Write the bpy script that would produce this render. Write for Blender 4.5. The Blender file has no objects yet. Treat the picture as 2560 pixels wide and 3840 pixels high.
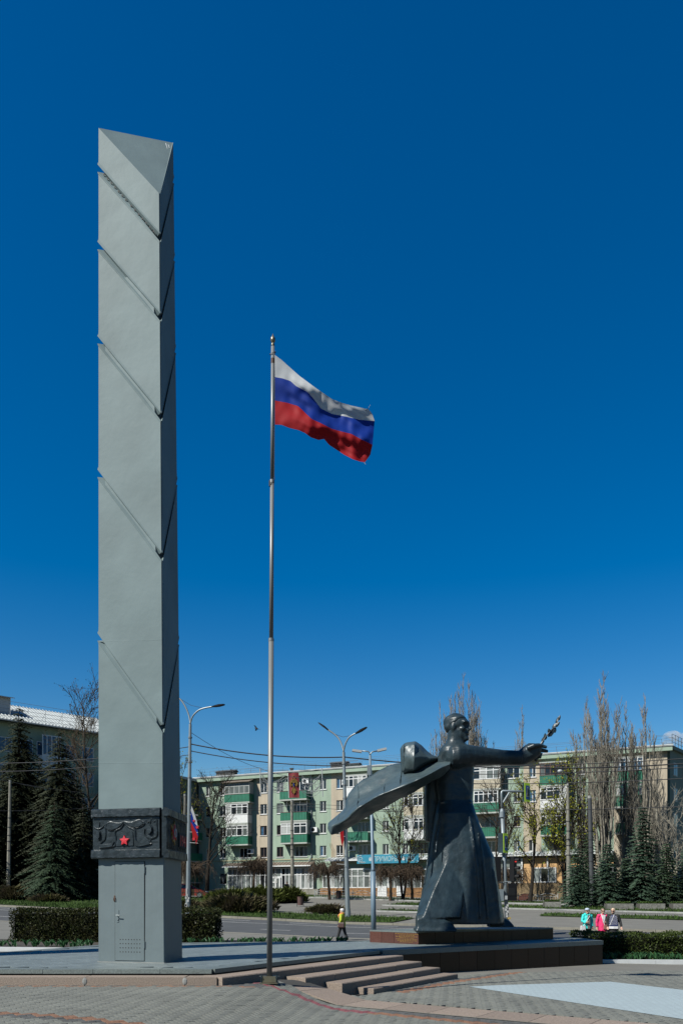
import bpy, bmesh, math, random
from mathutils import Vector, Matrix, noise
random.seed(7)
R = math.radians
scene = bpy.context.scene
col = scene.collection
# ------------------------------------------------------------------ camera
CAMZ = 1.42; F = 3000.0; CX = 1280.0; CY = 3370.0
cam_d = bpy.data.cameras.new('camera'); cam = bpy.data.objects.new('camera', cam_d); col.objects.link(cam)
cam.location = (0, 0, CAMZ); cam.rotation_euler = (R(90), 0, 0)
cam_d.sensor_fit = 'VERTICAL'; cam_d.sensor_height = 36.0; cam_d.sensor_width = 24.0
cam_d.lens = F / 3840 * 36.0; cam_d.shift_x = 0.0; cam_d.shift_y = (CY - 1920) / 3840
cam_d.clip_start = 0.5; cam_d.clip_end = 6000
scene.camera = cam
# ------------------------------------------------------------------ sky, sun, exposure
SUN_H = Vector((-0.80, -0.60, 0)).normalized()      # horizontal direction towards the sun
SUN_EL = R(45)
w = bpy.data.worlds.new('World'); scene.world = w; w.use_nodes = True
nt = w.node_tree; nt.nodes.clear()
sky = nt.nodes.new('ShaderNodeTexSky'); sky.sky_type = 'NISHITA'; sky.sun_disc = False
sky.sun_elevation = SUN_EL; sky.sun_rotation = math.atan2(SUN_H.x, SUN_H.y)
sky.altitude = 200; sky.air_density = 1.25; sky.dust_density = 0.0; sky.ozone_density = 4.0
hsv = nt.nodes.new('ShaderNodeHueSaturation'); hsv.inputs['Saturation'].default_value = 1.50; hsv.inputs['Hue'].default_value = 0.5055
bg = nt.nodes.new('ShaderNodeBackground'); bg.inputs['Strength'].default_value = 0.0505
wo = nt.nodes.new('ShaderNodeOutputWorld')
nt.links.new(sky.outputs[0], hsv.inputs['Color']); nt.links.new(hsv.outputs[0], bg.inputs[0]); nt.links.new(bg.outputs[0], wo.inputs[0])
sl = bpy.data.lights.new('sun', 'SUN'); sun = bpy.data.objects.new('sun', sl); col.objects.link(sun)
sl.energy = 5.0; sl.angle = R(0.53); sl.color = (1.0, 0.985, 0.91)
sd = Vector((SUN_H.x * math.cos(SUN_EL), SUN_H.y * math.cos(SUN_EL), math.sin(SUN_EL)))
sun.rotation_euler = sd.to_track_quat('Z', 'Y').to_euler(); sun.location = (-20, -10, 40)
scene.view_settings.view_transform = 'Standard'; scene.view_settings.look = 'None'
scene.view_settings.exposure = 0.95; scene.view_settings.gamma = 1.0
try: scene.view_settings.use_curve_mapping = False
except Exception: pass
# ------------------------------------------------------------------ helpers
def P(px, py, Y):
    return Vector(((px - CX) / F * Y, Y, CAMZ - (py - CY) / F * Y))
def tag(o, label=None, cat=None, group=None, kind=None):
    if label: o['label'] = label
    if cat: o['category'] = cat
    if group: o['group'] = group
    if kind: o['kind'] = kind
    return o
OFF = {}
def thing(name, loc, label, cat, group=None, rz=0.0):
    o = bpy.data.objects.new(name, None); o.empty_display_size = 0.3; col.objects.link(o)
    o.location = loc; o.rotation_euler = (0, 0, rz)
    OFF[o.name] = Vector(loc) if rz == 0 else None
    return tag(o, label, cat, group)
def link(name, me, parent=None, loc=None):
    o = bpy.data.objects.new(name, me); col.objects.link(o)
    if parent is not None:
        o.parent = parent; OFF[o.name] = OFF.get(parent.name)
    elif loc is not None: o.location = loc
    return o
def mats(ob, m):
    for x in (m if isinstance(m, (list, tuple)) else [m]): ob.data.materials.append(x)
class MB:
    def __init__(s): s.v = []; s.f = []; s.mi = []; s.cur = 0
    def add(s, vs, fs):
        b = len(s.v); s.v += [tuple(x) for x in vs]
        for f in fs: s.f.append(tuple(i + b for i in f)); s.mi.append(s.cur)
    def quad(s, a, b, c, d): s.add((a, b, c, d), ((0, 1, 2, 3),))
    def box(s, c, sz, ax=None, taper=1.0):
        c = Vector(c); hx, hy, hz = sz[0] / 2, sz[1] / 2, sz[2] / 2
        vs = []
        for z in (-1, 1):
            k = taper if z > 0 else 1.0
            for x, y in ((-1, -1), (1, -1), (1, 1), (-1, 1)):
                p = Vector((x * hx * k, y * hy * k, z * hz))
                if ax: p = ax @ p
                vs.append(c + p)
        s.add(vs, ((3, 2, 1, 0), (4, 5, 6, 7), (0, 1, 5, 4), (1, 2, 6, 5), (2, 3, 7, 6), (3, 0, 4, 7)))
    def b2(s, p0, p1):
        s.box([(p0[i] + p1[i]) / 2 for i in range(3)], [abs(p1[i] - p0[i]) for i in range(3)])
    def prism(s, poly, z0, z1):      # poly list of (x,y) ccw ; z0/z1 may be callables
        n = len(poly); g = lambda z, p: z(p[0], p[1]) if callable(z) else z
        vs = [(p[0], p[1], g(z0, p)) for p in poly] + [(p[0], p[1], g(z1, p)) for p in poly]
        fs = [tuple(range(n - 1, -1, -1)), tuple(range(n, 2 * n))]
        for i in range(n): j = (i + 1) % n; fs.append((i, j, n + j, n + i))
        s.add(vs, fs)
    def loft(s, rings, cap=True, closed=True):
        n = len(rings[0]); vs = [p for r in rings for p in r]; fs = []
        for k in range(len(rings) - 1):
            for i in range(n if closed else n - 1):
                j = (i + 1) % n
                fs.append((k * n + i, k * n + j, (k + 1) * n + j, (k + 1) * n + i))
        if cap and closed:
            fs.append(tuple(range(n - 1, -1, -1))); m = (len(rings) - 1) * n
            fs.append(tuple(range(m, m + n)))
        s.add(vs, fs)
    def tube(s, path, rad, n=6, cap=True):
        path = [Vector(p) for p in path]
        if not isinstance(rad, (list, tuple)): rad = [rad] * len(path)
        rings = []; up = None
        for i, p in enumerate(path):
            t = (path[min(i + 1, len(path) - 1)] - path[max(i - 1, 0)])
            if t.length < 1e-9: t = Vector((0, 0, 1))
            t.normalize()
            if up is None:
                up = Vector((0, 0, 1)) if abs(t.z) < 0.9 else Vector((0, 1, 0))
            a = t.cross(up)
            if a.length < 1e-4: a = t.cross(Vector((1, 0, 0)))
            a.normalize(); b = a.cross(t); b.normalize(); up = b
            rings.append([p + (a * math.cos(2 * math.pi * k / n) + b * math.sin(2 * math.pi * k / n)) * rad[i] for k in range(n)])
        s.loft(rings, cap)
    def ell(s, c, r, seg=12, rg=8, ax=None):
        c = Vector(c); rings = []
        for i in range(1, rg):
            th = math.pi * i / rg; ring = []
            for k in range(seg):
                ph = 2 * math.pi * k / seg
                p = Vector((r[0] * math.sin(th) * math.cos(ph), r[1] * math.sin(th) * math.sin(ph), -r[2] * math.cos(th)))
                if ax: p = ax @ p
                ring.append(c + p)
            rings.append(ring)
        b = len(s.v); s.loft(rings, False)
        zt = Vector((0, 0, r[2])); zt = ax @ zt if ax else zt
        m = len(s.v); s.v += [tuple(c - zt), tuple(c + zt)]
        for k in range(seg):
            j = (k + 1) % seg
            s.f.append((b + j, b + k, m)); s.mi.append(s.cur)
            e = b + (rg - 2) * seg
            s.f.append((e + k, e + j, m + 1)); s.mi.append(s.cur)
    def mesh(s, name, off=None):
        me = bpy.data.meshes.new(name)
        v = s.v if off is None else [(a - off[0], b - off[1], c - off[2]) for a, b, c in s.v]
        me.from_pydata(v, [], s.f)
        if any(s.mi): me.polygons.foreach_set('material_index', s.mi)
        return me
    def build(s, name, m, parent=None, loc=None, smooth=False):
        off = OFF.get(parent.name) if parent is not None else loc
        me = s.mesh(name, off)
        if smooth: me.polygons.foreach_set('use_smooth', [True] * len(me.polygons))
        me.update()
        o = link(name, me, parent, loc); mats(o, m); return o
def remeshed(mb, name, m, voxel, parent=None, loc=None, smooth_it=0, smooth=True):
    o = mb.build(name, m, parent, loc)
    md = o.modifiers.new('r', 'REMESH'); md.mode = 'VOXEL'; md.voxel_size = voxel; md.use_smooth_shade = smooth
    if smooth_it:
        sm = o.modifiers.new('s', 'SMOOTH'); sm.iterations = smooth_it; sm.factor = 0.5
    dg = bpy.context.evaluated_depsgraph_get(); dg.update()
    me = bpy.data.meshes.new_from_object(o.evaluated_get(dg))
    o.modifiers.clear(); old = o.data; o.data = me; bpy.data.meshes.remove(old); me.name = name
    if not me.materials: mats(o, m)
    me.polygons.foreach_set('use_smooth', [smooth] * len(me.polygons))
    return o
def rotz(a): return Matrix.Rotation(a, 3, 'Z')
def axes(x, y=None):
    x = Vector(x).normalized(); z = Vector((0, 0, 1)); y = z.cross(x).normalized(); z = x.cross(y)
    return Matrix((x, y, z)).transposed()
def lerp_tab(tab, x):
    if x <= tab[0][0]: return tab[0][1]
    for (a, p), (b, q) in zip(tab, tab[1:]):
        if x <= b: return p + (q - p) * (x - a) / (b - a)
    return tab[-1][1]
def clamp(x, a=0.0, b=1.0): return max(a, min(b, x))
def sm(x): x = clamp(x); return x * x * (3 - 2 * x)
def inside(p, poly):
    x, y = p[0], p[1]; c = False; j = len(poly) - 1
    for i in range(len(poly)):
        xi, yi = poly[i][0], poly[i][1]; xj, yj = poly[j][0], poly[j][1]
        if (yi > y) != (yj > y) and x < (xj - xi) * (y - yi) / (yj - yi) + xi: c = not c
        j = i
    return c
def dup(root, loc, label=None, rz=None, scale=None):
    r = root.copy(); col.objects.link(r); r.location = loc
    if rz is not None: r.rotation_euler = (0, 0, rz)
    if scale: r.scale = (scale,) * 3
    if label: r['label'] = label
    for ch in list(root.children):
        c = ch.copy(); col.objects.link(c); c.parent = r
        for g in list(ch.children):
            d = g.copy(); col.objects.link(d); d.parent = c
    return r
# ------------------------------------------------------------------ materials
ALB = 0.44
def mat(name, c, rough=0.7, metal=0.0, var=0.0, scale=3.0, bump=0.0, bscale=20.0, c2=None, spec=0.5, objvar=0.0, stretch=None, detail=6.0, trans=0.0, bdist=0.02, coat=0.0):
    c = tuple(x * ALB for x in c); c2 = tuple(x * ALB for x in c2) if c2 else None
    m = bpy.data.materials.new(name); m.use_nodes = True; t = m.node_tree; N = t.nodes; L = t.links
    b = N['Principled BSDF']; b.inputs['Roughness'].default_value = rough; b.inputs['Metallic'].default_value = metal
    b.inputs['Specular IOR Level'].default_value = spec
    if coat: b.inputs['Coat Weight'].default_value = coat
    b.inputs['Base Color'].default_value = (*c, 1)
    tc = N.new('ShaderNodeTexCoord'); src = tc.outputs['Object']
    geo = N.new('ShaderNodeNewGeometry'); src = geo.outputs['Position']
    if stretch:
        mp = N.new('ShaderNodeMapping'); mp.inputs['Scale'].default_value = stretch; L.new(src, mp.inputs['Vector']); src = mp.outputs[0]
    cs = None
    if var or c2:
        n = N.new('ShaderNodeTexNoise'); n.inputs['Scale'].default_value = scale; n.inputs['Detail'].default_value = detail; n.inputs['Roughness'].default_value = 0.62
        L.new(src, n.inputs['Vector'])
        r = N.new('ShaderNodeValToRGB')
        lo = c2 if c2 else tuple(max(0, x * (1 - var)) for x in c); hi = c if c2 else tuple(min(1, x * (1 + var)) for x in c)
        r.color_ramp.elements[0].position = 0.35; r.color_ramp.elements[1].position = 0.65
        r.color_ramp.elements[0].color = (*lo, 1); r.color_ramp.elements[1].color = (*hi, 1)
        L.new(n.outputs['Fac'], r.inputs['Fac']); cs = r.outputs['Color']
    if objvar:
        oi = N.new('ShaderNodeObjectInfo'); mr = N.new('ShaderNodeMapRange')
        mr.inputs['To Min'].default_value = 1 - objvar; mr.inputs['To Max'].default_value = 1 + objvar
        L.new(oi.outputs['Random'], mr.inputs['Value'])
        mx = N.new('ShaderNodeVectorMath'); mx.operation = 'SCALE'
        if cs is not None: L.new(cs, mx.inputs[0])
        else: mx.inputs[0].default_value = c
        L.new(mr.outputs[0], mx.inputs['Scale']); cs = mx.outputs[0]
    if cs is not None: L.new(cs, b.inputs['Base Color'])
    if bump:
        n2 = N.new('ShaderNodeTexNoise'); n2.inputs['Scale'].default_value = bscale; n2.inputs['Detail'].default_value = 5
        L.new(src, n2.inputs['Vector'])
        bp = N.new('ShaderNodeBump'); bp.inputs['Strength'].default_value = bump; bp.inputs['Distance'].default_value = bdist
        L.new(n2.outputs['Fac'], bp.inputs['Height']); L.new(bp.outputs[0], b.inputs['Normal'])
    if trans:
        out = [x for x in N if x.type == 'OUTPUT_MATERIAL'][0]
        tr = N.new('ShaderNodeBsdfTranslucent'); mixs = N.new('ShaderNodeMixShader'); mixs.inputs[0].default_value = trans
        if cs is not None: L.new(cs, tr.inputs[0])
        else: tr.inputs[0].default_value = (*c, 1)
        L.new(b.outputs[0], mixs.inputs[1]); L.new(tr.outputs[0], mixs.inputs[2]); L.new(mixs.outputs[0], out.inputs['Surface'])
    return m
def streaks(m, amount=0.2, scale=1.5, zs=0.12, dark=(0.5, 0.5, 0.5)):
    """vertical rain streaks multiplied over a material's base colour"""
    t = m.node_tree; N = t.nodes; L = t.links; b = N['Principled BSDF']
    geo = N.new('ShaderNodeNewGeometry'); mp = N.new('ShaderNodeMapping'); mp.inputs['Scale'].default_value = (scale, scale, scale * zs)
    n = N.new('ShaderNodeTexNoise'); n.inputs['Scale'].default_value = 4; n.inputs['Detail'].default_value = 6
    L.new(geo.outputs['Position'], mp.inputs['Vector']); L.new(mp.outputs[0], n.inputs['Vector'])
    mr = N.new('ShaderNodeMapRange'); mr.inputs['From Min'].default_value = 0.45; mr.inputs['From Max'].default_value = 0.7
    mr.inputs['To Min'].default_value = 0; mr.inputs['To Max'].default_value = amount; L.new(n.outputs['Fac'], mr.inputs['Value'])
    mx = N.new('ShaderNodeMix'); mx.data_type = 'RGBA'; mx.blend_type = 'MULTIPLY'
    s = b.inputs['Base Color']
    if s.is_linked: L.new(s.links[0].from_socket, mx.inputs['A'])
    else: mx.inputs['A'].default_value = s.default_value
    mx.inputs['B'].default_value = (*dark, 1); L.new(mr.outputs[0], mx.inputs['Factor']); L.new(mx.outputs['Result'], s)
    return m
M = {}
def defm(k, *a, **kw): M[k] = mat(k, *a, **kw); return M[k]
defm('obelisk', (.225, .298, .308), rough=.62, metal=.0, spec=.15, var=.09, scale=.7, bump=.34, bscale=.6, bdist=.12, detail=2)
defm('obelisk_base', (.185, .238, .252), rough=.5, metal=.1, var=.05, scale=2, bump=.2, bscale=2.5, bdist=.03); streaks(M['obelisk_base'], .10, 3.0, .05)
defm('dark', (.008, .009, .010), rough=.8)
defm('rust', (.09, .04, .02), rough=.8, var=.4)
defm('cast', (.032, .046, .055), rough=.36, metal=.15, var=.25, scale=6, bump=.5, bscale=6, bdist=.05, spec=.3)
defm('bronze', (.032, .054, .066), rough=.40, metal=.0, spec=.30, var=.25, scale=2.5, bump=.6, bscale=3.2, bdist=.07); streaks(M['bronze'], .5, 1.5, .08)  # same metal as the cape; some of the body's shade is in its colour
defm('cape', (.070, .108, .118), rough=.42, metal=.0, spec=.5, var=.15, scale=1.6, bump=.45, bscale=2.2, bdist=.12); streaks(M['cape'], .35, 1.2, .15)
defm('star_red', (.85, .03, .05), rough=.4, var=.12, bump=.2, bscale=15)
defm('gold', (.42, .25, .05), rough=.4, metal=.4, var=.2)
defm('steel', (.24, .255, .255), rough=.45, metal=.15, var=.08, scale=3, stretch=(2, 2, .3))
defm('brass', (.32, .29, .20), rough=.4, metal=.7, var=.2)
defm('granite_grey', (.19, .225, .215), rough=.5, var=.28, scale=35, bump=.1, bscale=80, objvar=.10)
defm('granite_tile', (.215, .255, .255), rough=.5, var=.14, scale=2.5, c2=None, bump=.06, bscale=60, objvar=.07)
defm('granite_pink', (.33, .255, .20), rough=.75, var=.32, scale=45, bump=.4, bscale=60, objvar=.10)
defm('granite_red', (.125, .050, .038), rough=.22, var=.45, scale=60, objvar=.12)
defm('granite_dark', (.050, .022, .015), spec=.22, rough=.3, var=.5, scale=50, objvar=.25)  # red granite copy, darkened for the faces turned from the sun
defm('cement', (.36, .36, .34), rough=.9, var=.2)
defm('mortar', (.10, .095, .085), rough=.95)
defm('paver', (.200, .205, .178), rough=.85, var=.14, scale=1.2, bump=.2, bscale=60, objvar=.07)
defm('paver_red', (.27, .13, .07), rough=.85, var=.2, scale=2, bump=.2, bscale=60, objvar=.1)
defm('paver_dark', (.105, .105, .10), rough=.85, var=.15, scale=2, bump=.2, bscale=60, objvar=.1)
defm('paint_red', (.26, .07, .08), rough=.8, var=.2, scale=8)
defm('joint', (.045, .042, .036), rough=.95, var=.2)
defm('asphalt', (.075, .078, .082), rough=.85, var=.16, scale=1.2, bump=.1, bscale=60); 
defm('asphalt_light', (.20, .19, .165), rough=.9, var=.12, scale=.7, bump=.1, bscale=40)
defm('kerb', (.27, .25, .20), rough=.85, var=.15, scale=4, bump=.15, bscale=30, objvar=.06)
defm('kerb_white', (.72, .74, .74), rough=.75, var=.08, scale=4)
defm('kerb_far', (.42, .42, .40), rough=.85, var=.2, scale=3)
defm('road_paint', (.62, .62, .60), rough=.75, var=.18, scale=5)
defm('soil', (.05, .04, .028), rough=.95, var=.3, scale=3)
defm('turf', spec=.12, c=(.045, .075, .02), rough=.95, var=.35, scale=1.5)
defm('grass', spec=.12, c=(.075, .135, .03), rough=.8, var=.3, scale=1.0, trans=.25)
defm('tulip', spec=.12, c=(.07, .19, .075), rough=.5, var=.35, scale=8, trans=.25)
defm('hedge', spec=.12, c=(.050, .070, .022), rough=.45, var=.5, scale=3.0, c2=(.058, .055, .018), trans=.2)
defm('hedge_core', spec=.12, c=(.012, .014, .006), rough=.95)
defm('hedge2', spec=.12, c=(.070, .100, .022), rough=.45, var=.5, scale=4.0, trans=.2)
defm('juniper', spec=.12, c=(.11, .11, .035), rough=.8, scale=1.1, c2=(.13, .10, .07), trans=.2)
defm('juniper2', spec=.12, c=(.115, .14, .03), rough=.8, var=.35, scale=1.0, trans=.2)
defm('spruce', spec=.12, c=(.045, .075, .040), rough=.7, var=.4, scale=1.2, trans=.1)
defm('spruce2', spec=.12, c=(.055, .095, .060), rough=.7, var=.35, scale=1.2, trans=.1)
defm('spruce_dark', spec=.12, c=(.055, .062, .030), rough=.7, scale=.7, c2=(.026, .038, .022), trans=.1)
defm('bark', spec=.12, c=(.085, .070, .052), rough=.9, var=.35, scale=6)
defm('bark_dark', spec=.12, c=(.040, .034, .028), rough=.9, var=.3, scale=6)
defm('bark_pale', spec=.12, c=(.34, .31, .25), rough=.9, var=.35, scale=4)
defm('twig_pale', spec=.1, c=(.25, .225, .185), rough=.9, var=.3, scale=4)
defm('bark_weep', spec=.12, c=(.105, .075, .052), rough=.9, var=.3, scale=6)
defm('young_leaf', spec=.12, c=(.45, .46, .04), rough=.6, var=.3, trans=.4)
defm('bud', spec=.12, c=(.10, .085, .03), rough=.7, var=.3)
defm('wall_green', (.40, .52, .40), rough=.9, var=.05, scale=.8, bump=.08, bscale=30); streaks(M['wall_green'], .22, .6, .1)
defm('wall_beige', (.62, .53, .40), rough=.9, var=.05, scale=.8, bump=.08, bscale=30); streaks(M['wall_beige'], .22, .6, .1)
defm('wall_shade', (.20, .28, .23), rough=.9, var=.08, scale=.8)  # wall green copy, shade of the turned-away sides put into its colour
defm('white', (.92, .93, .92), rough=.55, var=.05)
defm('white_dim', (.50, .52, .50), rough=.6, var=.08)
defm('siding', (.70, .62, .46), rough=.8, var=.1)
defm('bal_green', (.006, .20, .11), rough=.5, var=.15, scale=2)
defm('slab_edge', (.55, .58, .53), rough=.9, var=.1)
defm('glass', (.018, .022, .026), rough=.08, spec=.5)
defm('glass_curtain', (.16, .18, .17), rough=.25, spec=.5, var=.5, scale=3, stretch=(3, 3, .2))
defm('glass_shop', (.24, .27, .26), rough=.15, spec=.5, var=.45, scale=1.0)
defm('glass_blue', (.06, .14, .24), rough=.2, spec=.5, var=.4, scale=3)
defm('curtain_red', (.22, .03, .03), rough=.6)
defm('roof_metal', (.58, .62, .62), rough=.5, var=.1, scale=1)
defm('roof_dark', (.05, .05, .05), rough=.8, var=.3)
defm('rail_grey', (.25, .27, .28), rough=.5, metal=.4)
defm('awning_brown', (.22, .17, .13), rough=.8, var=.2)
defm('sign_blue', (.008, .30, .46), rough=.5, var=.10, scale=3)
defm('sign_white', (.70, .74, .74), rough=.5)
defm('sign_text', (.42, .66, .72), rough=.5)
defm('brick', (.48, .25, .10), rough=.9, var=.25, scale=3, objvar=.05)
defm('brick_tan', (.36, .26, .14), rough=.9, var=.25, scale=3)
defm('tan_panel', (.80, .48, .21), rough=.8, var=.1)
defm('pipe_yellow', (.50, .36, .10), rough=.6)
defm('concrete', (.30, .285, .235), rough=.9, var=.22, scale=4, bump=.15, bscale=20); streaks(M['concrete'], .4, 2, .1)
defm('pole_grey', (.33, .38, .40), rough=.42, metal=.35, var=.08)
defm('pole_blue', (.17, .26, .34), rough=.5, var=.06)
defm('pole_dark', (.06, .065, .07), rough=.6, var=.1)
defm('lamp_black', (.010, .011, .013), spec=.12, rough=.6)
defm('lamp_grey', (.52, .54, .54), rough=.5)
defm('lime', (.42, .66, .03), rough=.5)
defm('sign_navy', (.01, .07, .26), rough=.4)
defm('signal_red', (.55, .02, .03), rough=.3)
_e = M['signal_red'].node_tree.nodes['Principled BSDF']; _e.inputs['Emission Color'].default_value = (.9, .02, .02, 1); _e.inputs['Emission Strength'].default_value = .35      # the lit lamp
defm('lens_dark', (.02, .02, .022), spec=.2, rough=.3)
defm('bin_brown', (.10, .045, .035), rough=.7, var=.3)
defm('flag_white', (.92, .94, .95), rough=.7, spec=.2, trans=.38)
defm('flag_blue', (.004, .055, .46), rough=.65, spec=.2, trans=.38)
defm('flag_red', (.66, .014, .022), rough=.65, spec=.2, trans=.38)
defm('car_red', (.30, .006, .012), rough=.25, coat=.6)
defm('tyre', (.012, .012, .012), rough=.8)
defm('chrome', (.5, .5, .5), rough=.25, metal=.8)
defm('skin', (.80, .46, .33), rough=.6)
defm('hair', (.20, .15, .10), rough=.7, var=.3, scale=30)
defm('hair_blond', (.85, .62, .42), rough=.7, var=.3, scale=30)
defm('cloth_lime', (.60, .70, .03), rough=.8, var=.12, scale=8, bump=.4, bscale=12, bdist=.03)
defm('cloth_black', (.012, .012, .014), rough=.85, bump=.3, bscale=12)
defm('cloth_teal', (.03, .85, .78), rough=.7, var=.12, scale=8, bump=.5, bscale=14, bdist=.03)
defm('cloth_pink', (.95, .015, .17), rough=.7, var=.15, scale=8, bump=.4, bscale=12, bdist=.03)
defm('cloth_grey', (.25, .22, .21), rough=.9)
defm('cloth_white', (.95, .93, .93), rough=.8, var=.1)
defm('cloth_navy', (.012, .025, .13), rough=.8)
defm('denim', (.12, .26, .55), rough=.85, var=.2, scale=10)
defm('leather', (.075, .028, .020), rough=.5)
defm('bag_brown', (.42, .18, .14), rough=.6)
defm('scarf', (.95, .5, .05), rough=.8, c2=(.8, .05, .08), scale=9)
defm('hat_grey', (.6, .7, .85), rough=.8)
defm('sunglass', (.008, .008, .008), rough=.2)
defm('stone', (.33, .32, .28), rough=.9, var=.25, scale=5, objvar=.12)
defm('wire', (.03, .03, .032), rough=.6)
defm('wire_pale', (.30, .32, .33), rough=.6)
defm('banner_red', (.30, .012, .02), rough=.7, trans=.1)
defm('cloud', (.8, .8, .8), rough=1.0)
defm('paper', (.6, .6, .58), rough=.8, var=.15, scale=12)
defm('tar', (.018, .019, .021), rough=.9, var=.2)
# ================================================================== terrain heights
TY = [10, 22, 30, 41, 54, 70, 95, 160, 400]
TX = [-40, -12, 0, 12, 40]
TZ = [[-.3, -.3, -.7, -.9, -1.0], [.05, -.12, -.66, -.90, -.95], [.12, -.15, -.66, -.86, -.88], [.0, -.43, -.60, -.60, -.62],
      [.29, -.11, -.29, -.25, -.22], [1.0, .55, .50, .50, .52], [2.2, 1.9, 1.75, 1.55, 1.5], [4, 3.8, 3.4, 3.0, 3.0], [5, 5, 5, 5, 5]]
def T(x, y):
    x = clamp(x, -40, 40); y = clamp(y, 10, 400)
    i = max(k for k in range(len(TY) - 1) if TY[k] <= y or k == 0); j = max(k for k in range(len(TX) - 1) if TX[k] <= x or k == 0)
    a = (y - TY[i]) / (TY[i + 1] - TY[i]); b = (x - TX[j]) / (TX[j + 1] - TX[j])
    return (TZ[i][j] * (1 - b) + TZ[i][j + 1] * b) * (1 - a) + (TZ[i + 1][j] * (1 - b) + TZ[i + 1][j + 1] * b) * a
def TG(px, py, dz=0.0):
    """where the ground lies behind a point of the view"""
    lo, hi = 20.0, 300.0
    for _ in range(50):
        y = (lo + hi) / 2; p = P(px, py, y)
        if p.z > T(p.x, p.y) + dz: lo = y
        else: hi = y
    return P(px, py, lo)
def TB(px, Y, dz=0.0):
    x = (px - CX) / F * Y; return Vector((x, Y, T(x, Y) + dz))
def NM(x, y): return .83 * x - .55 * y, .55 * x + .83 * y
def XY(n, m): return .83 * n + .55 * m, -.55 * n + .83 * m       # (.83,.55) is very nearly a unit vector
def GP(x, y):
    n, m = NM(x, y)
    s = max(sm((n + 10.3) / (1.5 + .8 * max(0, 13.2 - m))), sm((m - 13.5) / .9) if n > -11.2 else 0)
    return -.27 - .39 * s - .022 * max(0, m - 18) * s
# ------------------------------------------------------------------ ground sheet
mb = MB()
xs = [-1500, -600, -250, -120] + [-80 + 4 * i for i in range(41)] + [120, 250, 600, 1500]
ys = [-400, -100, -20, 4, 9, 14, 18, 22, 26, 30] + [34 + 4 * i for i in range(26)] + [160, 220, 300, 400, 800, 1600, 3000]
vs = [(x, y, (T(x, y) if y > 24 else min(T(x, y), -1.0) - .25) - .30) for y in ys for x in xs]
n = len(xs)
mb.add(vs, [(j * n + i, j * n + i + 1, (j + 1) * n + i + 1, (j + 1) * n + i) for j in range(len(ys) - 1) for i in range(n - 1)])
ground = tag(mb.build('ground', M['soil'], smooth=True), kind='structure')
# ------------------------------------------------------------------ road coordinates: a along (to the right), b away
EA = Vector((.899, -.438)); EB = Vector((.438, .899)); K1 = Vector((-.25, 54))
def AB(a, b): p = K1 + EA * a + EB * b; return p.x, p.y
def sheet(name, a0, a1, b0, b1, dz, m, step=2.0, kind='structure', da=0.0):
    na = max(1, int((a1 - a0) / step)); nb = max(1, int((b1 - b0) / step)); mb = MB(); vs = []
    for j in range(nb + 1):
        for i in range(na + 1):
            b = b0 + (b1 - b0) * j / nb; a = a0 + (a1 - a0) * i / na + da * (b - b0); x, y = AB(a, b); vs.append((x, y, T(x, y) + dz))
    k = na + 1
    mb.add(vs, [(j * k + i, j * k + i + 1, (j + 1) * k + i + 1, (j + 1) * k + i) for j in range(nb) for i in range(na)])
    o = mb.build(name, m, smooth=True)
    if kind: tag(o, kind=kind)
    return o
road = sheet('road', -120, 70, -11.5, 0, 0, M['asphalt'])
sheet('near_pavement', -120, 70, -30, -11.5, .0, M['asphalt_light'])
sheet('far_pavement', -140, 90, .3, 60, .10, M['asphalt_light'])
mk = MB()
def line(a0, a1, b, wd=.13):
    n_ = max(1, int((a1 - a0) / 2))
    for i in range(n_):
        q = []
        for (aa, bb) in ((a0 + (a1 - a0) * i / n_, b), (a0 + (a1 - a0) * (i + 1) / n_, b), (a0 + (a1 - a0) * (i + 1) / n_, b + wd), (a0 + (a1 - a0) * i / n_, b + wd)):
            x, y = AB(aa, bb); q.append((x, y, T(x, y) + .012))
        mk.quad(*q)
line(-100, 60, -3.1, .18)
for i in range(26): line(-80 + i * 5.5, -77.6 + i * 5.5, -1.4, .14); line(-78 + i * 5.5, -76 + i * 5.5, -8.3, .16)
ob = mk.build('lane_marking', M['road_paint'], road); 
# worn lighter gutter strip beside the near pavement
sheet('gutter', -120, 70, -11.9, -11.3, .008, M['kerb'])
# far kerb, stone by stone where it shows
kroot = tag(MB().build('kerb', M['kerb']), kind='structure')
def kerb_run(name, root, a0, a1, b, L, h, wd, m, z0=-.02):
    st = []
    k = int((a1 - a0) / L)
    for i in range(k):
        aa = a0 + i * L; x, y = AB(aa + L / 2, b); x0, y0 = AB(aa, b); x1, y1 = AB(aa + L, b)
        mb = MB(); tz = (T(x1, y1) - T(x0, y0)) / L
        ax = Matrix((Vector((EA.x, EA.y, tz)).normalized(), Vector((EB.x, EB.y, 0)).normalized(), Vector((0, 0, 1)))).transposed()
        mb.box((x, y, T(x, y) + z0 + h / 2), (L - .02, wd, h), ax); st.append(mb.build(name, m, root))
    return st
kerb_run('kerb_stone', kroot, -70, 34, .15, 2.0, .17, .3, M['kerb'])
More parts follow.
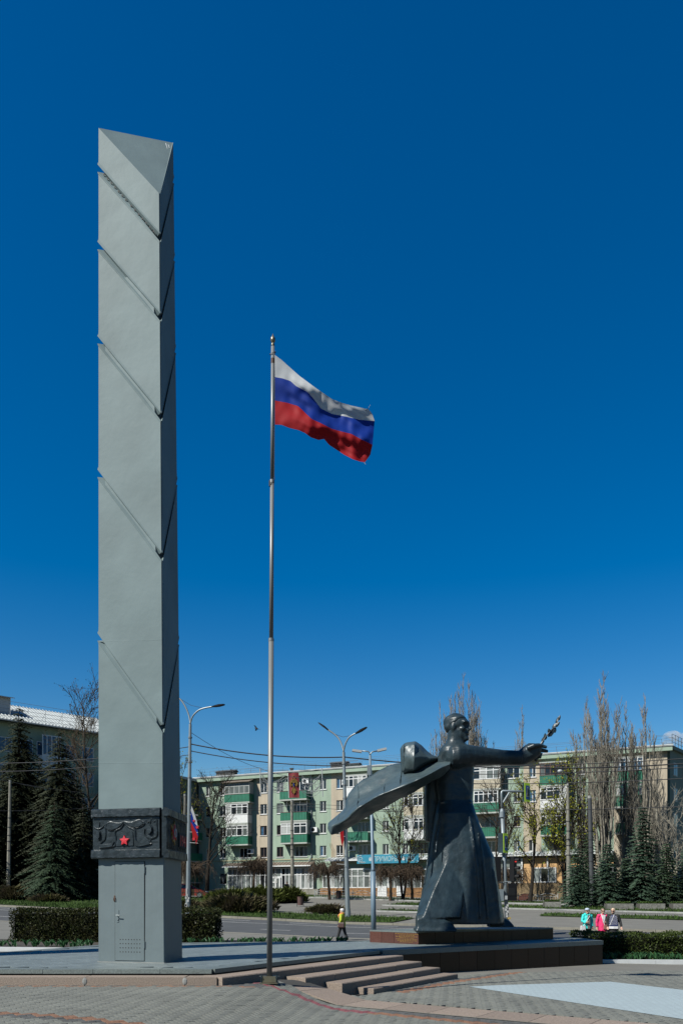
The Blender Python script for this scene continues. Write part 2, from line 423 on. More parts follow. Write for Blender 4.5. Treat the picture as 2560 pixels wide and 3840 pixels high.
# ------------------------------------------------------------------ grass beds across the road
def blades(name, polys, n_per, h, m, label=None, hw=.012, parent=None, groundf=None, lean=.5, seed=1):
    rnd = random.Random(seed); mb = MB()
    for (a0, a1, b0, b1, dz) in polys:
        for _ in range(int(abs((a1 - a0) * (b1 - b0)) * n_per)):
            a = rnd.uniform(a0, a1); b = rnd.uniform(b0, b1); x, y = AB(a, b); z = T(x, y) + dz
            th = rnd.uniform(0, 6.28); hh = h * rnd.uniform(.5, 1.3) * (0.6 + .8 * abs(noise.noise(Vector((x * .6, y * .6, 0)))))
            dx, dy = math.cos(th) * hw * 2.2, math.sin(th) * hw * 2.2; lx, ly = rnd.uniform(-lean, lean) * hh, rnd.uniform(-lean, lean) * hh
            mb.add(((x - dx, y - dy, z), (x + dx, y + dy, z), (x + lx, y + ly, z + hh)), ((0, 1, 2),))
    return mb.build(name, m, parent)
beds = [(-80, 3.5, .5, 5.5, .16), (-80, -22, 5.5, 22, .16), (-2.5, 7, 11.5, 14, .15), (11, 23, 11.5, 15, .15), (-5, 26, 19.6, 25.0, .15), (-26, 30, 29, 33.5, .15)]
for i, bd in enumerate(beds):
    sheet('grass_bed', bd[0], bd[1], bd[2], bd[3], bd[4], M['turf'], 1.5)
g = blades('grass', [beds[0]], 26, .22, M['grass'], hw=.02); tag(g, 'short bright green spring grass in the beds across the road', 'grass', kind='stuff')
g2 = blades('grass', [beds[1]], 7, .22, M['grass'], hw=.025, seed=2); tag(g2, 'grass under the dark spruces on the left of the road', 'grass', kind='stuff')
g3 = blades('grass', beds[2:], 16, .2, M['grass'], hw=.025, seed=3); tag(g3, 'grass strips between the far paths by the apartment block', 'grass', kind='stuff')
kw = tag(MB().build('white_kerb', M['kerb_white']), kind='structure')
for (a0, a1, b) in ((-5, 26, 19.4), (-26, 30, 28.8), (-2.5, 7, 11.3)): kerb_run('kerb_stone', kw, a0, a1, b, 3.0, .14, .16, M['kerb_far'], .08)
# ================================================================== platform
C0 = (-2.6, 16.05); Bw = (1.05, 21.9); Ew = (8.87, 27.2)
PLAT = [(-17, 16.0), C0, Bw, Ew, (8.5, 29.3), (4.4, 29.6), (.6, 26.9), (-5, 25.8), (-7.4, 24.5), (-9.05, 21.2), (-13, 17.8), (-17, 17.2)]
def inset(poly, d):
    out = []; n = len(poly)
    for i in range(n):
        p0, p1, p2 = Vector(poly[i - 1]), Vector(poly[i]), Vector(poly[(i + 1) % n])
        e1 = (p1 - p0).normalized(); e2 = (p2 - p1).normalized()
        n1 = Vector((-e1.y, e1.x)); n2 = Vector((-e2.y, e2.x)); b = (n1 + n2)
        k = d / max(.3, 1 + n1.dot(n2)); out.append(tuple(p1 + b * k))
    return out
mb = MB(); mb.prism(inset(PLAT, .06), -1.3, -.035)
plat = tag(mb.build('platform', M['joint']), kind='structure')
TH = math.atan2(.6, .8)
def tile_field(poly, tw, tl, gap, ang, org, zf, th, rnd, herring=False, test=None, jit=.0015):
    """list of (centre, ax, size, z)"""
    ca, sa = math.cos(ang), math.sin(ang); ex = Vector((ca, sa)); ey = Vector((-sa, ca))
    xs_ = [(Vector(p) - Vector(org)).dot(ex) for p in poly]; ys_ = [(Vector(p) - Vector(org)).dot(ey) for p in poly]; out = []
    if not herring:
        for j in range(int(min(ys_) / tw) - 1, int(max(ys_) / tw) + 2):
            o = (j % 2) * tl / 2
            for i in range(int(min(xs_) / tl) - 1, int(max(xs_) / tl) + 2):
                c = Vector(org) + ex * (i * tl + o) + ey * (j * tw); out.append((c, 0))
    else:
        L_, W_ = tl, tw
        i0, i1 = int(min(xs_) / W_) - 2, int(max(xs_) / W_) + 2; j0, j1 = int(min(ys_) / W_) - 2, int(max(ys_) / W_) + 2
        for j in range(j0, j1):
            for i in range(i0, i1):
                k = (i - j) % 4          # 1:2 herringbone on a square grid
                if k == 0: out.append((Vector(org) + ex * ((i + 1) * W_) + ey * ((j + .5) * W_), 0))
                elif k == 2: pass
        for j in range(j0, j1):
            for i in range(i0, i1):
                if (i - j) % 4 == 3: out.append((Vector(org) + ex * ((i + .5) * W_) + ey * ((j + 1) * W_), 1))
    res = []
    for c, rot in out:
        if not inside(c, poly): continue
        if test and not test(c): continue
        res.append((c, rot, rnd.uniform(-jit, jit)))
    return res
def tiles(name, field, tw, tl, gap, ang, zf, th, pick, root, near=300, stuff_name='tile_field'):
    """the near tiles as parts sharing mesh data, the rest joined"""
    field = sorted(field, key=lambda t: t[0].length)
    base = {}
    def top(mb, c, rot, j, local):
        a = ang + (math.pi / 2 if rot else 0); ex = Vector((math.cos(a), math.sin(a))); ey = Vector((-ex.y, ex.x))
        h, g = (tl - gap) / 2, (tw - gap) / 2; pts = []
        for sx, sy in ((-1, -1), (1, -1), (1, 1), (-1, 1)):
            q = c + ex * (sx * h) + ey * (sy * g); pts.append(Vector((q.x, q.y, zf(q.x, q.y) + j)))
        b = .006; inn = [p + (sum(pts, Vector()) / 4 - p).normalized() * b * 1.4 for p in pts]
        lo = [p - Vector((0, 0, b * .6)) for p in pts]; bt = [p - Vector((0, 0, th)) for p in pts]
        o = Vector((c.x, c.y, 0)) if local else Vector((0, 0, 0))
        vs = [p - o for p in inn] + [p - o for p in lo] + [p - o for p in bt]
        fs = [(0, 1, 2, 3)] + [(4 + i, 4 + (i + 1) % 4, (i + 1) % 4, i) for i in range(4)] + [(8 + i, 8 + (i + 1) % 4, 4 + (i + 1) % 4, 4 + i) for i in range(4)]
        mb.add(vs, fs)
    rest = {}
    for k, (c, rot, j) in enumerate(field):
        mk_ = pick(c)
        if k < near:
            mb = MB(); top(mb, c, rot, j, True); me = mb.mesh(name); me.materials.append(M[mk_])
            o = bpy.data.objects.new(name, me); col.objects.link(o); o.location = (c.x, c.y, 0); o.parent = root
        else:
            top(rest.setdefault(mk_, MB()), c, rot, j, False)
    for mk_, mb in rest.items():
        o = mb.build(stuff_name, M[mk_], root); o['kind'] = 'stuff'
rnd = random.Random(3)
fl = tile_field(inset(PLAT, .42), .3, .6, .006, TH, (0, 0), None, .03, rnd)
tiles('granite_tile', fl, .3, .6, .010, TH, lambda x, y: 0.0, .03, lambda c: 'granite_tile', plat, 300, 'granite_tile_field')
def edge_stones(name, p, q, L, zt, zb, depth, m, parent, overhang=0.0, rnd=rnd, side=1):
    p, q = Vector(p), Vector(q); d = (q - p); n_ = max(1, round(d.length / L)); e = d.normalized(); nn = Vector((-e.y, e.x)) * side
    cuts = [0] + [(i + rnd.uniform(-.18, .18)) / n_ for i in range(1, n_)] + [1]; out = []
    ax = Matrix((Vector((e.x, e.y, 0)), Vector((-e.y, e.x, 0)), Vector((0, 0, 1)))).transposed()
    for i in range(n_):
        a, b = cuts[i], cuts[i + 1]; c = p + d * ((a + b) / 2) + nn * (depth / 2 - overhang); mb = MB()
        mb.box((c.x, c.y, (zt + zb) / 2 + rnd.uniform(-.002, .002)), (d.length * (b - a) - .008, depth, zt - zb), ax); out.append(mb.build(name, m, parent))
    return out
edge_stones('edge_stone', (-17, 16.0), C0, 1.15, .002, -.085, .4, M['granite_grey'], plat)
edge_stones('edge_stone', (C0[0] + .05, C0[1] + .08), Bw, 1.1, .002, -.085, .4, M['granite_grey'], plat)
edge_stones('edge_stone', (Bw[0] + .06, Bw[1] + .05), Ew, 1.45, .004, -.14, .42, M['granite_grey'], plat, .03)
for i in range(3, len(PLAT) - 1): edge_stones('edge_stone', PLAT[i], PLAT[i + 1], 1.4, .003, -.14, .4, M['granite_grey'], plat)
# fill between grey edge and pink step
mb = MB(); mb.prism([(-17, 15.72), (-2.45, 15.72), (-2.45, 16.3), (-17, 16.3)], -.6, -.20); mb.build('step_bed', M['mortar'], plat)
# wall below the long edge: granite slabs
d = (Vector(Ew) - Vector(Bw)); e = d.normalized(); nin = Vector((-e.y, e.x)); k = 13
ax = Matrix((Vector((e.x, e.y, 0)), Vector((-e.y, e.x, 0)), Vector((0, 0, 1)))).transposed()
mb = MB(); q0, q1 = Vector(Bw) + nin * .04, Vector(Ew) + nin * .04 - e * .04
mb.prism([tuple(q0), tuple(q1), tuple(q1 + nin * .4), tuple(q0 + nin * .4)], -1.3, -.14); mb.build('wall_core', M['mortar'], plat)
for i in range(k):
    a, b = i / k, (i + 1) / k
    zs = [(-.145, -1.25)] if i < 9 or i == 10 else [(-.145, -.70), (-.706, -1.25)]
    for zt, zb in zs:
        c = Vector(Bw) + d * ((a + b) / 2) + nin * .022; mb = MB()
        mb.box((c.x, c.y, (zt + zb) / 2), (d.length / k - .012, .03, zt - zb), ax); mb.build('wall_slab', M['granite_dark'], plat)
ed = (Vector(PLAT[4]) - Vector(Ew)); mb = MB(); ee = ed.normalized(); c = Vector(Ew) + ed * .5 + Vector((-ee.y, ee.x)) * .03
mb.box((c.x, c.y, -.7), (ed.length, .05, 1.1), Matrix((Vector((ee.x, ee.y, 0)), Vector((-ee.y, ee.x, 0)), Vector((0, 0, 1)))).transposed()); mb.build('wall_slab', M['granite_dark'], plat)
# ------------------------------------------------------------------ granite steps
steps = tag(MB().build('granite_steps', M['granite_pink']), kind='structure')
rnd = random.Random(5)
for y0, y1, x0, x1 in ((15.6, 16.02, -17.0, -2.42),):
    x = x0; cuts = [-17.0, -14.4, -12.0, -9.3, -7.45, -5.0, -3.05, -2.42]
    for a, b in zip(cuts, cuts[1:]):
        mb = MB(); mb.box(((a + b) / 2, (y0 + y1) / 2, -.22), (b - a - .02, y1 - y0, .21 + rnd.uniform(-.004, .004))); mb.build('step_block', M['granite_pink'], steps)
    for a in cuts[1:-1]:
        mb = MB(); mb.ell((a, 15.605, -.19), (.055, .018, .075), 7, 5); mb.build('mortar_patch', M['cement'], steps)
def step(nn, back, m0, m1, zt, zb, L):
    k_ = max(1, round((m1 - m0) / L)); cuts = [m0 + (m1 - m0) * i / k_ + (rnd.uniform(-.2, .2) if 0 < i < k_ else 0) for i in range(k_ + 1)]
    for a, b in zip(cuts, cuts[1:]):
        pts = [XY(nn, a + .006), XY(nn, b - .006), XY(nn - back, b - .006), XY(nn - back, a + .006)]
        mb = MB(); j = rnd.uniform(-.004, .004); ex = .02
        # slightly rounded nose
        t0 = [(p[0], p[1], zb) for p in pts]; mid = [(p[0], p[1], zt - .02 + j) for p in pts]
        tp = [(*XY(nn - .018, a + .01), zt + j), (*XY(nn - .018, b - .01), zt + j), (pts[2][0], pts[2][1], zt + j), (pts[3][0], pts[3][1], zt + j)]
        mb.loft([t0, mid, tp]); mb.build('step_block', M['granite_pink'], steps)
step(-10.58, .62, 11.75, 19.0, -.112, -.55, 1.5)
step(-10.03, .60, 13.75, 19.02, -.255, -.72, 1.5)
step(-9.55, .52, 14.45, 19.15, -.40, -.8, 1.5)
step(-9.10, .50, 15.0, 19.28, -.545, -.9, 1.5)
# ------------------------------------------------------------------ foreground plaza
plaza_poly = [(-16.5, 15.59), (-2.6, 15.59), (-2.0, 15.75), (4.0, 22.9), (9.3, 26.9), (17, 26.6), (17, 8), (-9, 8), (-16.5, 11)]
mb = MB(); vs = []; st = .3; nx = int(44 / st); ny = int(23 / st)
for j in range(ny + 1):
    for i in range(nx + 1):
        x = -22 + i * st; y = 5 + j * st; vs.append((x, y, GP(x, y) - .028))
mb.add(vs, [(j * (nx + 1) + i, j * (nx + 1) + i + 1, (j + 1) * (nx + 1) + i + 1, (j + 1) * (nx + 1) + i) for j in range(ny) for i in range(nx)])
plaza = tag(mb.build('plaza_paving', M['joint'], smooth=True), kind='structure')
def in_steps(c):
    n_, m_ = NM(c.x, c.y)
    if m_ > 13.7 and m_ < 19.3 and n_ < -9.05: return False
    if m_ > 11.7 and n_ < -10.52: return c.y < 15.6 and c.x < -2.2
    if 12.98 < m_ < 14.0 and -10.55 < n_: return False          # the pink strip
    if inside(c, PLAT): return False
    return True
def pv(c):
    n_, m_ = NM(c.x, c.y)
    if n_ > -10.4 and 12.30 < m_ < 12.52: return 'paint_red' if n_ < -7.6 else 'paver_red'
    if n_ > -7.6 and 12.52 < m_ < 12.98: return 'paver_dark'
    if c.y > 15.42 and c.x < -1.5: return 'paver_red' if c.y < 15.52 else 'paver_dark'
    if -9.0 < n_ < -8.55 and m_ > 15.5: return 'paver_red' if n_ > -8.8 else 'paver_dark'
    u, v = .96 * (c.x + 4.6) + .28 * (c.y - 11.1), -.28 * (c.x + 4.6) + .96 * (c.y - 11.1)
    w_ = .245 * (c.x) + .97 * c.y
    if 10.15 < w_ < 10.33: return 'paver_red'
    if 9.95 < w_ < 10.15: return 'paver_dark'
    if c.y > 26.3: return 'paver_red'
    return 'paver'
fl = tile_field(plaza_poly, .1, .2, .012, TH, (0, 0), GP, .05, rnd, herring=True, test=in_steps, jit=.0025)
fl = [t for t in fl if abs(t[0].x) < 0.475 * t[0].y + 1.6 and t[0].y > 9.9]
tiles('paver', fl, .1, .2, .013, TH, GP, .035, pv, plaza, 300, 'paver_field')
print('pavers', len(fl))
# pink granite strip beside the steps
n0 = -10.55
while n0 < -2.5:
    L = .95; pts = [XY(n0 + .006, 13.0), XY(n0 + L - .006, 13.0), XY(n0 + L - .006, 13.98), XY(n0 + .006, 13.98)]
    mb = MB(); mb.add([(x, y, GP(x, y) - .1) for x, y in pts] + [(x, y, GP(x, y) + .006) for x, y in pts], ((4, 5, 6, 7), (0, 1, 5, 4), (1, 2, 6, 5), (2, 3, 7, 6), (3, 0, 4, 7)))
    mb.build('strip_slab', M['granite_pink'], plaza); n0 += L
mb = MB(); n0 = -9.2
while n0 < -2.6:
    pts = [XY(n0, 12.955), XY(n0 + .5, 12.955), XY(n0 + .5, 13.0), XY(n0, 13.0)]; mb.quad(*[(x, y, GP(x, y) + .009) for x, y in pts]); n0 += .5
mb.build('painted_line', M['kerb'], plaza)
# white painted patch, laid over the pavers with its joints showing
def onG(px, py, dz):
    lo, hi = 8.0, 40.0
    for _ in range(50):
        y = (lo + hi) / 2; p = P(px, py, y)
        if p.z > GP(p.x, p.y) + dz: lo = y
        else: hi = y
    return P(px, py, lo)
cs = [onG(*c, .006) for c in ((1758, 3700), (2560 + 120, 3840), (2700, 3728), (2285, 3681))]
mb = MB(); nn = 24; vs = []
for j in range(nn + 1):
    for i in range(nn + 1):
        u, v = i / nn, j / nn; p = (cs[0] * (1 - u) + cs[1] * u) * (1 - v) + (cs[3] * (1 - u) + cs[2] * u) * v; vs.append((p.x, p.y, GP(p.x, p.y) + .006))
mb.add(vs, [(j * (nn + 1) + i, j * (nn + 1) + i + 1, (j + 1) * (nn + 1) + i + 1, (j + 1) * (nn + 1) + i) for j in range(nn) for i in range(nn)])
m = mat('white_patch', (.60, .66, .68), rough=.8); t = m.node_tree; b = t.nodes['Principled BSDF']
bk = t.nodes.new('ShaderNodeTexBrick'); ge = t.nodes.new('ShaderNodeNewGeometry'); mp = t.nodes.new('ShaderNodeMapping'); mp.inputs['Rotation'].default_value = (0, 0, -TH)
bk.inputs['Color1'].default_value = (.205, .25, .265, 1); bk.inputs['Color2'].default_value = (.19, .23, .245, 1); bk.inputs['Mortar'].default_value = (.13, .15, .155, 1)
bk.inputs['Scale'].default_value = 1; bk.inputs['Brick Width'].default_value = .2; bk.inputs['Row Height'].default_value = .1; bk.inputs['Mortar Size'].default_value = .006
t.links.new(ge.outputs['Position'], mp.inputs['Vector']); t.links.new(mp.outputs[0], bk.inputs['Vector']); t.links.new(bk.outputs['Color'], b.inputs['Base Color'])
tag(mb.build('white_marking', m), kind='structure')
# dark asphalt strip and white kerbs by the right hedge, and the left one
mb = MB(); pts = [(8.9, 26.95), (30, 25.2), (30, 27.3), (8.9, 27.9)]; mb.prism(pts, -1.2, lambda x, y: -.87); tag(mb.build('asphalt_strip', M['asphalt']), kind='structure')
def curb(name, p, q, L, z, h, wd, m):
    r = tag(MB().build(name, m), kind='structure'); edge_stones('kerb_stone', p, q, L, z + h, z - .1, wd, m, r); return r
curb('white_kerb', (8.7, 27.85), (30, 27.1), 2.2, -.87, .16, .22, M['kerb_white'])
curb('white_kerb', (-16, 24.6), (-8.1, 23.3), 2.4, -.16, .14, .24, M['kerb_white'])
mb = MB(); mb.prism([(8.6, 28.06), (30, 27.3), (30, 31), (8.0, 31)], -1.2, -.78); tag(mb.build('flower_bed_soil', M['soil']), kind='structure')
mb = MB(); mb.prism([(-16, 24.8), (-8.1, 23.5), (-7.2, 24.7), (-4.9, 26.0), (.3, 27.0), (.0, 29.2), (-16, 31)], -1.2, -.12); tag(mb.build('flower_bed_soil', M['soil']), kind='structure')
mb = MB(); mb.prism([(-17, 17.2), (-13, 17.9), (-9.2, 21.2), (-8.2, 23.2), (-16, 24.5), (-22, 22)], -1.0, -.13); tag(mb.build('side_path', M['asphalt_light']), kind='structure')
# ================================================================== the pylon
OBL = thing('pylon', (-4.39, 18.2, 0), 'tall grey metal clad three-sided pylon with slanted top and diagonal grooves', 'pylon')
BL, BF, BR = Vector((-5.47, 17.97)), Vector((-3.88, 17.6)), Vector((-3.80, 19.15))
TL_, TF_, TR_ = Vector((-5.48, 18.0)), Vector((-4.02, 17.72)), Vector((-3.99, 19.1))
HT = (18.76, 17.05, 19.45)
def ocor(z, off=0.0, cut=.025):
    t = z / 18.0; tri = [BL.lerp(TL_, t), BF.lerp(TF_, t), BR.lerp(TR_, t)]
    c = sum(tri, Vector((0, 0))) / 3; out = []
    tri = inset([tuple(p) for p in tri], -off)
    for i in range(3):
        p, a, b = Vector(tri[i]), Vector(tri[i - 1]), Vector(tri[(i + 1) % 3])
        out.append(p + (a - p).normalized() * cut); out.append(p + (b - p).normalized() * cut)
    return out            # six points
def oring(zs, off=0.0, cut=.025):
    r = []
    for i in range(3):
        q = ocor(zs[i], off, cut); r += [Vector((*q[2 * i], zs[i])), Vector((*q[2 * i + 1], zs[i]))]
    return r
gd = lambda yd, Y: CAMZ + (CY - yd * 1.6327) / F * Y
GR = [[gd(a, 17.98), gd(b, 17.68), gd(c, 19.1)] for a, b, c in ((1463, 1674, 1472), (1087, 1279, 1106), (780, 957, 803), (563, 727, 593), (385, 543, 415))]
gh = .085
def seg(lo, hi, name='cladding'):
    """one shaft section between two slanted cuts; lips flare outwards"""
    mb = MB(); rings = []
    if lo is not None:
        l0 = [z + gh for z in lo]
        rings += [oring(l0, -.06), oring(l0, .010), oring([z + .02 for z in l0], .008), oring([z + .06 for z in l0], .001)]
        b0 = [z + .16 for z in l0]
    else: b0 = [3.2] * 3
    if hi is not None:
        t0 = [z - gh for z in hi]; t1 = [z - .16 for z in t0]
    else: t1 = list(HT); t0 = None
    for k in range(9):
        f = k / 8; rings.append(oring([b0[i] + (t1[i] - b0[i]) * f for i in range(3)]))
    if t0: rings += [oring([z - .06 for z in t0], .001), oring([z - .02 for z in t0], .008), oring(t0, .010), oring(t0, -.06)]
    mb.loft(rings); return mb.build(name, M['obelisk'], OBL)
seg(None, GR[0])
for a, b in zip(GR, GR[1:]): seg(a, b)
seg(GR[-1], None)
def core_ring(z):
    t = z / 18.0; q = [BL.lerp(TL_, t), BF.lerp(TF_, t), BR.lerp(TR_, t)]; ds = (.008, .11, .06); L_ = []
    for i in range(3):                                     # the front strip lies nearly flush, the shaded side strip is deep
        a, b = q[i], q[(i + 1) % 3]; e = (b - a).normalized(); L_.append((a + Vector((-e.y, e.x)) * ds[i], e))
    out = []
    for i in range(3):
        (p, e), (q2, e2) = L_[i - 1], L_[i]; d = q2 - p; k = (d.x * e2.y - d.y * e2.x) / (e.x * e2.y - e.y * e2.x); c = p + e * k; cut = (.095, .05, .10)[i]
        out += [Vector((*(c - e * cut), z)), Vector((*(c + e2 * cut), z))]
    return out
mb = MB(); mb.loft([core_ring(3), core_ring(15.3)]); mb.build('core', M['obelisk'], OBL)
mb = MB()
a, b = Vector((*ocor(GR[4][0])[1], GR[4][0])), Vector((*ocor(GR[4][1])[2], GR[4][1])); nrm = Vector(((b - a).y, -(b - a).x, 0)).normalized()
mb2 = MB()
for k in range(14):
    p = a.lerp(b, .09 + .85 * (k + (.45 if k > 6 else 0)) / 14) - nrm * .006
    mb2.tube([p, p + nrm * .004], .022, 8)
mb2.build('bolt_row', M['dark'], OBL)['kind'] = 'stuff'
mb = MB(); q = [oring([0, 0, 0]), oring([2.40] * 3)]; mb.loft(q); base = mb.build('base_cladding', M['obelisk_base'], OBL)
mb = MB(); mb.loft([oring([-.02] * 3, .012), oring([.012] * 3, .012)]); mb.build('base_seal', M['cement'], OBL)
mb = MB()
for z in (4.42, 7.15):                                      # sheet joints across the front face
    a_, b_ = Vector((*ocor(z)[1], z + .04)), Vector((*ocor(z)[2], z - .02)); e_ = (b_ - a_).normalized(); n_ = Vector((e_.y, -e_.x, 0)).normalized(); mb.loft([[a_ + n_ * .002, a_ - n_ * .002, a_ - n_ * .002 + Vector((0, 0, .03)), a_ + Vector((0, 0, .03)) + n_ * .001], [b_ + n_ * .002, b_ - n_ * .002, b_ - n_ * .002 + Vector((0, 0, .03)), b_ + Vector((0, 0, .03)) + n_ * .001]])
mb.build('sheet_joint', M['obelisk'], OBL)['kind'] = 'stuff'
fl3 = [Vector((*TL_, HT[0])), Vector((*TF_, HT[1])), Vector((*TR_, HT[2]))]; fn3 = (fl3[1] - fl3[0]).cross(fl3[2] - fl3[0]).normalized(); mb = MB()
for u, v, l in ((.86, .03, .16), (.16, .05, .08), (.19, .06, .05), (.88, .05, .1)):      # pale scratches on the slanted top
    p_ = fl3[0] + (fl3[2] - fl3[0]) * u + (fl3[1] - fl3[0]) * v + fn3 * .004; q_ = p_ + (fl3[1] - fl3[0]).lerp(fl3[1] - fl3[2], .6).normalized() * l * 1.6; w_ = (q_ - p_).cross(fn3).normalized() * .012; mb.quad(p_ - w_, p_ + w_, q_ + w_ * .5, q_ - w_ * .5)
mb.build('scratches', M['white'], OBL)['kind'] = 'stuff'
# the door on the left front face
fa, fb = Vector((*ocor(0)[1], 0)), Vector((*ocor(0)[2], 0)); fe = (fb - fa).normalized(); fn = Vector((fe.y, -fe.x, 0)); fl_ = (fb - fa).length
AXF = Matrix((fe, -fn, Vector((0, 0, 1)))).transposed()
def FP(u, z, d=0.0): return fa + fe * u + fn * d + Vector((0, 0, z))
u0, u1, dz0, dz1 = .262 * fl_, .705 * fl_, .045, 2.24
mb = MB(); mb.box(FP((u0 + u1) / 2, (dz0 + dz1) / 2, .001), (u1 - u0 + .022, .006, dz1 - dz0 + .02), AXF); mb.build('door_gap', M['dark'], OBL)  # dark sheet round the door: the gap's shade put into its colour
mb = MB(); mb.box(FP((u0 + u1) / 2, (dz0 + dz1) / 2, .004), (u1 - u0, .014, dz1 - dz0), AXF); door = mb.build('door', M['obelisk_base'], OBL)
mb = MB()
for i in range(8):
    for j in range(4):
        p = FP(u0 + .125 + i * .068, .235 + j * .092, .0); mb.tube([p, p + fn * .0125], .0135, 8)
mb.build('vent_holes', M['dark'], door)['kind'] = 'stuff'  # dark discs for the holes, their shade put into the colour
mb = MB(); mb.box(FP(u0 + .065, 1.03, .014), (.055, .012, .27), AXF); mb.build('lock_plate', M['obelisk_base'], door)
mb = MB(); mb.tube([FP(u0 + .055, 1.05, .02), FP(u0 + .055, 1.05, .075), FP(u0 + .15, 1.05, .08)], .011, 6); mb.build('handle', M['obelisk_base'], door); mb = MB()
mb.tube([FP(u0 + .065, .955, .015), FP(u0 + .065, .955, .03)], .022, 8); mb.build('lock_cylinder', M['obelisk_base'], door)
for z in (.32, 1.98): mb = MB(); mb.tube([FP(u1 + .008, z, .012), FP(u1 + .008, z + .16, .012)], .013, 6); mb.build('hinge', M['obelisk_base'], door)
mb = MB(); mb.box(FP(u0 - .012, 1.42, .012), (.03, .014, .14), AXF); mb.tube([FP(u0 - .03, 1.44, .02), FP(u0 - .03, 1.38, .03), FP(u0 + .01, 1.37, .03), FP(u0 + .01, 1.44, .02)], .007, 5)
mb.build('padlock', M['rust'], door)
# ------------------------------------------------------------------ the cast relief band
BZ0, BZ1 = 2.32, 3.42
def panel(ca, cb, ext_a, ext_b, name):
    a = Vector((*ca, 0)); b = Vector((*cb, 0)); e = (b - a).normalized(); n = Vector((e.y, -e.x, 0)); a = a - e * ext_a; b = b + e * ext_b; L = (b - a).length
    ax = Matrix((e, -n, Vector((0, 0, 1)))).transposed(); mb = MB()
    Q = lambda u, z, d=0.0: a + e * u + n * d + Vector((0, 0, z))
    mb.box(Q(L / 2, (BZ0 + BZ1) / 2, .03), (L, .10, BZ1 - BZ0 - .1), ax)
    o = mb.build(name, M['cast'], OBL)
    for z0, z1 in ((BZ0, BZ0 + .19), (BZ1 - .19, BZ1)):
        # rough-edged rail
        mb = MB(); rings = []; rr = random.Random(int(z0 * 100))
        for k in range(25):
            u = L * k / 24 + (-.025 if k == 0 else .025 if k == 24 else 0); j = lambda: rr.uniform(-.007, .007)
            rings.append([Q(u, z0 + .012 + j(), .135 + j()), Q(u, z0, .10 + j()), Q(u, z0, .02), Q(u, z1, .02), Q(u, z1, .09 + j()), Q(u, z1 - .02 + j(), .13 + j())])
        mb.loft(rings); mb.build('rail', M['cast'], o)
    return o, Q, L, ax
c0 = ocor(2.9)
pf, Q, L, ax = panel(c0[1], c0[2], .085, -.045, 'relief_panel')
def PB(x, y): return Q((x - 75) / 1090 * L, BZ0 + (900 - y) / 840 * (BZ1 - BZ0) - .02, .085)       # reads the carving laid out on its own grid
mb = MB()
def curve(pts, r=.026):
    P_ = [PB(*p) for p in pts]; out = []
    for i in range(len(P_) - 1):
        p0, p1, p2, p3 = P_[max(i - 1, 0)], P_[i], P_[i + 1], P_[min(i + 2, len(P_) - 1)]
        for k in range(4):
            t = k / 4; out.append(.5 * (2 * p1 + (p2 - p0) * t + (2 * p0 - 5 * p1 + 4 * p2 - p3) * t * t + (3 * p1 - p0 - 3 * p2 + p3) * t ** 3))
    mb.tube(out + [P_[-1]], r * .8, 6)
curve([(290, 360), (330, 400), (400, 410), (480, 380), (550, 330), (595, 270), (520, 295), (430, 285), (370, 270), (310, 300), (285, 360)])
curve([(600, 270), (680, 340), (760, 375), (850, 365), (925, 310), (880, 265), (830, 245), (720, 285), (640, 280), (600, 270)])
curve([(595, 280), (540, 370), (450, 420), (440, 480), (455, 560), (450, 650), (400, 690), (300, 700), (190, 705)])
curve([(600, 290), (650, 350), (740, 400), (770, 430), (775, 560), (800, 620), (850, 650), (940, 640), (1040, 650)])
curve([(275, 330), (280, 460), (265, 560), (210, 610), (190, 640), (230, 660), (330, 655), (400, 640), (420, 600)])
curve([(1120, 240), (1120, 350), (1130, 460), (1110, 530), (1025, 560), (960, 530), (920, 480), (925, 400)])
curve([(1020, 560), (1020, 640)], .022)
curve([(1030, 210), (1010, 320), (975, 400), (980, 470), (1020, 490), (1055, 440), (1050, 370), (1015, 325)], .018)
curve([(180, 270), (165, 410), (135, 440), (130, 500), (170, 570), (200, 520), (195, 440), (170, 410)], .018)
curve([(90, 345), (140, 380), (210, 370), (280, 310)], .022)
curve([(945, 250), (975, 290), (1010, 270)], .02); curve([(1045, 215), (1070, 275), (1115, 250)], .02)
mb.build('relief_carving', M['cast'], pf)
def plate(name, pts, h=.03, par=None, c=None):
    c = c or (sum(p[0] for p in pts) / len(pts), sum(p[1] for p in pts) / len(pts)); bk = [PB(*p) - fn * .02 for p in pts][::-1]; fr = [PB(c[0] + (p[0] - c[0]) * .93, c[1] + (p[1] - c[1]) * .93) + fn * h for p in pts][::-1]; mb = MB(); mb.loft([bk, fr]); mb.build(name, M['cast'], pf)
plate('leaf_relief', [(295, 365), (330, 400), (400, 408), (480, 380), (550, 330), (590, 280), (520, 297), (430, 288), (370, 274), (318, 305)])
plate('leaf_relief', [(612, 285), (680, 338), (760, 372), (850, 362), (920, 310), (880, 268), (830, 248), (720, 287), (650, 283)])
plate('tendril_relief', [(190, 640), (230, 660), (330, 655), (410, 625), (420, 640), (400, 690), (300, 700), (190, 710)]); plate('tendril_relief', [(780, 580), (830, 632), (930, 625), (1005, 600), (1030, 655), (930, 680), (830, 695), (770, 675)])
plate('bud_relief', [(975, 400), (980, 470), (1020, 488), (1052, 440), (1048, 370), (1015, 328)], .045); plate('bud_relief', [(135, 440), (132, 500), (170, 566), (198, 520), (193, 440), (170, 412)], .045)
plate('arch_relief', [(450, 690), (470, 560), (460, 480), (480, 440), (560, 395), (600, 350), (650, 395), (720, 430), (745, 470), (750, 560), (755, 690)], .012)
mb = MB(); cen = PB(605, 590); R1, R2 = .14, .072; fr = []; bk = []
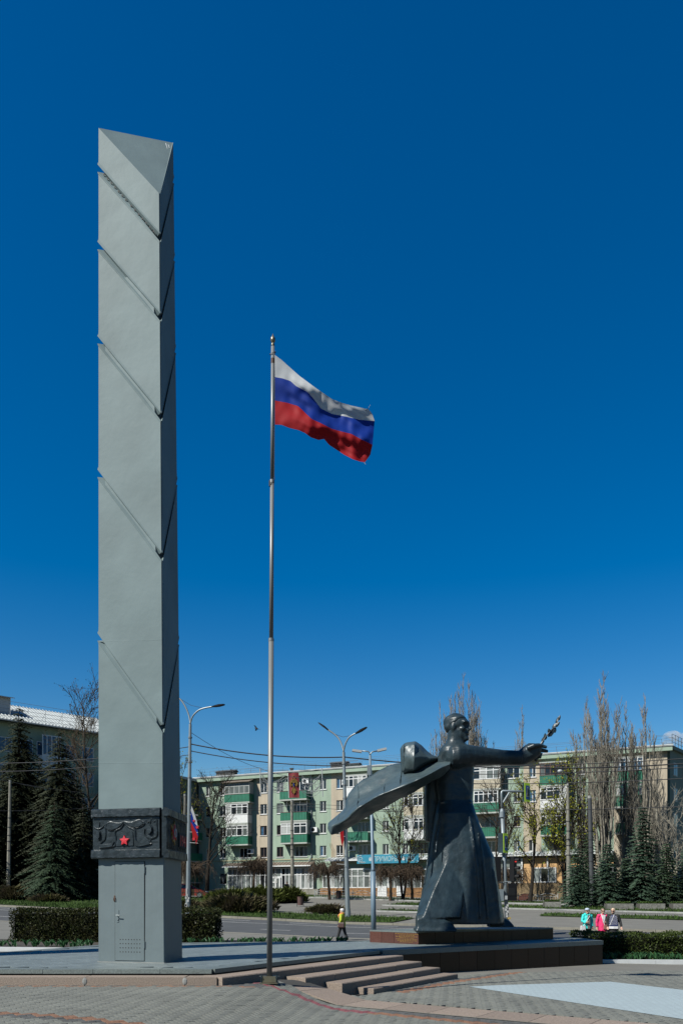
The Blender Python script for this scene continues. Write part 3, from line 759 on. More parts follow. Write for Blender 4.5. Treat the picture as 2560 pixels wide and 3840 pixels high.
for k in range(10):
    an = math.pi / 2 + k * math.pi / 5; r = R1 if k % 2 == 0 else R2
    pr = Vector((fe.x * math.cos(an), fe.y * math.cos(an), math.sin(an))) * r * 1.0
    fr.append(cen + pr * .82 + fn * .045); bk.append(cen + pr - fn * .02)
mb.loft([bk, fr], cap=False); top = cen + fn * .052; mb.add(fr + [top], [(k, (k + 1) % 10, 10) for k in range(10)])
mb.build('red_star', M['star_red'], pf)
pr_, Q2, L2, ax2 = panel(c0[3], c0[4], .13, .10, 'relief_panel')
mb = MB(); rr = random.Random(4)
for k in range(26):
    u = L2 * (k + .5) / 26; pts = [Q2(u + rr.uniform(-.03, .03), BZ0 + .2 + .7 * i / 5, .083) for i in range(6)]; mb.tube(pts, [.006, .02, .022, .02, .018, .006], 5)
mb.build('relief_carving', M['cast'], pr_)
mb = MB(); cen = Q2(.52, 2.90, .09); nn_ = (Q2(0, 0, 1) - Q2(0, 0, 0)); ee = (Q2(1, 0) - Q2(0, 0)); fr = []; bk = []
for k in range(20):
    an = k * math.pi / 10; r = .31 if k % 4 == 0 else .24 if k % 2 == 0 else .17
    p = (ee * math.cos(an) + Vector((0, 0, 1)) * math.sin(an)) * r; bk.append(cen + p - nn_ * .02); fr.append(cen + p * .9 + nn_ * .03)
mb.loft([bk, fr]); order = mb.build('order_emblem', M['gold'], pr_)
mb = MB(); fr = []; bk = []
for k in range(10):
    an = math.pi / 2 + k * math.pi / 5; r = .20 if k % 2 == 0 else .09
    p = (ee * math.cos(an) + Vector((0, 0, 1)) * math.sin(an)) * r; bk.append(cen + p + nn_ * .02); fr.append(cen + p * .9 + nn_ * .055)
mb.loft([bk, fr]); mb.build('emblem_star', M['star_red'], order)
mb = MB(); mb.tube([cen + nn_ * .06 + (ee * math.cos(a) + Vector((0, 0, 1)) * math.sin(a)) * .085 for a in [i * math.pi / 8 for i in range(17)]], .018, 5); mb.build('emblem_ring', M['lamp_grey'], order)
mb = MB(); mb.box(Q2(L2 - .42, 2.78, .095), (.62, .05, .34), ax2); mb.build('date_plate', M['dark'], pr_)
def text(name, s, size, m, loc, ex, ez, parent=None, extrude=.01, align='LEFT', bold=0.0):
    cu = bpy.data.curves.new(name, 'FONT'); cu.body = s; cu.size = size; cu.extrude = extrude; cu.align_x = align; cu.offset = bold; cu.resolution_u = 2
    t = bpy.data.objects.new(name, cu); col.objects.link(t)
    dg = bpy.context.evaluated_depsgraph_get(); dg.update()
    me = bpy.data.meshes.new_from_object(t.evaluated_get(dg)); bpy.data.objects.remove(t); bpy.data.curves.remove(cu)
    ex = Vector(ex).normalized(); ez = Vector(ez).normalized(); nz = ex.cross(ez)
    mt = Matrix((ex, ez, nz)).transposed().to_4x4(); mt.translation = Vector(loc) - (OFF.get(parent.name) if parent and OFF.get(parent.name) else Vector((0, 0, 0)))
    me.transform(mt); me.materials.clear(); me.materials.append(m); o = link(name, me, parent); return o
text('date_numerals', '1941', .36, M['star_red'], Q2(L2 - .70, 2.65, .115), ee, (0, 0, 1), pr_, .015)
c1 = ocor(2.9); panel(c1[5], c1[0], .1, .1, 'relief_panel')
# a second pylon of the same kind stands out of view to the left; its shade crosses the platform
P2 = thing('pylon', (-12.6, 17.9, 0), 'second grey three-sided pylon of the monument standing further left', 'pylon')
mb = MB(); t0 = [Vector((-13.4, 17.9)), Vector((-11.95, 17.3)), Vector((-11.9, 18.9))]
mb.loft([[Vector((*p, 0)) for p in t0], [Vector((*p, h)) for p, h in zip(t0, (17.5, 16, 18))]]); mb.build('cladding', M['obelisk'], P2)
mb = MB(); mb.loft([[Vector((*p, 2.32)) for p in inset([tuple(q) for q in t0], -.12)], [Vector((*p, 3.42)) for p in inset([tuple(q) for q in t0], -.12)]]); mb.build('relief_panel', M['cast'], P2)
# ================================================================== flagpole and flag
fp = P(1010, 3686, 16.1); fp.z = GP(fp.x, fp.y)
FPL = thing('flagpole', fp, 'tall steel flagpole with a gilt finial standing at the foot of the steps', 'flagpole')
top = P(1023, 1312, 16.1)
ft = lambda z: fp.lerp(top, (z - fp.z) / (top.z - fp.z))
zz = lambda py: CAMZ + (CY - py) / F * 16.1
def psec(z0, z1, r0, r1, name):
    mb = MB(); mb.tube([ft(z0), ft(z1)], [r0, r1], 16); return mb.build(name, M['steel'], FPL, smooth=True)
psec(fp.z + .12, zz(2400), .055, .052, 'lower_tube'); psec(zz(2400), zz(1806), .042, .040, 'middle_tube'); psec(zz(1806), zz(1300), .037, .036, 'upper_tube')
for py, r in ((2400, .056), (1806, .047)): mb = MB(); mb.tube([ft(zz(py) - .03), ft(zz(py) + .03)], r, 14); mb.build('collar', M['steel'], FPL)
mb = MB(); zt = zz(1300); prof = [(0, .028), (.02, .036), (.05, .036), (.06, .02), (.075, .022), (.10, .046), (.14, .05), (.17, .046), (.2, .028), (.23, .012), (.26, .004)]
rings = [[ft(zt + h) + Vector((math.cos(k * math.pi / 6) * r, math.sin(k * math.pi / 6) * r, 0)) for k in range(12)] for h, r in prof]
mb.loft(rings); mb.build('finial', M['brass'], FPL, smooth=True)
mb = MB(); b0 = fp + Vector((0, 0, .005)); mb.box(b0 + Vector((0, 0, .01)), (.36, .30, .02)); mb.box(b0 + Vector((0, -.06, .085)), (.30, .03, .12)); mb.box(b0 + Vector((0, .06, .085)), (.30, .03, .12)); mb.build('base_bracket', M['brass'], FPL)
mb = MB()
for x in (-.15, .15): mb.tube([b0 + Vector((x, -.1, .12)), b0 + Vector((x, .1, .12))], .022, 8); mb.tube([b0 + Vector((x, -.08, .0)), b0 + Vector((x, -.08, .17))], .013, 6); mb.tube([b0 + Vector((x, .08, .0)), b0 + Vector((x, .08, .17))], .013, 6)
mb.tube([b0 + Vector((-.2, 0, .135)), b0 + Vector((.2, 0, .135))], .014, 6); mb.build('clamp_bolt', M['bronze'], FPL)
mb = MB(); a = [ft(zz(y)) + Vector((.045, -.03, 0)) for y in (1320, 1500, 1700, 1790)]; mb.tube(a, .005, 4)
loop = lambda c, r, tilt: [c + Vector((math.cos(t) * r, math.sin(t) * r * .8, math.sin(t + 1) * tilt)) for t in [i * math.pi / 8 for i in range(17)]]
mb.tube(loop(ft(zz(1325)), .06, .03), .006, 4); mb.tube([ft(zz(1790)) + Vector((.05, -.03, 0)), ft(zz(1800)) + Vector((.06, -.04, 0)), ft(zz(1815)) + Vector((.0, -.05, 0)), ft(zz(1822)) + Vector((-.04, -.03, 0))], .005, 4)
mb.box(ft(zz(1815)) + Vector((-.045, -.02, 0)), (.03, .03, .11)); mb.build('halyard', M['wire'], FPL)
mb = MB(); mb.tube([ft(zz(1364)), ft(zz(1345))], .0385, 14); mb.build('rust_band', M['rust'], FPL)
FLG = thing('flag', P(1030, 1592, 16.05), 'large white, blue and red flag blowing to the right of the tall flagpole', 'flag')
LT = [(1030, 1331), (1054, 1348), (1085, 1376), (1121, 1408), (1180, 1452), (1244, 1496), (1280, 1510), (1317, 1521), (1382, 1535), (1395, 1552)]
LW = [(1031, 1414), (1060, 1419), (1089, 1429), (1110, 1448), (1153, 1470), (1175, 1495), (1203, 1532), (1244, 1552), (1300, 1563), (1347, 1574), (1404, 1579)]
LR = [(1031, 1502), (1075, 1510), (1118, 1523), (1143, 1547), (1168, 1571), (1205, 1588), (1244, 1608), (1280, 1618), (1317, 1627), (1355, 1648), (1396, 1668)]
LB = [(1031, 1592), (1056, 1593), (1083, 1604), (1120, 1613), (1144, 1624), (1165, 1640), (1194, 1650), (1215, 1646), (1233, 1668), (1253, 1681), (1290, 1705), (1323, 1722), (1350, 1731), (1368, 1733), (1388, 1705)]
def poly_at(L_, s):
    ls = [0]
    for a, b in zip(L_, L_[1:]): ls.append(ls[-1] + abs(b[0] - a[0]) + .001)
    d = s * ls[-1]
    for k in range(len(L_) - 1):
        if d <= ls[k + 1]:
            t = (d - ls[k]) / (ls[k + 1] - ls[k]); return Vector((L_[k][0] + (L_[k + 1][0] - L_[k][0]) * t, L_[k][1] + (L_[k + 1][1] - L_[k][1]) * t))
    return Vector(L_[-1])
def fold(px, py):
    """the cloth's ripples, in metres towards the viewer"""
    s = clamp((px - 1031) / 370); q = (py - 1331 - (px - 1031) * .55)
    e = (px - 1031) * .80 + (py - 1331) * .25; g = (py - 1331) * .85 - (px - 1031) * .50       # along and across the long folds
    v = .060 * math.sin(g / 19 + e / 70 + .6) * clamp(e / 80) + .045 * math.sin(e / 31 + .35 * math.sin(g / 30)) + .05 * noise.noise(Vector((e / 80, g / 24, 3.1)))
    v += .030 * noise.noise(Vector((e / 26, g / 40, 8.0))) * clamp((g + 10) / 60) * 1.5
    return v * (.12 + .88 * min(1, s * 2.2)) + .35 * s * s
def stripe(A, B, name, m, n=70, k=12):
    mb = MB(); vs = []
    for j in range(k + 1):
        for i in range(n + 1):
            s = i / n; p = poly_at(A, s).lerp(poly_at(B, s), j / k); vs.append(P(p.x, p.y, 16.05 + fold(p.x, p.y)))
    mb.add(vs, [(j * (n + 1) + i, j * (n + 1) + i + 1, (j + 1) * (n + 1) + i + 1, (j + 1) * (n + 1) + i) for j in range(k) for i in range(n)])
    o = mb.build(name, m, FLG, smooth=True); return o
stripe(LT, LW, 'white_stripe', M['flag_white']); stripe(LW, LR, 'blue_stripe', M['flag_blue']); stripe(LR, LB, 'red_stripe', M['flag_red'])
mb = MB()
for a, b, c in (((1367, 1538), (1380, 1532), (1388, 1517)), ((1370, 1540), (1382, 1530), (1385, 1522)), ((1362, 1732), (1367, 1737), (1370, 1742)), ((1366, 1733), (1370, 1738), (1369, 1741))): mb.tube([P(*p, 16.05 + fold(*p)) for p in (a, b, c)], .004, 3)
mb.build('frayed_threads', M['flag_white'], FLG)['kind'] = 'stuff'
# ================================================================== pedestal
PD = [Vector((.92, 26.1)), Vector((2.38, 24.75)), Vector((7.48, 28.3)), Vector((6.05, 29.4))]
PH = .40
pc = sum(PD, Vector((0, 0))) / 4
PED = thing('pedestal', (pc.x, pc.y, 0), 'low granite pedestal under the striding bronze figure, red on its lit end', 'pedestal')
mb = MB(); mb.prism([tuple(p) for p in inset([tuple(q) for q in PD], .03)], -.02, PH - .03); mb.build('core', M['mortar'], PED)
def clad(p, q, cuts, m, name='granite_slab'):
    d = q - p; e = d.normalized(); nn = Vector((e.y, -e.x)); ax = Matrix((Vector((e.x, e.y, 0)), Vector((-e.y, e.x, 0)), Vector((0, 0, 1)))).transposed()
    res = []
    for a, b in zip(cuts, cuts[1:]):
        c = p + d * ((a + b) / 2) - nn * .014; mb = MB(); mb.box((c.x, c.y, PH / 2 - .022), (d.length * (b - a) - .012, .03, PH - .05), ax); res.append(mb.build(name, m, PED))
    return res, e, nn
sl_, e, nn = clad(PD[0], PD[1], [0, .25, .51, 1], M['granite_red'])
clad(PD[1], PD[2], [0, .11, .24, .30, .42, .48, .60, .66, .78, .88, 1], M['granite_dark']); clad(PD[2], PD[3], [0, .5, 1], M['granite_dark']); clad(PD[3], PD[0], [0, .2, .4, .6, .8, 1], M['granite_dark'])
mb = MB(); ln = [1.0, .62, .94, .60, .9, .78, .55]
for k, l in enumerate(ln):
    z = PH - .085 - k * .042; u0 = .755 - .225 * l; u = u0; rr = random.Random(k)
    while u < .755 + .225 * l:
        w = rr.uniform(.012, .05); c = PD[0] + (PD[1] - PD[0]) * (u + w / 2) + nn * .003
        mb.box((c.x, c.y, z), ((PD[1] - PD[0]).length * w * .8, .004, .02), Matrix((Vector((e.x, e.y, 0)), Vector((-e.y, e.x, 0)), Vector((0, 0, 1)))).transposed()); u += w + .006
mb.build('worn_inscription', M['gold'], sl_[2])['kind'] = 'stuff'
for k in range(6):
    a, b = k / 6, (k + 1) / 6; mb = MB()
    q = [PD[1].lerp(PD[2], a + .001), PD[1].lerp(PD[2], b - .001), PD[0].lerp(PD[3], b - .001), PD[0].lerp(PD[3], a + .001)]
    cc = sum(q, Vector((0, 0))) / 4
    mb.prism([tuple(p + (p - cc).normalized() * .004) for p in q], PH - .045, PH); mb.build('cap_slab', M['granite_grey'], PED)
# ================================================================== the striding figure
Y0 = 25.95
def S(px, py, d=0.0): return P(px, py, Y0 + d)
root_s = S(1715, 3480, .2); root_s.z = PH
STA = thing('statue', root_s, 'huge dark bronze figure striding right, cape flying behind, one arm holding out an olive sprig', 'statue')
mb = MB()
def bodyring(py, l, r, dc, hd, k=0.0, sq=2.4, n=40, ph=0.0):
    c = S((l + r) / 2, py, dc); hx = (r - l) / 2 / F * (Y0 + dc); out = []
    for i in range(n):
        t = 2 * math.pi * i / n; co, si = math.cos(t), math.sin(t)
        m_ = (abs(co) ** sq + abs(si) ** sq) ** (-1 / sq)
        pl = 1 + k * math.cos(9 * t + ph) * (.6 + .4 * math.sin(2 * t))
        out.append(Vector((c.x + hx * co * m_ * pl, c.y + hd * si * m_ * pl, c.z)))
    return out
rows = [(3463, 1572, 1884, .15, 1.12, .06), (3440, 1568, 1884, .15, 1.12, .06), (3383, 1576, 1874, .15, 1.06, .055), (3298, 1590, 1859, .12, .98, .045), (3218, 1604, 1851, .1, .9, .035), (3167, 1611, 1828, .08, .82, .025),
        (3098, 1622, 1798, .05, .72, .008), (3055, 1629, 1783, .0, .64, .0), (3022, 1634, 1773, .08, .52, 0), (3006, 1638, 1770, .1, .48, 0), (2996, 1637, 1771, .1, .48, 0), (2945, 1632, 1774, .12, .46, 0), (2890, 1630, 1776, .12, .46, 0), (2850, 1634, 1774, .08, .46, 0),
        (2825, 1644, 1764, .0, .52, 0), (2808, 1648, 1754, .0, .46, 0), (2795, 1662, 1745, -.02, .36, 0), (2783, 1672, 1740, -.03, .30, 0), (2766, 1677, 1738, -.05, .28, 0), (2745, 1679, 1738, -.06, .28, 0)]
mb.loft([bodyring(*r) for r in rows])
# coat edge and seams falling from the waist
for pts in (((1655, 3060, -.66), (1640, 3130, -.74), (1632, 3200, -.84)), ((1795, 3110, -.62), (1812, 3250, -.78), (1828, 3440, -.92)), ((1760, 3060, -.62), (1790, 3250, -.86), (1800, 3440, -1.0)), ((1850, 3260, -.55), (1862, 3350, -.62), (1872, 3450, -.66)), ((1620, 3110, -.4), (1607, 3200, -.5), (1590, 3320, -.6))):
    mb.tube([S(*p) for p in pts], [.02, .045, .03], 6)
mb.tube([S(1636, 3006, -.30), S(1665, 3008, -.34), S(1705, 3009, -.40), S(1745, 3008, -.33), S(1769, 3006, -.28)], .022, 6)
# near leg pushing through the coat: a wedge with a sharp front-left crease
leg = []
for py, l, c, r in ((3196, 1680, 1687, 1728), (3225, 1655, 1676, 1740), (3287, 1616, 1649, 1738), (3335, 1590, 1627, 1736), (3390, 1570, 1604, 1732), (3442, 1558, 1585, 1722)):
    t = (py - 3196) / 246; dd = -.62 - .85 * t
    leg.append([S(l, py, .1), S(l, py, -.35 - .45 * t), S(c, py, dd), S((c + r) / 2, py, dd + .06), S(r, py, dd + .22), S(r + 14, py, -.2)])
mb.loft(leg)
# feet
def foot(pts, d, hd):
    rings = []
    for px, top_, bot in pts:
        a, b = S(px, top_, d), S(px, bot, d)
        rings.append([Vector((a.x, a.y - hd, b.z)), Vector((a.x, a.y + hd, b.z)), Vector((a.x, a.y + hd * .9, (a.z * .75 + b.z * .25))), Vector((a.x, a.y + hd * .5, a.z)), Vector((a.x, a.y - hd * .5, a.z)), Vector((a.x, a.y - hd * .9, (a.z * .75 + b.z * .25)))])
    mb.loft(rings)
foot([(1560, 3432, 3489), (1575, 3428, 3489), (1620, 3440, 3489), (1660, 3446, 3489), (1685, 3456, 3489), (1698, 3468, 3488)], -1.12, .38)
foot([(1553, 3479, 3492), (1565, 3476, 3493), (1640, 3478, 3493), (1695, 3476, 3493), (1706, 3480, 3492)], -1.12, .43)
foot([(1830, 3430, 3472), (1880, 3438, 3472), (1905, 3452, 3473), (1914, 3462, 3473)], .55, .34)
foot([(1830, 3464, 3476), (1905, 3464, 3476), (1919, 3468, 3476)], .55, .38)
# arm hanging behind
mb.loft([bodyring(py, l, r, .42, .3, 0, 2.6, 16) for py, l, r in ((3156, 1597, 1620), (3150, 1595, 1622), (3080, 1592, 1630), (3000, 1590, 1642), (2940, 1593, 1650), (2890, 1605, 1660), (2850, 1622, 1670))])
# arm held out
def xring(px, t_, b_, d, hd, n=16, sq=2.3):
    a, b = S(px, t_, d), S(px, b_, d); c = (a + b) / 2; hz = (a.z - b.z) / 2; out = []
    for i in range(n):
        t = 2 * math.pi * i / n; co, si = math.cos(t), math.sin(t); m_ = (abs(co) ** sq + abs(si) ** sq) ** (-1 / sq)
        out.append(Vector((c.x, c.y + hd * co * m_, c.z + hz * si * m_)))
    return out
mb.loft([xring(*r) for r in ((1668, 2812, 2862, -.1, .34), (1690, 2798, 2884, -.26, .44), (1715, 2790, 2884, -.27, .46), (1745, 2792, 2876, -.18, .40), (1775, 2797, 2871, -.06, .35), (1820, 2804, 2869, .12, .31), (1880, 2812, 2869, .34, .28), (1930, 2815, 2869, .42, .26), (1950, 2815, 2870, .44, .27), (1953, 2816, 2869, .44, .24))])
# neck and head, turned towards the right and a little to the viewer
mb.tube([S(1706, 2790, .0), S(1708, 2760, -.05)], [.27, .24], 14)
HC = S(1714, 2728, -.05); hf = Vector((.86, -.51, 0)).normalized(); hs = Vector((-hf.y, hf.x, 0)) * -1      # face, viewer side
HX = Matrix((hf, -hs, Vector((0, 0, 1)))).transposed(); px_ = Y0 / F
def H(f, s, u): return HC + hf * f + hs * s + Vector((0, 0, u))
mb.ell(H(-.05, 0, .10), (.39, .315, .335), 20, 14, HX)               # skull
mb.loft([[H(f * k, s * k2, u) for f, s in ((.34, -.10), (.37, 0), (.34, .10), (.22, .23), (-.06, .275), (-.06, -.275), (.22, -.23))] for u, k, k2 in ((.30, .74, .9), (.20, .94, 1.0), (.13, 1.0, 1.0), (.09, .84, .94), (-.02, .79, .93), (-.09, .90, 1.0), (-.20, .98, .97), (-.34, .95, .86), (-.44, .86, .66), (-.48, .7, .5))])
mb.loft([[H(.29, s, u), H(.425 - abs(s) * .30, s, u + .02), H(.385 - abs(s) * .28, s, u + .085), H(.28, s, u + .10)] for s, u in ((-.23, .07), (-.12, .095), (-.03, .085), (.03, .085), (.12, .095), (.23, .07))])
mb.loft([[H(.30, -.03, .10), H(.38, -.025, .10), H(.38, .025, .10), H(.30, .03, .10)], [H(.30, -.06, -.10), H(.505, -.04, -.10), H(.505, .04, -.10), H(.30, .06, -.10)], [H(.30, -.06, -.14), H(.41, -.045, -.145), H(.41, .045, -.145), H(.30, .06, -.14)]])
for s in (-.165, .165): mb.ell(H(.235, s, -.09), (.11, .085, .07), 10, 8, HX)     # cheekbones
mb.ell(H(.335, 0, -.215), (.065, .10, .028), 10, 8, HX); mb.ell(H(.33, 0, -.265), (.06, .085, .026), 10, 8, HX)      # lips
mb.ell(H(.30, 0, -.395), (.095, .11, .08), 10, 8, HX)
for s in (-.31, .31): mb.ell(H(-.03, s, -.04), (.085, .055, .14), 10, 8, HX)
body = remeshed(mb, 'figure', M['bronze'], .032, STA, smooth_it=2)
# hair, a cap with a parted fringe
mb = MB()
mb.ell(H(-.06, 0, .105), (.392, .322, .345), 48, 34, HX)
o = mb.build('hair', M['bronze'], STA, smooth=True); bm = bmesh.new(); bm.from_mesh(o.data)
off = OFF[STA.name]
hc_ = HC - off
for v in bm.verts:
    p = v.co - hc_; f, s, u = p.dot(hf), p.dot(hs), p.z
    thr = lerp_tab([(-.4, -.30), (-.14, -.22), (-.11, .06), (-.02, .09), (.06, .10), (.10, .16), (.20, .235), (.30, .255)], f) + .018 * math.sin(s * 22 + f * 9)
    k = sm((u - thr) / .05 + .5); c_ = hc_ + Vector((0, 0, .08)); v.co = c_ + (v.co - c_) * (.86 + .175 * k) + v.normal * (.035 * noise.noise(Vector((v.co.x * 4, v.co.y * 4, v.co.z * 9))) * k)
bm.to_mesh(o.data); bm.free()
# eye sockets read as deep hollows
# hand
Y0 += .38
mb = MB()
mb.loft([xring(*r) for r in ((1944, 2813, 2868, .06, .22), (1960, 2800, 2869, .08, .25), (1980, 2787, 2862, .10, .27), (2000, 2788, 2850, .12, .27), (2016, 2791, 2838, .12, .24), (2024, 2797, 2830, .12, .18))])
mb.tube([S(2006, 2797, .02), S(2030, 2797, -.02), S(2049, 2803, -.02)], [.075, .066, .05], 9)
mb.tube([S(2006, 2812, .12), S(2034, 2814, .12), S(2053, 2818, .12)], [.08, .07, .052], 9)
mb.tube([S(2006, 2826, .22), S(2028, 2830, .26), S(2022, 2842, .2)], [.078, .07, .055], 9)
mb.tube([S(1998, 2838, .28), S(2014, 2844, .3), S(2006, 2853, .22)], [.07, .06, .05], 9)
mb.tube([S(1976, 2806, -.16), S(2000, 2797, -.24), S(2019, 2794, -.16), S(2030, 2797, -.10)], [.085, .08, .066, .048], 9)
remeshed(mb, 'hand', M['bronze'], .022, STA, smooth_it=1)
# sprig
mb = MB(); stem = [S(2012, 2815, .0), S(2026, 2790, .0), S(2045, 2762, -.04), (S(2070, 2733, -.02)), S(2088, 2708, 0), S(2097, 2682, .02)]
mb.tube(stem, [.028, .026, .024, .020, .015, .006], 6); sp = mb.build('sprig_stem', M['bronze'], STA)
def leaf(p, q, w, tw):
    p, q = Vector(p), Vector(q); d = (q - p); sx = d.normalized().cross(Vector((math.sin(tw), math.cos(tw), 0))).normalized() * w; mb = MB(); nb = d.normalized().cross(sx).normalized() * .02
    mb.add([p, p + d * .3 + sx, p + d * .65 + sx * .8, q, p + d * .65 - sx * .8, p + d * .3 - sx, p + d * .45 + nb], ((0, 1, 6), (1, 2, 6), (2, 3, 6), (3, 4, 6), (4, 5, 6), (5, 0, 6)))
    o = mb.build('leaf', M['bronze'], STA); so = o.modifiers.new('t', 'SOLIDIFY'); so.thickness = .012
for a, b, w, t in (((2032, 2788), (2036, 2763), .05, 0), ((2044, 2776), (2042, 2748), .055, .3), ((2052, 2764), (2078, 2738), .07, .2), ((2060, 2750), (2056, 2731), .06, .5), ((2068, 2748), (2083, 2728), .09, .1), ((2072, 2735), (2080, 2712), .06, .9), ((2078, 2728), (2098, 2706), .055, .3), ((2084, 2716), (2090, 2690), .05, 1.0), ((2090, 2704), (2100, 2682), .045, .4), ((2034, 2792), (2030, 2770), .035, .2)):
    leaf(S(*a, .0), S(*b, random.uniform(-.06, .06)), w, t)
Y0 -= .38
# ------------------------------------------------------------------ cape
st = [ # px: (top y,d) crease(y,d) ridge(y,d) bottom(y,d) back(y,d)
 (1690, (2838, .0), (2846, -.25), (2862, -1.0), (2886, -.80), (2870, -.1)),
 (1650, (2836, .45), (2856, -.15), (2880, -1.42), (2914, -.75), (2880, .5)),
 (1580, (2848, .85), (2886, -.05), (2919, -1.75), (2958, -.85), (2905, .8)),
 (1500, (2860, 1.0), (2908, .0), (2954, -1.75), (2999, -.75), (2945, .9)),
 (1440, (2878, 1.0), (2944, .28), (2974, -1.6), (3028, -.6), (2980, .9)),
 (1385, (2906, .95), (2975, .22), (3002, -1.4), (3063, -.45), (3015, .85)),
 (1340, (2938, .9), (3003, .16), (3031, -1.2), (3089, -.3), (3050, .8)),
 (1306, (2977, .8), (3028, .12), (3066, -.95), (3108, -.12), (3082, .7)),
 (1293, (3026, .6), (3042, .08), (3076, -.85), (3113, -.12), (3096, .55)),
 (1268, (3052, .4), (3062, .05), (3090, -.52), (3122, -.12), (3108, .4)),
 (1243, (3074, .2), (3080, .0), (3098, -.36), (3128, -.30), (3118, .2)),
 (1229, (3088, .1), (3091, -.02), (3096, -.16), (3106, -.14), (3102, .1))]
rings = []
for px, *q in st: rings.append([S(px, y, d) for y, d in q])
mb = MB(); mb.loft(rings)
def crease_obj(mb, name, m, cr, levels=2, dent=.02, sc=1.3):
    o = mb.build(name, m, STA, smooth=True); bm = bmesh.new(); bm.from_mesh(o.data)
    cl = bm.edges.layers.float.get('crease_edge') or bm.edges.layers.float.new('crease_edge')
    for e_ in bm.edges: e_[cl] = cr(e_)
    bm.to_mesh(o.data); bm.free()
    ss = o.modifiers.new('s', 'SUBSURF'); ss.levels = ss.render_levels = levels
    dg = bpy.context.evaluated_depsgraph_get(); dg.update(); me = bpy.data.meshes.new_from_object(o.evaluated_get(dg)); o.modifiers.clear(); o.data = me
    for v in me.vertices:
        p = Vector(v.co) * sc; k = noise.noise(p) * dent + noise.noise(p * 2.7) * dent * .45
        v.co += v.normal * k
    me.update(); return o
def cr(e_):
    if len(e_.link_faces) < 2: return 1
    a = e_.calc_face_angle(0); return 1.0 if a > .5 else .7 if a > .3 else .15
cape = crease_obj(mb, 'cape', M['cape'], cr, 3, .06, 1.6)
for k in (3, 4, 6, 9):                                    # welded seams across the sheets
    r_ = rings[k]; mb = MB(); mb.tube([r_[0] + Vector((0, -.02, .0)), r_[0].lerp(r_[1], .5) + Vector((.03, -.03, .005)), r_[1] + Vector((.02, -.02, .02)), r_[1].lerp(r_[2], .5) + Vector((-.02, 0, .015)), r_[2] + Vector((0, -.01, 0))], [.006, .02, .016, .018, .006], 6); mb.build('weld_seam', M['cape'], cape, smooth=True)
# the raised shoulder fold
outl = [(1499, 2808), (1508, 2793), (1522, 2784), (1557, 2779), (1580, 2794), (1600, 2815), (1622, 2832), (1655, 2842), (1600, 2872), (1552, 2903), (1507, 2897), (1502, 2862)]
mb = MB(); nO = len(outl); A_ = [S(x, y, -.1 if x < 1600 else .0) for x, y in outl]; cxy = (1555, 2842)
B_ = [S(cxy[0] + (x - cxy[0]) * .9, cxy[1] + (y - cxy[1]) * .9, .75) for x, y in outl]
ins = [(1513, 2812), (1518, 2800), (1530, 2794), (1553, 2790), (1568, 2806), (1585, 2822), (1600, 2836), (1612, 2846), (1586, 2862), (1552, 2886), (1517, 2884), (1515, 2840)]
C_ = [S(x, y, -.42 if x < 1540 else -.62 if x < 1560 else -.42) for x, y in ins]
mid = [S(1553, 2838, -.80), S(1514, 2838, -.46)]
mb.loft([B_, A_, C_], cap=False); vs = C_ + mid
mb.add(vs, [(0, 1, 13), (1, 2, 12, 13), (2, 3, 12), (3, 4, 12), (4, 5, 12), (5, 6, 12), (6, 7, 8, 12), (8, 9, 12), (9, 10, 13, 12), (10, 11, 13), (11, 0, 13)])
mb.add(B_, [tuple(range(nO))[::-1]])
bmt = mb.build('shoulder_fold', M['cape'], STA); bm = bmesh.new(); bm.from_mesh(bmt.data); bmesh.ops.remove_doubles(bm, verts=bm.verts, dist=.002); bmesh.ops.recalc_face_normals(bm, faces=bm.faces)
bmesh.ops.bevel(bm, geom=list(bm.edges), offset=.035, segments=2, affect='EDGES', profile=.5); bm.to_mesh(bmt.data); bm.free()
bmt.data.polygons.foreach_set('use_smooth', [True] * len(bmt.data.polygons))
# seam welds
mb = MB()
for (a, b) in (((1348, 2934), (1354, 3004)), ((1436, 2884), (1448, 2950)), ((1488, 2862), (1500, 2912))):
    pass
# ================================================================== apartment block
A0 = Vector((-18.44, 104.0)); A1 = Vector((33.3, 81.9)); UL = (A1 - A0).length; UX = (A1 - A0).normalized(); RZ = math.atan2(UX.y, UX.x)
def fu(px):
    k = (px - CX) / F; return (k * A0.y - A0.x) / (UX.x - k * UX.y)
def fz(px, py):
    Y = A0.y + fu(px) * UX.y; return CAMZ + (CY - py) / F * Y
BLD = thing('apartment_block', (A0.x, A0.y, 0), 'long five storey apartment block with pale green and beige walls and green balconies', 'building', rz=RZ)
ROW = [(15.87, 14.67), (13.27, 12.0), (10.55, 9.35), (7.85, 6.6)]          # head, sill of the four upper storeys
ROOF = 17.05; GZ = .6; DEP = 12.0
openings = []; wins = []
def W(px0, px1, r, style='w2', m='glass'):
    u0, u1 = fu(px0), fu(px1); h, s_ = ROW[r]; openings.append((u0, u1, s_, h)); wins.append((u0, u1, s_, h, style, m))
for r in range(4):
    W(773, 789, r); W(824, 847, r); W(976, 1001, r); W(1038, 1062, r, m='glass_curtain' if r == 1 else 'glass'); W(1199, 1223, r); W(1261, 1286, r); W(1434, 1457, r)
    if r > 0: W(1508, 1530, r)
    W(1900, 1947, r) if r == 0 else W(1925, 1949, r); W(1982, 2008, r, m='glass_blue' if r == 1 else 'glass'); W(2170, 2192, r); W(2252, 2275, r)
for a, b in ((898, 942), (1105, 1152), (1342, 1390), (1567, 1605), (1826, 1872), (2070, 2124), (2330, 2385)): W(a, b, 3, 'w3')
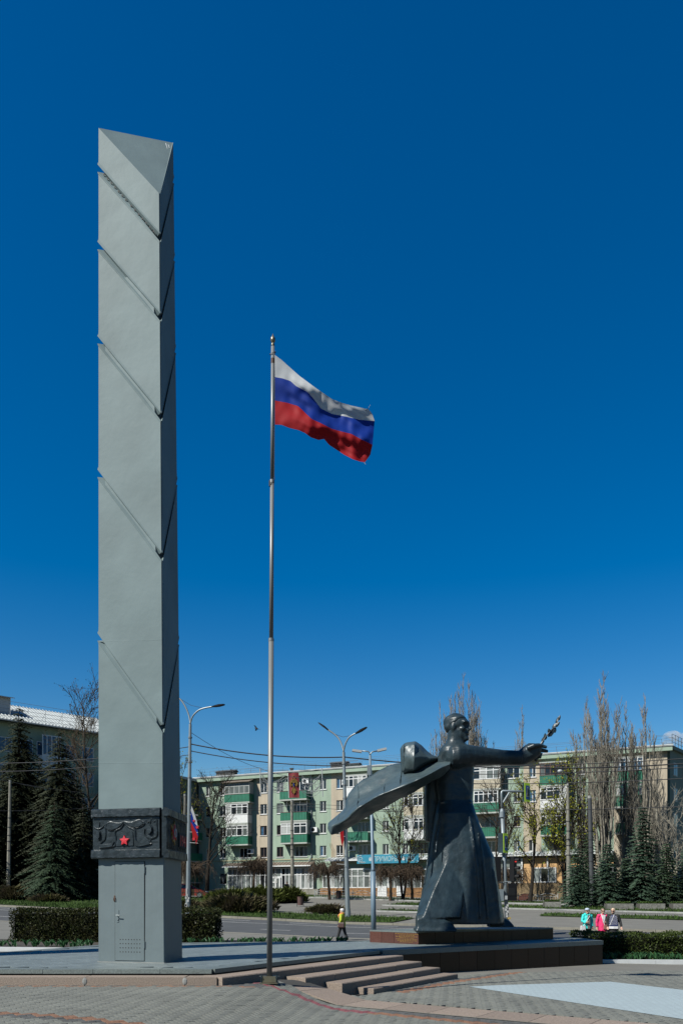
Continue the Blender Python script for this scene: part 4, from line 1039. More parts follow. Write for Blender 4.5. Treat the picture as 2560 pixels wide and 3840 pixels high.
for r in range(3):                                                            # glazing behind the open balconies
    for a, b in ((1104, 1160), (1340, 1382), (1815, 1876), (2320, 2400)): W(a, b, r, 'w3', 'glass_blue' if (a, r) in ((2320, 1), (1104, 1)) else 'glass')
W(826, 849, 0); wins.pop(); openings.pop()
u0, u1 = fu(826), fu(850); openings.append((u0, u1, fz(838, 3315), fz(838, 3276))); wins.append((u0, u1, fz(838, 3315), fz(838, 3276), 'grille', 'glass'))
SZ1, SZ0 = fz(1060, 3258), fz(1060, 3338)
zones = [(0, fu(962), 'wall_green'), (fu(962), fu(1017), 'wall_beige'), (fu(1017), fu(1241), 'wall_green'), (fu(1241), fu(1305), 'wall_beige'), (fu(1305), fu(1780), 'wall_green'), (fu(1780), fu(1884), 'wall_beige'), (fu(1884), fu(1961), 'wall_green'), (fu(1961), fu(2028), 'wall_beige'), (fu(2028), fu(2300), 'wall_green'), (fu(2300), UL, 'wall_beige')]
def wall(z0u, z1u, key, zb, zt):
    ops = [o for o in openings if o[1] > z0u and o[0] < z1u]
    us = sorted({z0u, z1u} | {clamp(x, z0u, z1u) for o in ops for x in o[:2]}); zs = sorted({zb, zt} | {clamp(x, zb, zt) for o in ops for x in o[2:]})
    mb = MB()
    for a, b in zip(us, us[1:]):
        for c, d in zip(zs, zs[1:]):
            if b - a < 1e-4 or d - c < 1e-4: continue
            mu, mz = (a + b) / 2, (c + d) / 2
            if any(o[0] < mu < o[1] and o[2] < mz < o[3] for o in ops): continue
            mb.quad((a, 0, c), (b, 0, c), (b, 0, d), (a, 0, d))
    for o in ops:                                                             # reveals
        a, b, c, d = o; t = .16
        if a < z0u - 1e-3 or b > z1u + 1e-3: continue
        mb.quad((a, 0, c), (a, 0, d), (a, t, d), (a, t, c)); mb.quad((b, 0, d), (b, 0, c), (b, t, c), (b, t, d)); mb.quad((a, 0, d), (b, 0, d), (b, t, d), (a, t, d)); mb.quad((b, 0, c), (a, 0, c), (a, t, c), (b, t, c))
    return mb.build('wall', M[key], BLD)
for a, b, k in zones: wall(a, b, k, GZ, ROOF - .55)
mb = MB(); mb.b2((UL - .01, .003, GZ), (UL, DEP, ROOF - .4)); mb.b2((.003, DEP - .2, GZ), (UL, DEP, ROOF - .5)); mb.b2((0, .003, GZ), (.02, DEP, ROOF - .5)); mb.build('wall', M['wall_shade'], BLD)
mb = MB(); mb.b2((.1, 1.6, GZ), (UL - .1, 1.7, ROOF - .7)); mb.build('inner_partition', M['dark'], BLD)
# gable windows
for k in range(5):
    for v in (2.6, 7.5):
        mb = MB(); mb.b2((UL - .02, v, 3.6 + 2.65 * k), (UL + .03, v + 1.3, 5.0 + 2.65 * k)); w_ = mb.build('window', M['white_dim'], BLD)
        mb = MB(); mb.b2((UL - .02, v + .1, 3.7 + 2.65 * k), (UL + .045, v + .6, 4.9 + 2.65 * k)); mb.b2((UL - .02, v + .7, 3.7 + 2.65 * k), (UL + .045, v + 1.2, 4.9 + 2.65 * k)); mb.build('pane', M['glass'], w_)
def bar(mb, a, b, c, d, y0, y1): mb.b2((a, y0, c), (b, y1, d))
def framed(name, parent, u0, u1, z0, z1, v, nx, nz=1, m='glass', fm='white', fw=.07, sill=True, zs=None, depth=.06):
    mb = MB(); w = u1 - u0
    bar(mb, u0, u1, z0, z0 + fw, v, v + depth); bar(mb, u0, u1, z1 - fw, z1, v, v + depth)
    for i in range(nx + 1):
        c = u0 + w * i / nx; c = clamp(c, u0 + fw / 2, u1 - fw / 2); bar(mb, c - fw / 2, c + fw / 2, z0 + fw, z1 - fw, v + .003, v + depth - .003)
    for z in (zs or [z0 + (z1 - z0) * j / nz for j in range(1, nz)]): bar(mb, u0 + fw, u1 - fw, z - fw / 2, z + fw / 2, v + .006, v + depth - .006)
    f = mb.build(name, M[fm], parent)
    return f
rw = random.Random(11)
for (a, b, c, d, stl, m) in wins:
    nx = {'w2': 2, 'w3': 3, 'grille': 2}[stl]; f = framed('window', BLD, a, b, c, d, .10, nx, fm='white' if rw.random() < .82 else 'bin_brown')
    for i in range(nx):
        mk_ = m if rw.random() < .6 else rw.choice(['glass', 'glass', 'glass_curtain', 'glass_curtain', 'glass_blue'])
        g0 = a + (b - a) * i / nx; g1 = a + (b - a) * (i + 1) / nx
        mb = MB(); mb.quad((g0, .13, c), (g1, .13, c), (g1, .13, d), (g0, .13, d)); mb.build('pane', M[mk_], f)
    mb = MB(); mb.b2((a - .06, -.08, c - .07), (b + .06, .1, c - .005)); mb.build('sill', M['white'], f)
    if stl == 'grille':
        mb = MB()
        for k in range(9): mb.tube([(a + (b - a) * .5, -.03, c + .1), (a + (b - a) * k / 8, -.03, d - .05)], .015, 4)
        mb.build('grille', M['wire_pale'], f)
# roof edge
mb = MB(); mb.b2((-.5, -.55, ROOF - .55), (UL + .5, .003, ROOF - .12)); mb.build('fascia', M['wall_green'], BLD)
mb = MB(); mb.add([(-.6, -.62, ROOF - .12), (UL + .6, -.62, ROOF - .12), (UL + .2, 6, ROOF + .62), (-.2, 6, ROOF + .62), (-.6, -.62, ROOF - .02), (UL + .6, -.62, ROOF - .02), (UL + .2, 6, ROOF + .75), (-.2, 6, ROOF + .75), (UL + .6, DEP + .5, ROOF - .1), (-.6, DEP + .5, ROOF - .1)], ((0, 1, 5, 4), (4, 5, 6, 7), (7, 6, 8, 9), (0, 3, 2, 1), (1, 2, 6, 5), (0, 4, 7, 3), (5, 6, 8), (4, 9, 7))); mb.build('roof', M['roof_metal'], BLD)
mb = MB(); mb.b2((-.6, -.66, ROOF - .03), (UL + .6, -.60, ROOF + .06)); mb.build('roof_trim', M['kerb_white'], BLD)
mb = MB(); k = 0; u = .3
while u < UL:
    mb.tube([(u, -.3, ROOF), (u - .1, -.15, ROOF + .75)], .018, 4); u += 1.5
for z in (.35, .7, 1.1): mb.tube([(0, -.2, ROOF + z), (UL, -.2, ROOF + z)], .010, 4)
mb.tube([(0, 2.5, ROOF + 1.3), (UL, 2.5, ROOF + 1.5)], .012, 4)
ob = mb.build('roof_rail', M['rail_grey'], BLD)
for a, b, t_, kk in ((801, 868, 2884, 'roof_dark'), (914, 965, 2895, 'roof_dark'), (1232, 1290, 2852, 'roof_dark'), (1292, 1335, 2856, 'wall_shade'), (2215, 2262, 2792, 'roof_dark'), (2358, 2382, 2800, 'roof_dark'), (2490, 2520, 2790, 'roof_dark')):
    u0, u1 = fu(a), fu(b); zt = fz((a + b) / 2, t_); mb = MB(); mb.b2((u0, .6, ROOF), (u1, 1.5, zt - .25)); v = mb.build('roof_vent', M[kk], BLD)
    mb = MB(); mb.add([(u0 - .15, .4, zt - .25), (u1 + .15, .4, zt - .25), (u1 + .15, 1.05, zt), (u0 - .15, 1.05, zt), (u1 + .15, 1.7, zt - .25), (u0 - .15, 1.7, zt - .25)], ((0, 1, 2, 3), (3, 2, 4, 5), (0, 3, 5), (1, 4, 2), (0, 5, 4, 1))); mb.build('vent_cap', M['roof_dark'], v)
    mb = MB()
    for q in range(3): mb.tube([(u0 - .1, .35, ROOF + .3 + q * .3), (u1 + .1, .35, ROOF + .3 + q * .3)], .02, 4)
    mb.build('vent_rail', M['rail_grey'], v)
# chimney pipe
mb = MB(); mb.b2((fu(1081), .5, ROOF), (fu(1088), .8, ROOF + .5)); mb.b2((fu(1080) - .05, .45, ROOF + .5), (fu(1089) + .05, .85, ROOF + .6)); mb.build('chimney', M['roof_dark'], BLD)
# ------------------------------------------------------------------ balconies
def balcony(px0, px1, zb, par='green', glz=None, roof=False, d=1.15, ph=.98, upper=None):
    u0, u1 = fu(px0), fu(px1)
    mb = MB(); mb.b2((u0 - .05, -d - .05, zb - .16), (u1 + .05, 0, zb)); s = mb.build('balcony', M['slab_edge'], BLD)
    km = {'green': 'bal_green', 'white': 'white', 'siding': 'siding'}[par]
    mb = MB(); mb.b2((u0, -d, zb + .0), (u1, -d + .05, zb + ph)); mb.b2((u0, -d + .05, zb), (u0 + .05, 0, zb + ph)); mb.b2((u1 - .05, -d + .05, zb), (u1, 0, zb + ph))
    mb.build('parapet', M[km], s)
    mb = MB()
    if par == 'green':
        u = u0 + .05
        while u < u1 - .02: mb.b2((u, -d - .03, zb + .03), (u + .09, -d + .01, zb + ph - .02)); u += .2
        v = -d + .1
        while v < -.05: mb.b2((u1 - .01, v, zb + .03), (u1 + .025, v + .09, zb + ph - .02)); v += .2
        mb.build('corrugation', M[km], s)['kind'] = 'stuff'
        mb = MB(); mb.b2((u0 - .02, -d - .04, zb + ph), (u1 + .02, -d + .06, zb + ph + .05)); mb.build('handrail', M['bin_brown' if (px0 % 2) else 'bal_green'], s)
    elif par == 'siding':
        for q in range(6): mb.b2((u0, -d - .03, zb + .02 + q * ph / 6), (u1, -d + .01, zb + .02 + (q + .82) * ph / 6))
        mb.build('siding_boards', M[km], s)['kind'] = 'stuff'
    if glz:
        nx, gm, fm = glz; z0, z1 = zb + ph + .05, zb + 2.38; f = framed('glazing_frame', s, u0, u1, z0, z1, -d, nx, fm=fm, fw=.09, zs=[z0 + (z1 - z0) * .72] if nx > 3 else None)
        for i in range(nx):
            g0 = u0 + (u1 - u0) * i / nx; g1 = u0 + (u1 - u0) * (i + 1) / nx; mk_ = gm if rw.random() < .65 else rw.choice(['glass', 'glass_curtain', 'white_dim'])
            mb = MB(); mb.quad((g0, -d + .035, z0), (g1, -d + .035, z0), (g1, -d + .035, z1), (g0, -d + .035, z1)); mb.quad; p = link('pane', mb.mesh('pane'), None); p.parent = s; mats(p, M[mk_])
        mb = MB(); mb.b2((u1 - .05, -d + .06, z0), (u1, 0, z1)); mb.b2((u0, -d + .06, z0), (u0 + .05, 0, z1)); mb.build('side_panel', M['white_dim' if fm == 'white' else fm], s)
        mb = MB(); mb.b2((u0 - .03, -d - .02, z1), (u1 + .03, 0, z1 + .12)); mb.build('lintel', M['slab_edge'], s)
    if roof:
        mb = MB(); z1 = zb + 2.55; mb.add([(u0 - .2, -d - .35, z1 - .1), (u1 + .2, -d - .35, z1 - .1), (u1 + .2, 0, z1 + .35), (u0 - .2, 0, z1 + .35), (u0 - .2, -d - .35, z1 - .04), (u1 + .2, -d - .35, z1 - .04), (u1 + .2, 0, z1 + .41), (u0 - .2, 0, z1 + .41)], ((0, 1, 5, 4), (4, 5, 6, 7), (3, 2, 1, 0), (1, 2, 6, 5), (0, 4, 7, 3))); mb.build('balcony_roof', M['awning_brown'], s)
    return s
SL = [13.55, 10.95, 8.25]             # floor levels of the three upper balcony rows
balcony(859, 952, SL[0], 'green', (5, 'glass_curtain', 'white_dim'), True); balcony(864, 946, SL[1], 'white', (4, 'glass', 'white')); balcony(866, 946, SL[2], 'green', (4, 'glass_curtain', 'white'))
balcony(1065, 1164, SL[0], 'green'); b2 = balcony(1067, 1165, SL[1], 'green'); balcony(1069, 1165, SL[2], 'green', (4, 'glass', 'white'))
mb = MB(); u0, u1 = fu(1067), fu(1165)
for k in range(9): mb.b2((u0 + (u1 - u0) * k / 8 - .02, -1.14, SL[1] + 1.0), (u0 + (u1 - u0) * k / 8 + .02, -1.11, SL[1] + (2.3 if k % 2 == 0 else 1.9)))
mb.b2((u0, -1.145, SL[1] + 1.85), (u1, -1.115, SL[1] + 1.9)); mb.build('trellis', M['rail_grey'], b2)
balcony(1305, 1388, SL[0], 'white', (5, 'glass_curtain', 'white')); balcony(1306, 1388, SL[1], 'green'); balcony(1306, 1390, SL[2], 'green')
balcony(1524, 1596, SL[0], 'siding', (4, 'glass', 'white')); balcony(1524, 1596, SL[1], 'siding', (4, 'glass', 'white')); balcony(1526, 1598, SL[2], 'white', (4, 'glass', 'white'))
balcony(1782, 1882, SL[0], 'siding', (4, 'glass_curtain', 'white')); balcony(1784, 1874, SL[1], 'green', (5, 'glass', 'white')); balcony(1790, 1878, SL[2], 'green')
balcony(2028, 2128, SL[0], 'green', (5, 'glass', 'bin_brown')); balcony(2030, 2128, SL[1], 'white', (4, 'glass', 'white')); balcony(2032, 2130, SL[2], 'green', (5, 'glass', 'white'))
balcony(2305, 2412, SL[0], 'green', (5, 'glass_blue', 'white')); balcony(2307, 2416, SL[1], 'green', (5, 'glass_blue', 'bal_green')); balcony(2309, 2418, SL[2], 'green')
# ------------------------------------------------------------------ air conditioners, pipes
def aircon(px, py, kind=0):
    u, z = fu(px), fz(px, py); mb = MB(); mb.b2((u - .42, -.34, z - .3), (u + .42, -.02, z + .3)); a = mb.build('air_conditioner', M['white'], BLD)
    mb = MB(); mb.tube([(u - .12, -.345, z), (u - .12, -.352, z)], .23, 14); mb.build('fan_grille', M['lens_dark'], a)
    mb = MB(); mb.b2((u - .35, -.34, z - .34), (u - .3, 0, z - .3)); mb.b2((u + .3, -.34, z - .34), (u + .35, 0, z - .3)); mb.build('bracket', M['rail_grey'], a)
for q in ((943, 3193), (1149, 2930), (1181, 3112), (1323, 3181), (1297, 2934), (858, 3068), (2068, 3338), (2098, 3337)): aircon(*q)
for px, y0, y1 in ((1169, 2900, 3230), (750, 2930, 3320), (1893, 2880, 3200)):
    u = fu(px); z0, z1 = fz(px, y1), fz(px, y0); mb = MB(); mb.tube([(u, -.5, z1), (u, -.12, z1 - .7), (u, -.10, z0 + .6), (u - .25, -.3, z0)], .075, 8); mb.build('drain_pipe', M['pole_grey'], BLD)
mb = MB(); zp = fz(1060, 3224)
mb.tube([(fu(800), -.12, zp), (fu(1232), -.12, zp)], .035, 6); mb.tube([(fu(1232), -.12, zp), (fu(1780), -.12, zp - .25), (fu(2120), -.12, zp - .3)], .035, 6)
for px in (1245, 1252): mb.tube([(fu(px), -.12, zp), (fu(px), -.12, zp + 1.1), (fu(px) - .25, -.12, zp + 1.5), (fu(px) - .3, -.12, zp + 1.9)], .02, 5)
mb.build('gas_pipe', M['pipe_yellow'], BLD)
# ------------------------------------------------------------------ shop fronts
def shop(px0, px1, z0, z1, nx, cut, m='glass_shop', v=-.5, fw=.1):
    u0, u1 = fu(px0), fu(px1); mb = MB(); mb.b2((u0, v + .12, z0 - .02), (u1, -.003, z1 + .1)); s = mb.build('shop_front', M['white_dim'], BLD)
    f = framed('shop_frame', s, u0, u1, z0, z1, v, nx, fw=fw, zs=[z0 + (z1 - z0) * cut])
    f.name = 'shop_frame'
    for i in range(nx):
        g0 = u0 + (u1 - u0) * i / nx; g1 = u0 + (u1 - u0) * (i + 1) / nx
        mb = MB(); mb.quad((g0, v + .05, z0), (g1, v + .05, z0), (g1, v + .05, z1), (g0, v + .05, z1)); p = link('pane', mb.mesh('pane')); p.parent = s; mats(p, M[m if rw.random() < .7 else rw.choice(['glass_curtain', 'white_dim', 'glass'])])
    return s
zt, zb_ = fz(1000, 3256), fz(1000, 3335)
shop(862, 1018, zt - 2.6, zt, 9, .66); shop(1062, 1180, zt - 2.6, zt, 8, .66)
dr = shop(1018, 1062, zt - 2.9, zt, 2, .62, 'glass_shop', -.55)
mb = MB(); u0, u1 = fu(1025), fu(1060)
f = framed('shop_door', BLD, u0, (u0 + u1) / 2, zt - 3.0, zt - 1.15, -.66, 1, 3, fm='white', fw=.14); f2 = framed('shop_door', BLD, (u0 + u1) / 2, u1, zt - 3.0, zt - 1.15, -.66, 1, 1, fm='white', fw=.16)
for f_, a, b in ((f, u0, (u0 + u1) / 2), (f2, (u0 + u1) / 2, u1)):
    mb = MB(); mb.quad((a, -.62, zt - 3.0), (b, -.62, zt - 3.0), (b, -.62, zt - 1.15), (a, -.62, zt - 1.15)); mb.build('pane', M['glass_shop'], f_)
    mb = MB(); mb.tube([(b - .12 if f_ is f else a + .12, -.70, zt - 2.4), (b - .12 if f_ is f else a + .12, -.70, zt - 1.9)], .02, 6); mb.build('handle', M['chrome'], f_)
mb = MB(); mb.b2((fu(1040), -.68, zt - 1.9), (fu(1048), -.67, zt - 1.55)); mb.build('notice', M['paper'], f2)
zt2 = fz(1400, 3258)
shop(1215, 1460, zt2 - 2.25, zt2, 11, .62); shop(1460, 1760, zt2 - 2.35, zt2 - .1, 12, .62); 
zt3 = fz(2000, 3222)
shop(1800, 1962, zt3 - 2.6, zt3, 5, .62)
mb = MB(); mb.b2((fu(1962), -.42, zt3 - 1.0), (fu(2300), -.003, zt3 + .1)); mb.build('shop_panel', M['tan_panel'], BLD)
mb = MB(); mb.b2((fu(1962), -.40, zt3 - 2.6), (fu(2300), -.003, zt3 - 1.0)); mb.build('shop_panel', M['tan_panel'], BLD)
shop(1999, 2086, zt3 - 2.55, zt3 - .95, 3, .98, v=-.52); shop(2135, 2300, zt3 - 2.55, zt3 - .95, 5, .98, v=-.52)
for px in (1956, 2052, 2120): mb = MB(); mb.b2((fu(px), -.62, zt3 - 1.1), (fu(px) + .16, -.52, zt3 + .1)); mb.build('shop_post', M['white'], BLD)
# plinths
mb = MB(); mb.b2((fu(862), -.62, GZ), (fu(1200), -.004, zt - 2.62)); mb.build('plinth', M['concrete'], BLD)
def bricks(px0, px1, z0, z1, m, v):
    u0, u1 = fu(px0), fu(px1); mb = MB(); mb.b2((u0, v + .03, z0), (u1, -.004, z1)); p = mb.build('brick_plinth', M['mortar'], BLD)
    mb = MB(); z = z0; k = 0
    while z < z1 - .03:
        u = u0 + (.13 if k % 2 else 0)
        while u < u1 - .02: mb.b2((u, v, z + .012), (min(u + .24, u1), v + .04, min(z + .085, z1))); u += .26
        z += .095; k += 1
    mb.build('brick_courses', M[m], p)['kind'] = 'stuff'
bricks(1205, 1780, GZ, zt2 - 2.26, 'brick', -.58); bricks(1780, 2330, GZ - .2, zt3 - 2.62, 'brick_tan', -.55)
mb = MB(); mb.b2((fu(1422), -.66, zt2 - 3.3), (fu(1456), -.58, zt2 - 2.05)); mb.build('basement_hatch', M['white'], BLD)
mb = MB(); mb.b2((fu(1493), -.66, zt2 - 3.2), (fu(1522), -.58, zt2 - 2.05)); mb.build('basement_hatch', M['white'], BLD)
# awnings
def awning(px0, px1, z, d, m, drop=.45, edge='white'):
    u0, u1 = fu(px0), fu(px1); mb = MB(); mb.add([(u0, -d, z - drop), (u1, -d, z - drop), (u1, 0, z), (u0, 0, z), (u0, -d, z - drop - .06), (u1, -d, z - drop - .06), (u1, 0, z - .06), (u0, 0, z - .06)], ((0, 1, 2, 3), (4, 7, 6, 5), (0, 4, 5, 1), (1, 5, 6, 2), (0, 3, 7, 4)))
    a = mb.build('awning', M[m], BLD); mb = MB(); u = u0
    while u < u1: mb.tube([(u, -d, z - drop + .02), (u, 0, z + .02)], .03, 4); u += .45
    mb.build('awning_rib', M[m], a)['kind'] = 'stuff'
    mb = MB(); mb.b2((u0, -d - .03, z - drop - .16), (u1, -d, z - drop - .02)); mb.build('awning_edge', M[edge], a)
awning(852, 1180, fz(1000, 3234), 1.2, 'awning_brown', .45); awning(1232, 1780, fz(1400, 3212), 1.1, 'roof_metal', .35); awning(1780, 2300, fz(2000, 3194), 1.1, 'roof_metal', .35)
# ------------------------------------------------------------------ blue shop sign
su0, su1 = fu(1354), fu(1582); szb, szt = fz(1460, 3239), fz(1460, 3206)
mb = MB(); mb.b2((su0, -1.32, szb), (su1, -1.22, szt)); sg = mb.build('shop_sign', M['sign_blue'], BLD)
LX, LZ = (su1 - su0), szt - szb
t = text('sign_lettering', 'ПРИМОРЬЕ', LZ * .78, M['sign_text'], (0, 0, 0), (1, 0, 0), (0, 0, 1), None, .012, bold=.012); t.parent = sg; t.location = (su0 + LX * .265, -1.335, szb + LZ * .23); t.scale = (1.05, 1, 1)
bbw = max(v.co.x for v in t.data.vertices); t.scale.x = LX * .44 / bbw
def spiral(cu, cz, r, turns, sgn=1, ph=0.0):
    return [(cu + sgn * math.cos(ph + a) * r * (1 - a / (turns * 6.283) * .85), -1.335, cz + math.sin(ph + a) * r * (1 - a / (turns * 6.283) * .85)) for a in [turns * 6.283 * k / 22 for k in range(23)]]
mb = MB()
for (c, r, s_) in ((.055, .42, 1), (.84, .26, -1), (.90, .40, 1)): mb.tube(spiral(su0 + LX * c, szb + LZ * (.5 if r > .3 else .4), LZ * r, 1.9, s_, 1.2), .035, 4)
for c in (.03, .06, .09, .95): mb.tube([(su0 + LX * c, -1.335, szb + .05), (su0 + LX * (c + .02), -1.335, szb + LZ * .22), (su0 + LX * (c + .05), -1.335, szb + LZ * .12)], .03, 4)
mb.build('wave_scrolls', M['sign_white'], sg)
mb = MB()
for c in (.225, .755): mb.tube([(su0 + LX * c, -1.33, szb + LZ * .5), (su0 + LX * c, -1.338, szb + LZ * .5)], LZ * .22, 14)
mb.build('shell_badge', M['sign_white'], sg)
mb = MB()
for c in (.225, .755): mb.tube([(su0 + LX * c + LZ * .15 * math.cos(a), -1.342, szb + LZ * .5 + LZ * .15 * math.sin(a)) for a in [k * .5 for k in range(8)]], .02, 4)
mb.build('badge_swirl', M['sign_blue'], sg)
# entrance steps of brick at the right
for k in range(4): mb = MB(); mb.b2((fu(1936) - .1 + .25 * k, -2.4 + .5 * k, .9 + .26 * k), (fu(1985) + .3 - .1 * k, -.6, 1.16 + .26 * k)); mb.build('entrance_step', M['granite_red'], BLD)
# ================================================================== wing turning away on the left of the block
WG = thing('apartment_wing', (-18.9, 104.3, 0), 'shaded green wing with balconies closing the left end of the long apartment block', 'building', rz=R(62))
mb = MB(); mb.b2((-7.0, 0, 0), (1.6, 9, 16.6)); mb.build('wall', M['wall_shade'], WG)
for k in range(4):
    for u in (-2.6, -6.4):
        mb = MB(); mb.b2((u, -1.1, 3.4 + 2.7 * k), (u + 2.4, -.003, 3.55 + 2.7 * k)); s = mb.build('balcony', M['slab_edge'], WG)
        mb = MB(); mb.b2((u, -1.15, 3.56 + 2.7 * k), (u + 2.4, -1.1, 4.5 + 2.7 * k)); mb.b2((u, -1.1, 3.56 + 2.7 * k), (u + .05, -.0, 4.5 + 2.7 * k)); mb.build('parapet', M['bal_green'], s)
    for u in (-4.1,):
        mb = MB(); mb.b2((u, -.03, 4.3 + 2.7 * k), (u + 1.3, .02, 5.7 + 2.7 * k)); w_ = mb.build('window', M['white_dim'], WG); mb = MB(); mb.b2((u + .1, -.04, 4.4 + 2.7 * k), (u + 1.2, -.02, 5.6 + 2.7 * k)); mb.build('pane', M['glass'], w_)
mb = MB(); mb.b2((-7.2, -.5, 16.6), (1.8, 9.3, 16.9)); mb.build('roof', M['roof_metal'], WG)
# ================================================================== building on the far left
B0, B1 = P(-330, 3370, 89), P(420, 3370, 104.5); bx = (B1 - B0); bx.z = 0; BLn = bx.length; BRZ = math.atan2(bx.y, bx.x)
LB_ = thing('left_building', (B0.x, B0.y, 0), 'green building with a pale corrugated roof and white chimney behind the dark spruces', 'building', rz=BRZ)
EZ = 22.6
mb = MB(); mb.b2((0, 0, .3), (BLn, 13, EZ)); mb.build('wall', M['wall_green'], LB_)
def lu(px):
    k = (px - CX) / F; e = bx.normalized(); return (k * B0.y - B0.x) / (e.x - k * e.y)
def lz(px, py): e = bx.normalized(); return CAMZ + (CY - py) / F * (B0.y + lu(px) * e.y)
mb = MB(); mb.add([(-1, -1.0, EZ - .05), (BLn + .5, -1.0, EZ - .05), (BLn + .5, 5.5, EZ + 3.2), (-1, 5.5, EZ + 3.2), (-1, -1, EZ + .1), (BLn + .5, -1, EZ + .1), (BLn + .5, 5.5, EZ + 3.35), (-1, 5.5, EZ + 3.35), (BLn + .5, 13.8, EZ - .1), (-1, 13.8, EZ - .1)], ((0, 1, 5, 4), (4, 5, 6, 7), (3, 2, 1, 0), (7, 6, 8, 9), (1, 2, 6, 5), (0, 4, 7, 3), (5, 6, 8))); rf = mb.build('roof', M['roof_metal'], LB_)
mb = MB(); u = -1
while u < BLn + .5: mb.tube([(u, -1.02, EZ + .12), (u, 5.5, EZ + 3.38)], .07, 4, False); u += .42
mb.build('roof_corrugation', M['roof_metal'], rf)['kind'] = 'stuff'
mb = MB(); u = 0
while u < BLn: mb.tube([(u, -.5, EZ + .3), (u + .1, -.35, EZ + 2.0)], .03, 4); mb.tube([(u, .6, EZ + .9), (u + .1, -.35, EZ + 1.7)], .018, 4); u += 2.1
for z in (.6, 1.05, 1.5, 1.95): mb.tube([(0, -.45 + z * .06, EZ + z), (BLn, -.45 + z * .06, EZ + z)], .02, 4)
mb.tube([(0, 5.4, EZ + 3.8), (BLn, 5.4, EZ + 3.8)], .02, 4); mb.build('snow_guard', M['rail_grey'], rf)
mb = MB(); mb.tube([(-1, -1.1, EZ - .05), (BLn, -1.1, EZ - .05)], .10, 6); mb.build('gutter', M['pole_grey'], LB_)
u0, u1 = lu(-90), lu(56); zc = lz(30, 2600); mb = MB(); mb.b2((u0, 1.4, EZ + .8), (u1, 2.9, zc - .1)); ch = mb.build('chimney', M['kerb_white'], LB_); mb = MB(); mb.add([(u0 - .2, .9, zc - .25), (u1 + .35, .9, zc - .25), (u1 + .35, 3.3, zc + .25), (u0 - .2, 3.3, zc + .25), (u0 - .2, .9, zc - .17), (u1 + .35, .9, zc - .17), (u1 + .35, 3.3, zc + .33), (u0 - .2, 3.3, zc + .33)], ((0, 1, 5, 4), (4, 5, 6, 7), (3, 2, 1, 0), (1, 2, 6, 5))); mb.build('chimney_cap', M['roof_metal'], ch)
for k in range(6):
    for px, wd in ((-40, 1.5), (20, 1.5), (100, 1.5), (178, 2.6), (262, 1.5), (330, 1.5), (395, 1.5)):
        u = lu(px); z = EZ - 3.6 - 3.25 * k
        if z < 2: continue
        mb = MB(); mb.b2((u - wd / 2, -.05, z), (u + wd / 2, .02, z + 1.75)); w_ = mb.build('window', M['white'], LB_); mb = MB(); nx = 2 if wd < 2 else 4
        for i in range(nx): mb.b2((u - wd / 2 + .08 + (wd - .08) * i / nx, -.065, z + .1), (u - wd / 2 + (wd - .08) * (i + 1) / nx, -.03, z + 1.65))
        mb.build('pane', M['glass_blue'], w_)
u0, u1 = lu(145), lu(215); mb = MB(); mb.b2((u0, -1.3, EZ - 5.2), (u1, -.003, EZ - 3.7)); s = mb.build('balcony', M['white'], LB_)
f = framed('glazing_frame', LB_, u0, u1, EZ - 3.7, EZ - 1.2, -1.3, 4, fm='white', fw=.12); mb = MB(); mb.quad((u0, -1.27, EZ - 3.7), (u1, -1.27, EZ - 3.7), (u1, -1.27, EZ - 1.2), (u0, -1.27, EZ - 1.2)); mb.build('pane', M['glass_blue'], f)
# the gable wing turns away at the right end of the block
RB = thing('right_building', (33.75, 82.3, 0), 'shaded blue green wing with a railed roof turning away at the far right edge', 'building', rz=R(50))
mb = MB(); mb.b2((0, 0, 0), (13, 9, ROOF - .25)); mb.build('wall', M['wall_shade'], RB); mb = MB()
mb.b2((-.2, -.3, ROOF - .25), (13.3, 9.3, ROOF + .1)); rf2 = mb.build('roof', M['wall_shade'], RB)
mb = MB()
for k in range(14): mb.tube([(k, -.2, ROOF + .1), (k, -.2, ROOF + 1.3)], .03, 4)
for z in (.5, .9, 1.3): mb.tube([(0, -.2, ROOF + z), (13, -.2, ROOF + z)], .022, 4)
mb.build('roof_railing', M['rail_grey'], rf2)['kind'] = 'stuff'
for k in range(5):
    for u in (1.0, 4.2, 7.4, 10.5):
        z = 3.6 + 2.65 * k; mb = MB(); mb.b2((u, -.03, z), (u + 1.3, .02, z + 1.4)); w_ = mb.build('window', M['white_dim'], RB)
        for q in (0, 1): mb = MB(); mb.b2((u + .09 + .6 * q, -.045, z + .1), (u + .6 + .6 * q, -.02, z + 1.3)); mb.build('pane', M['glass'], w_)
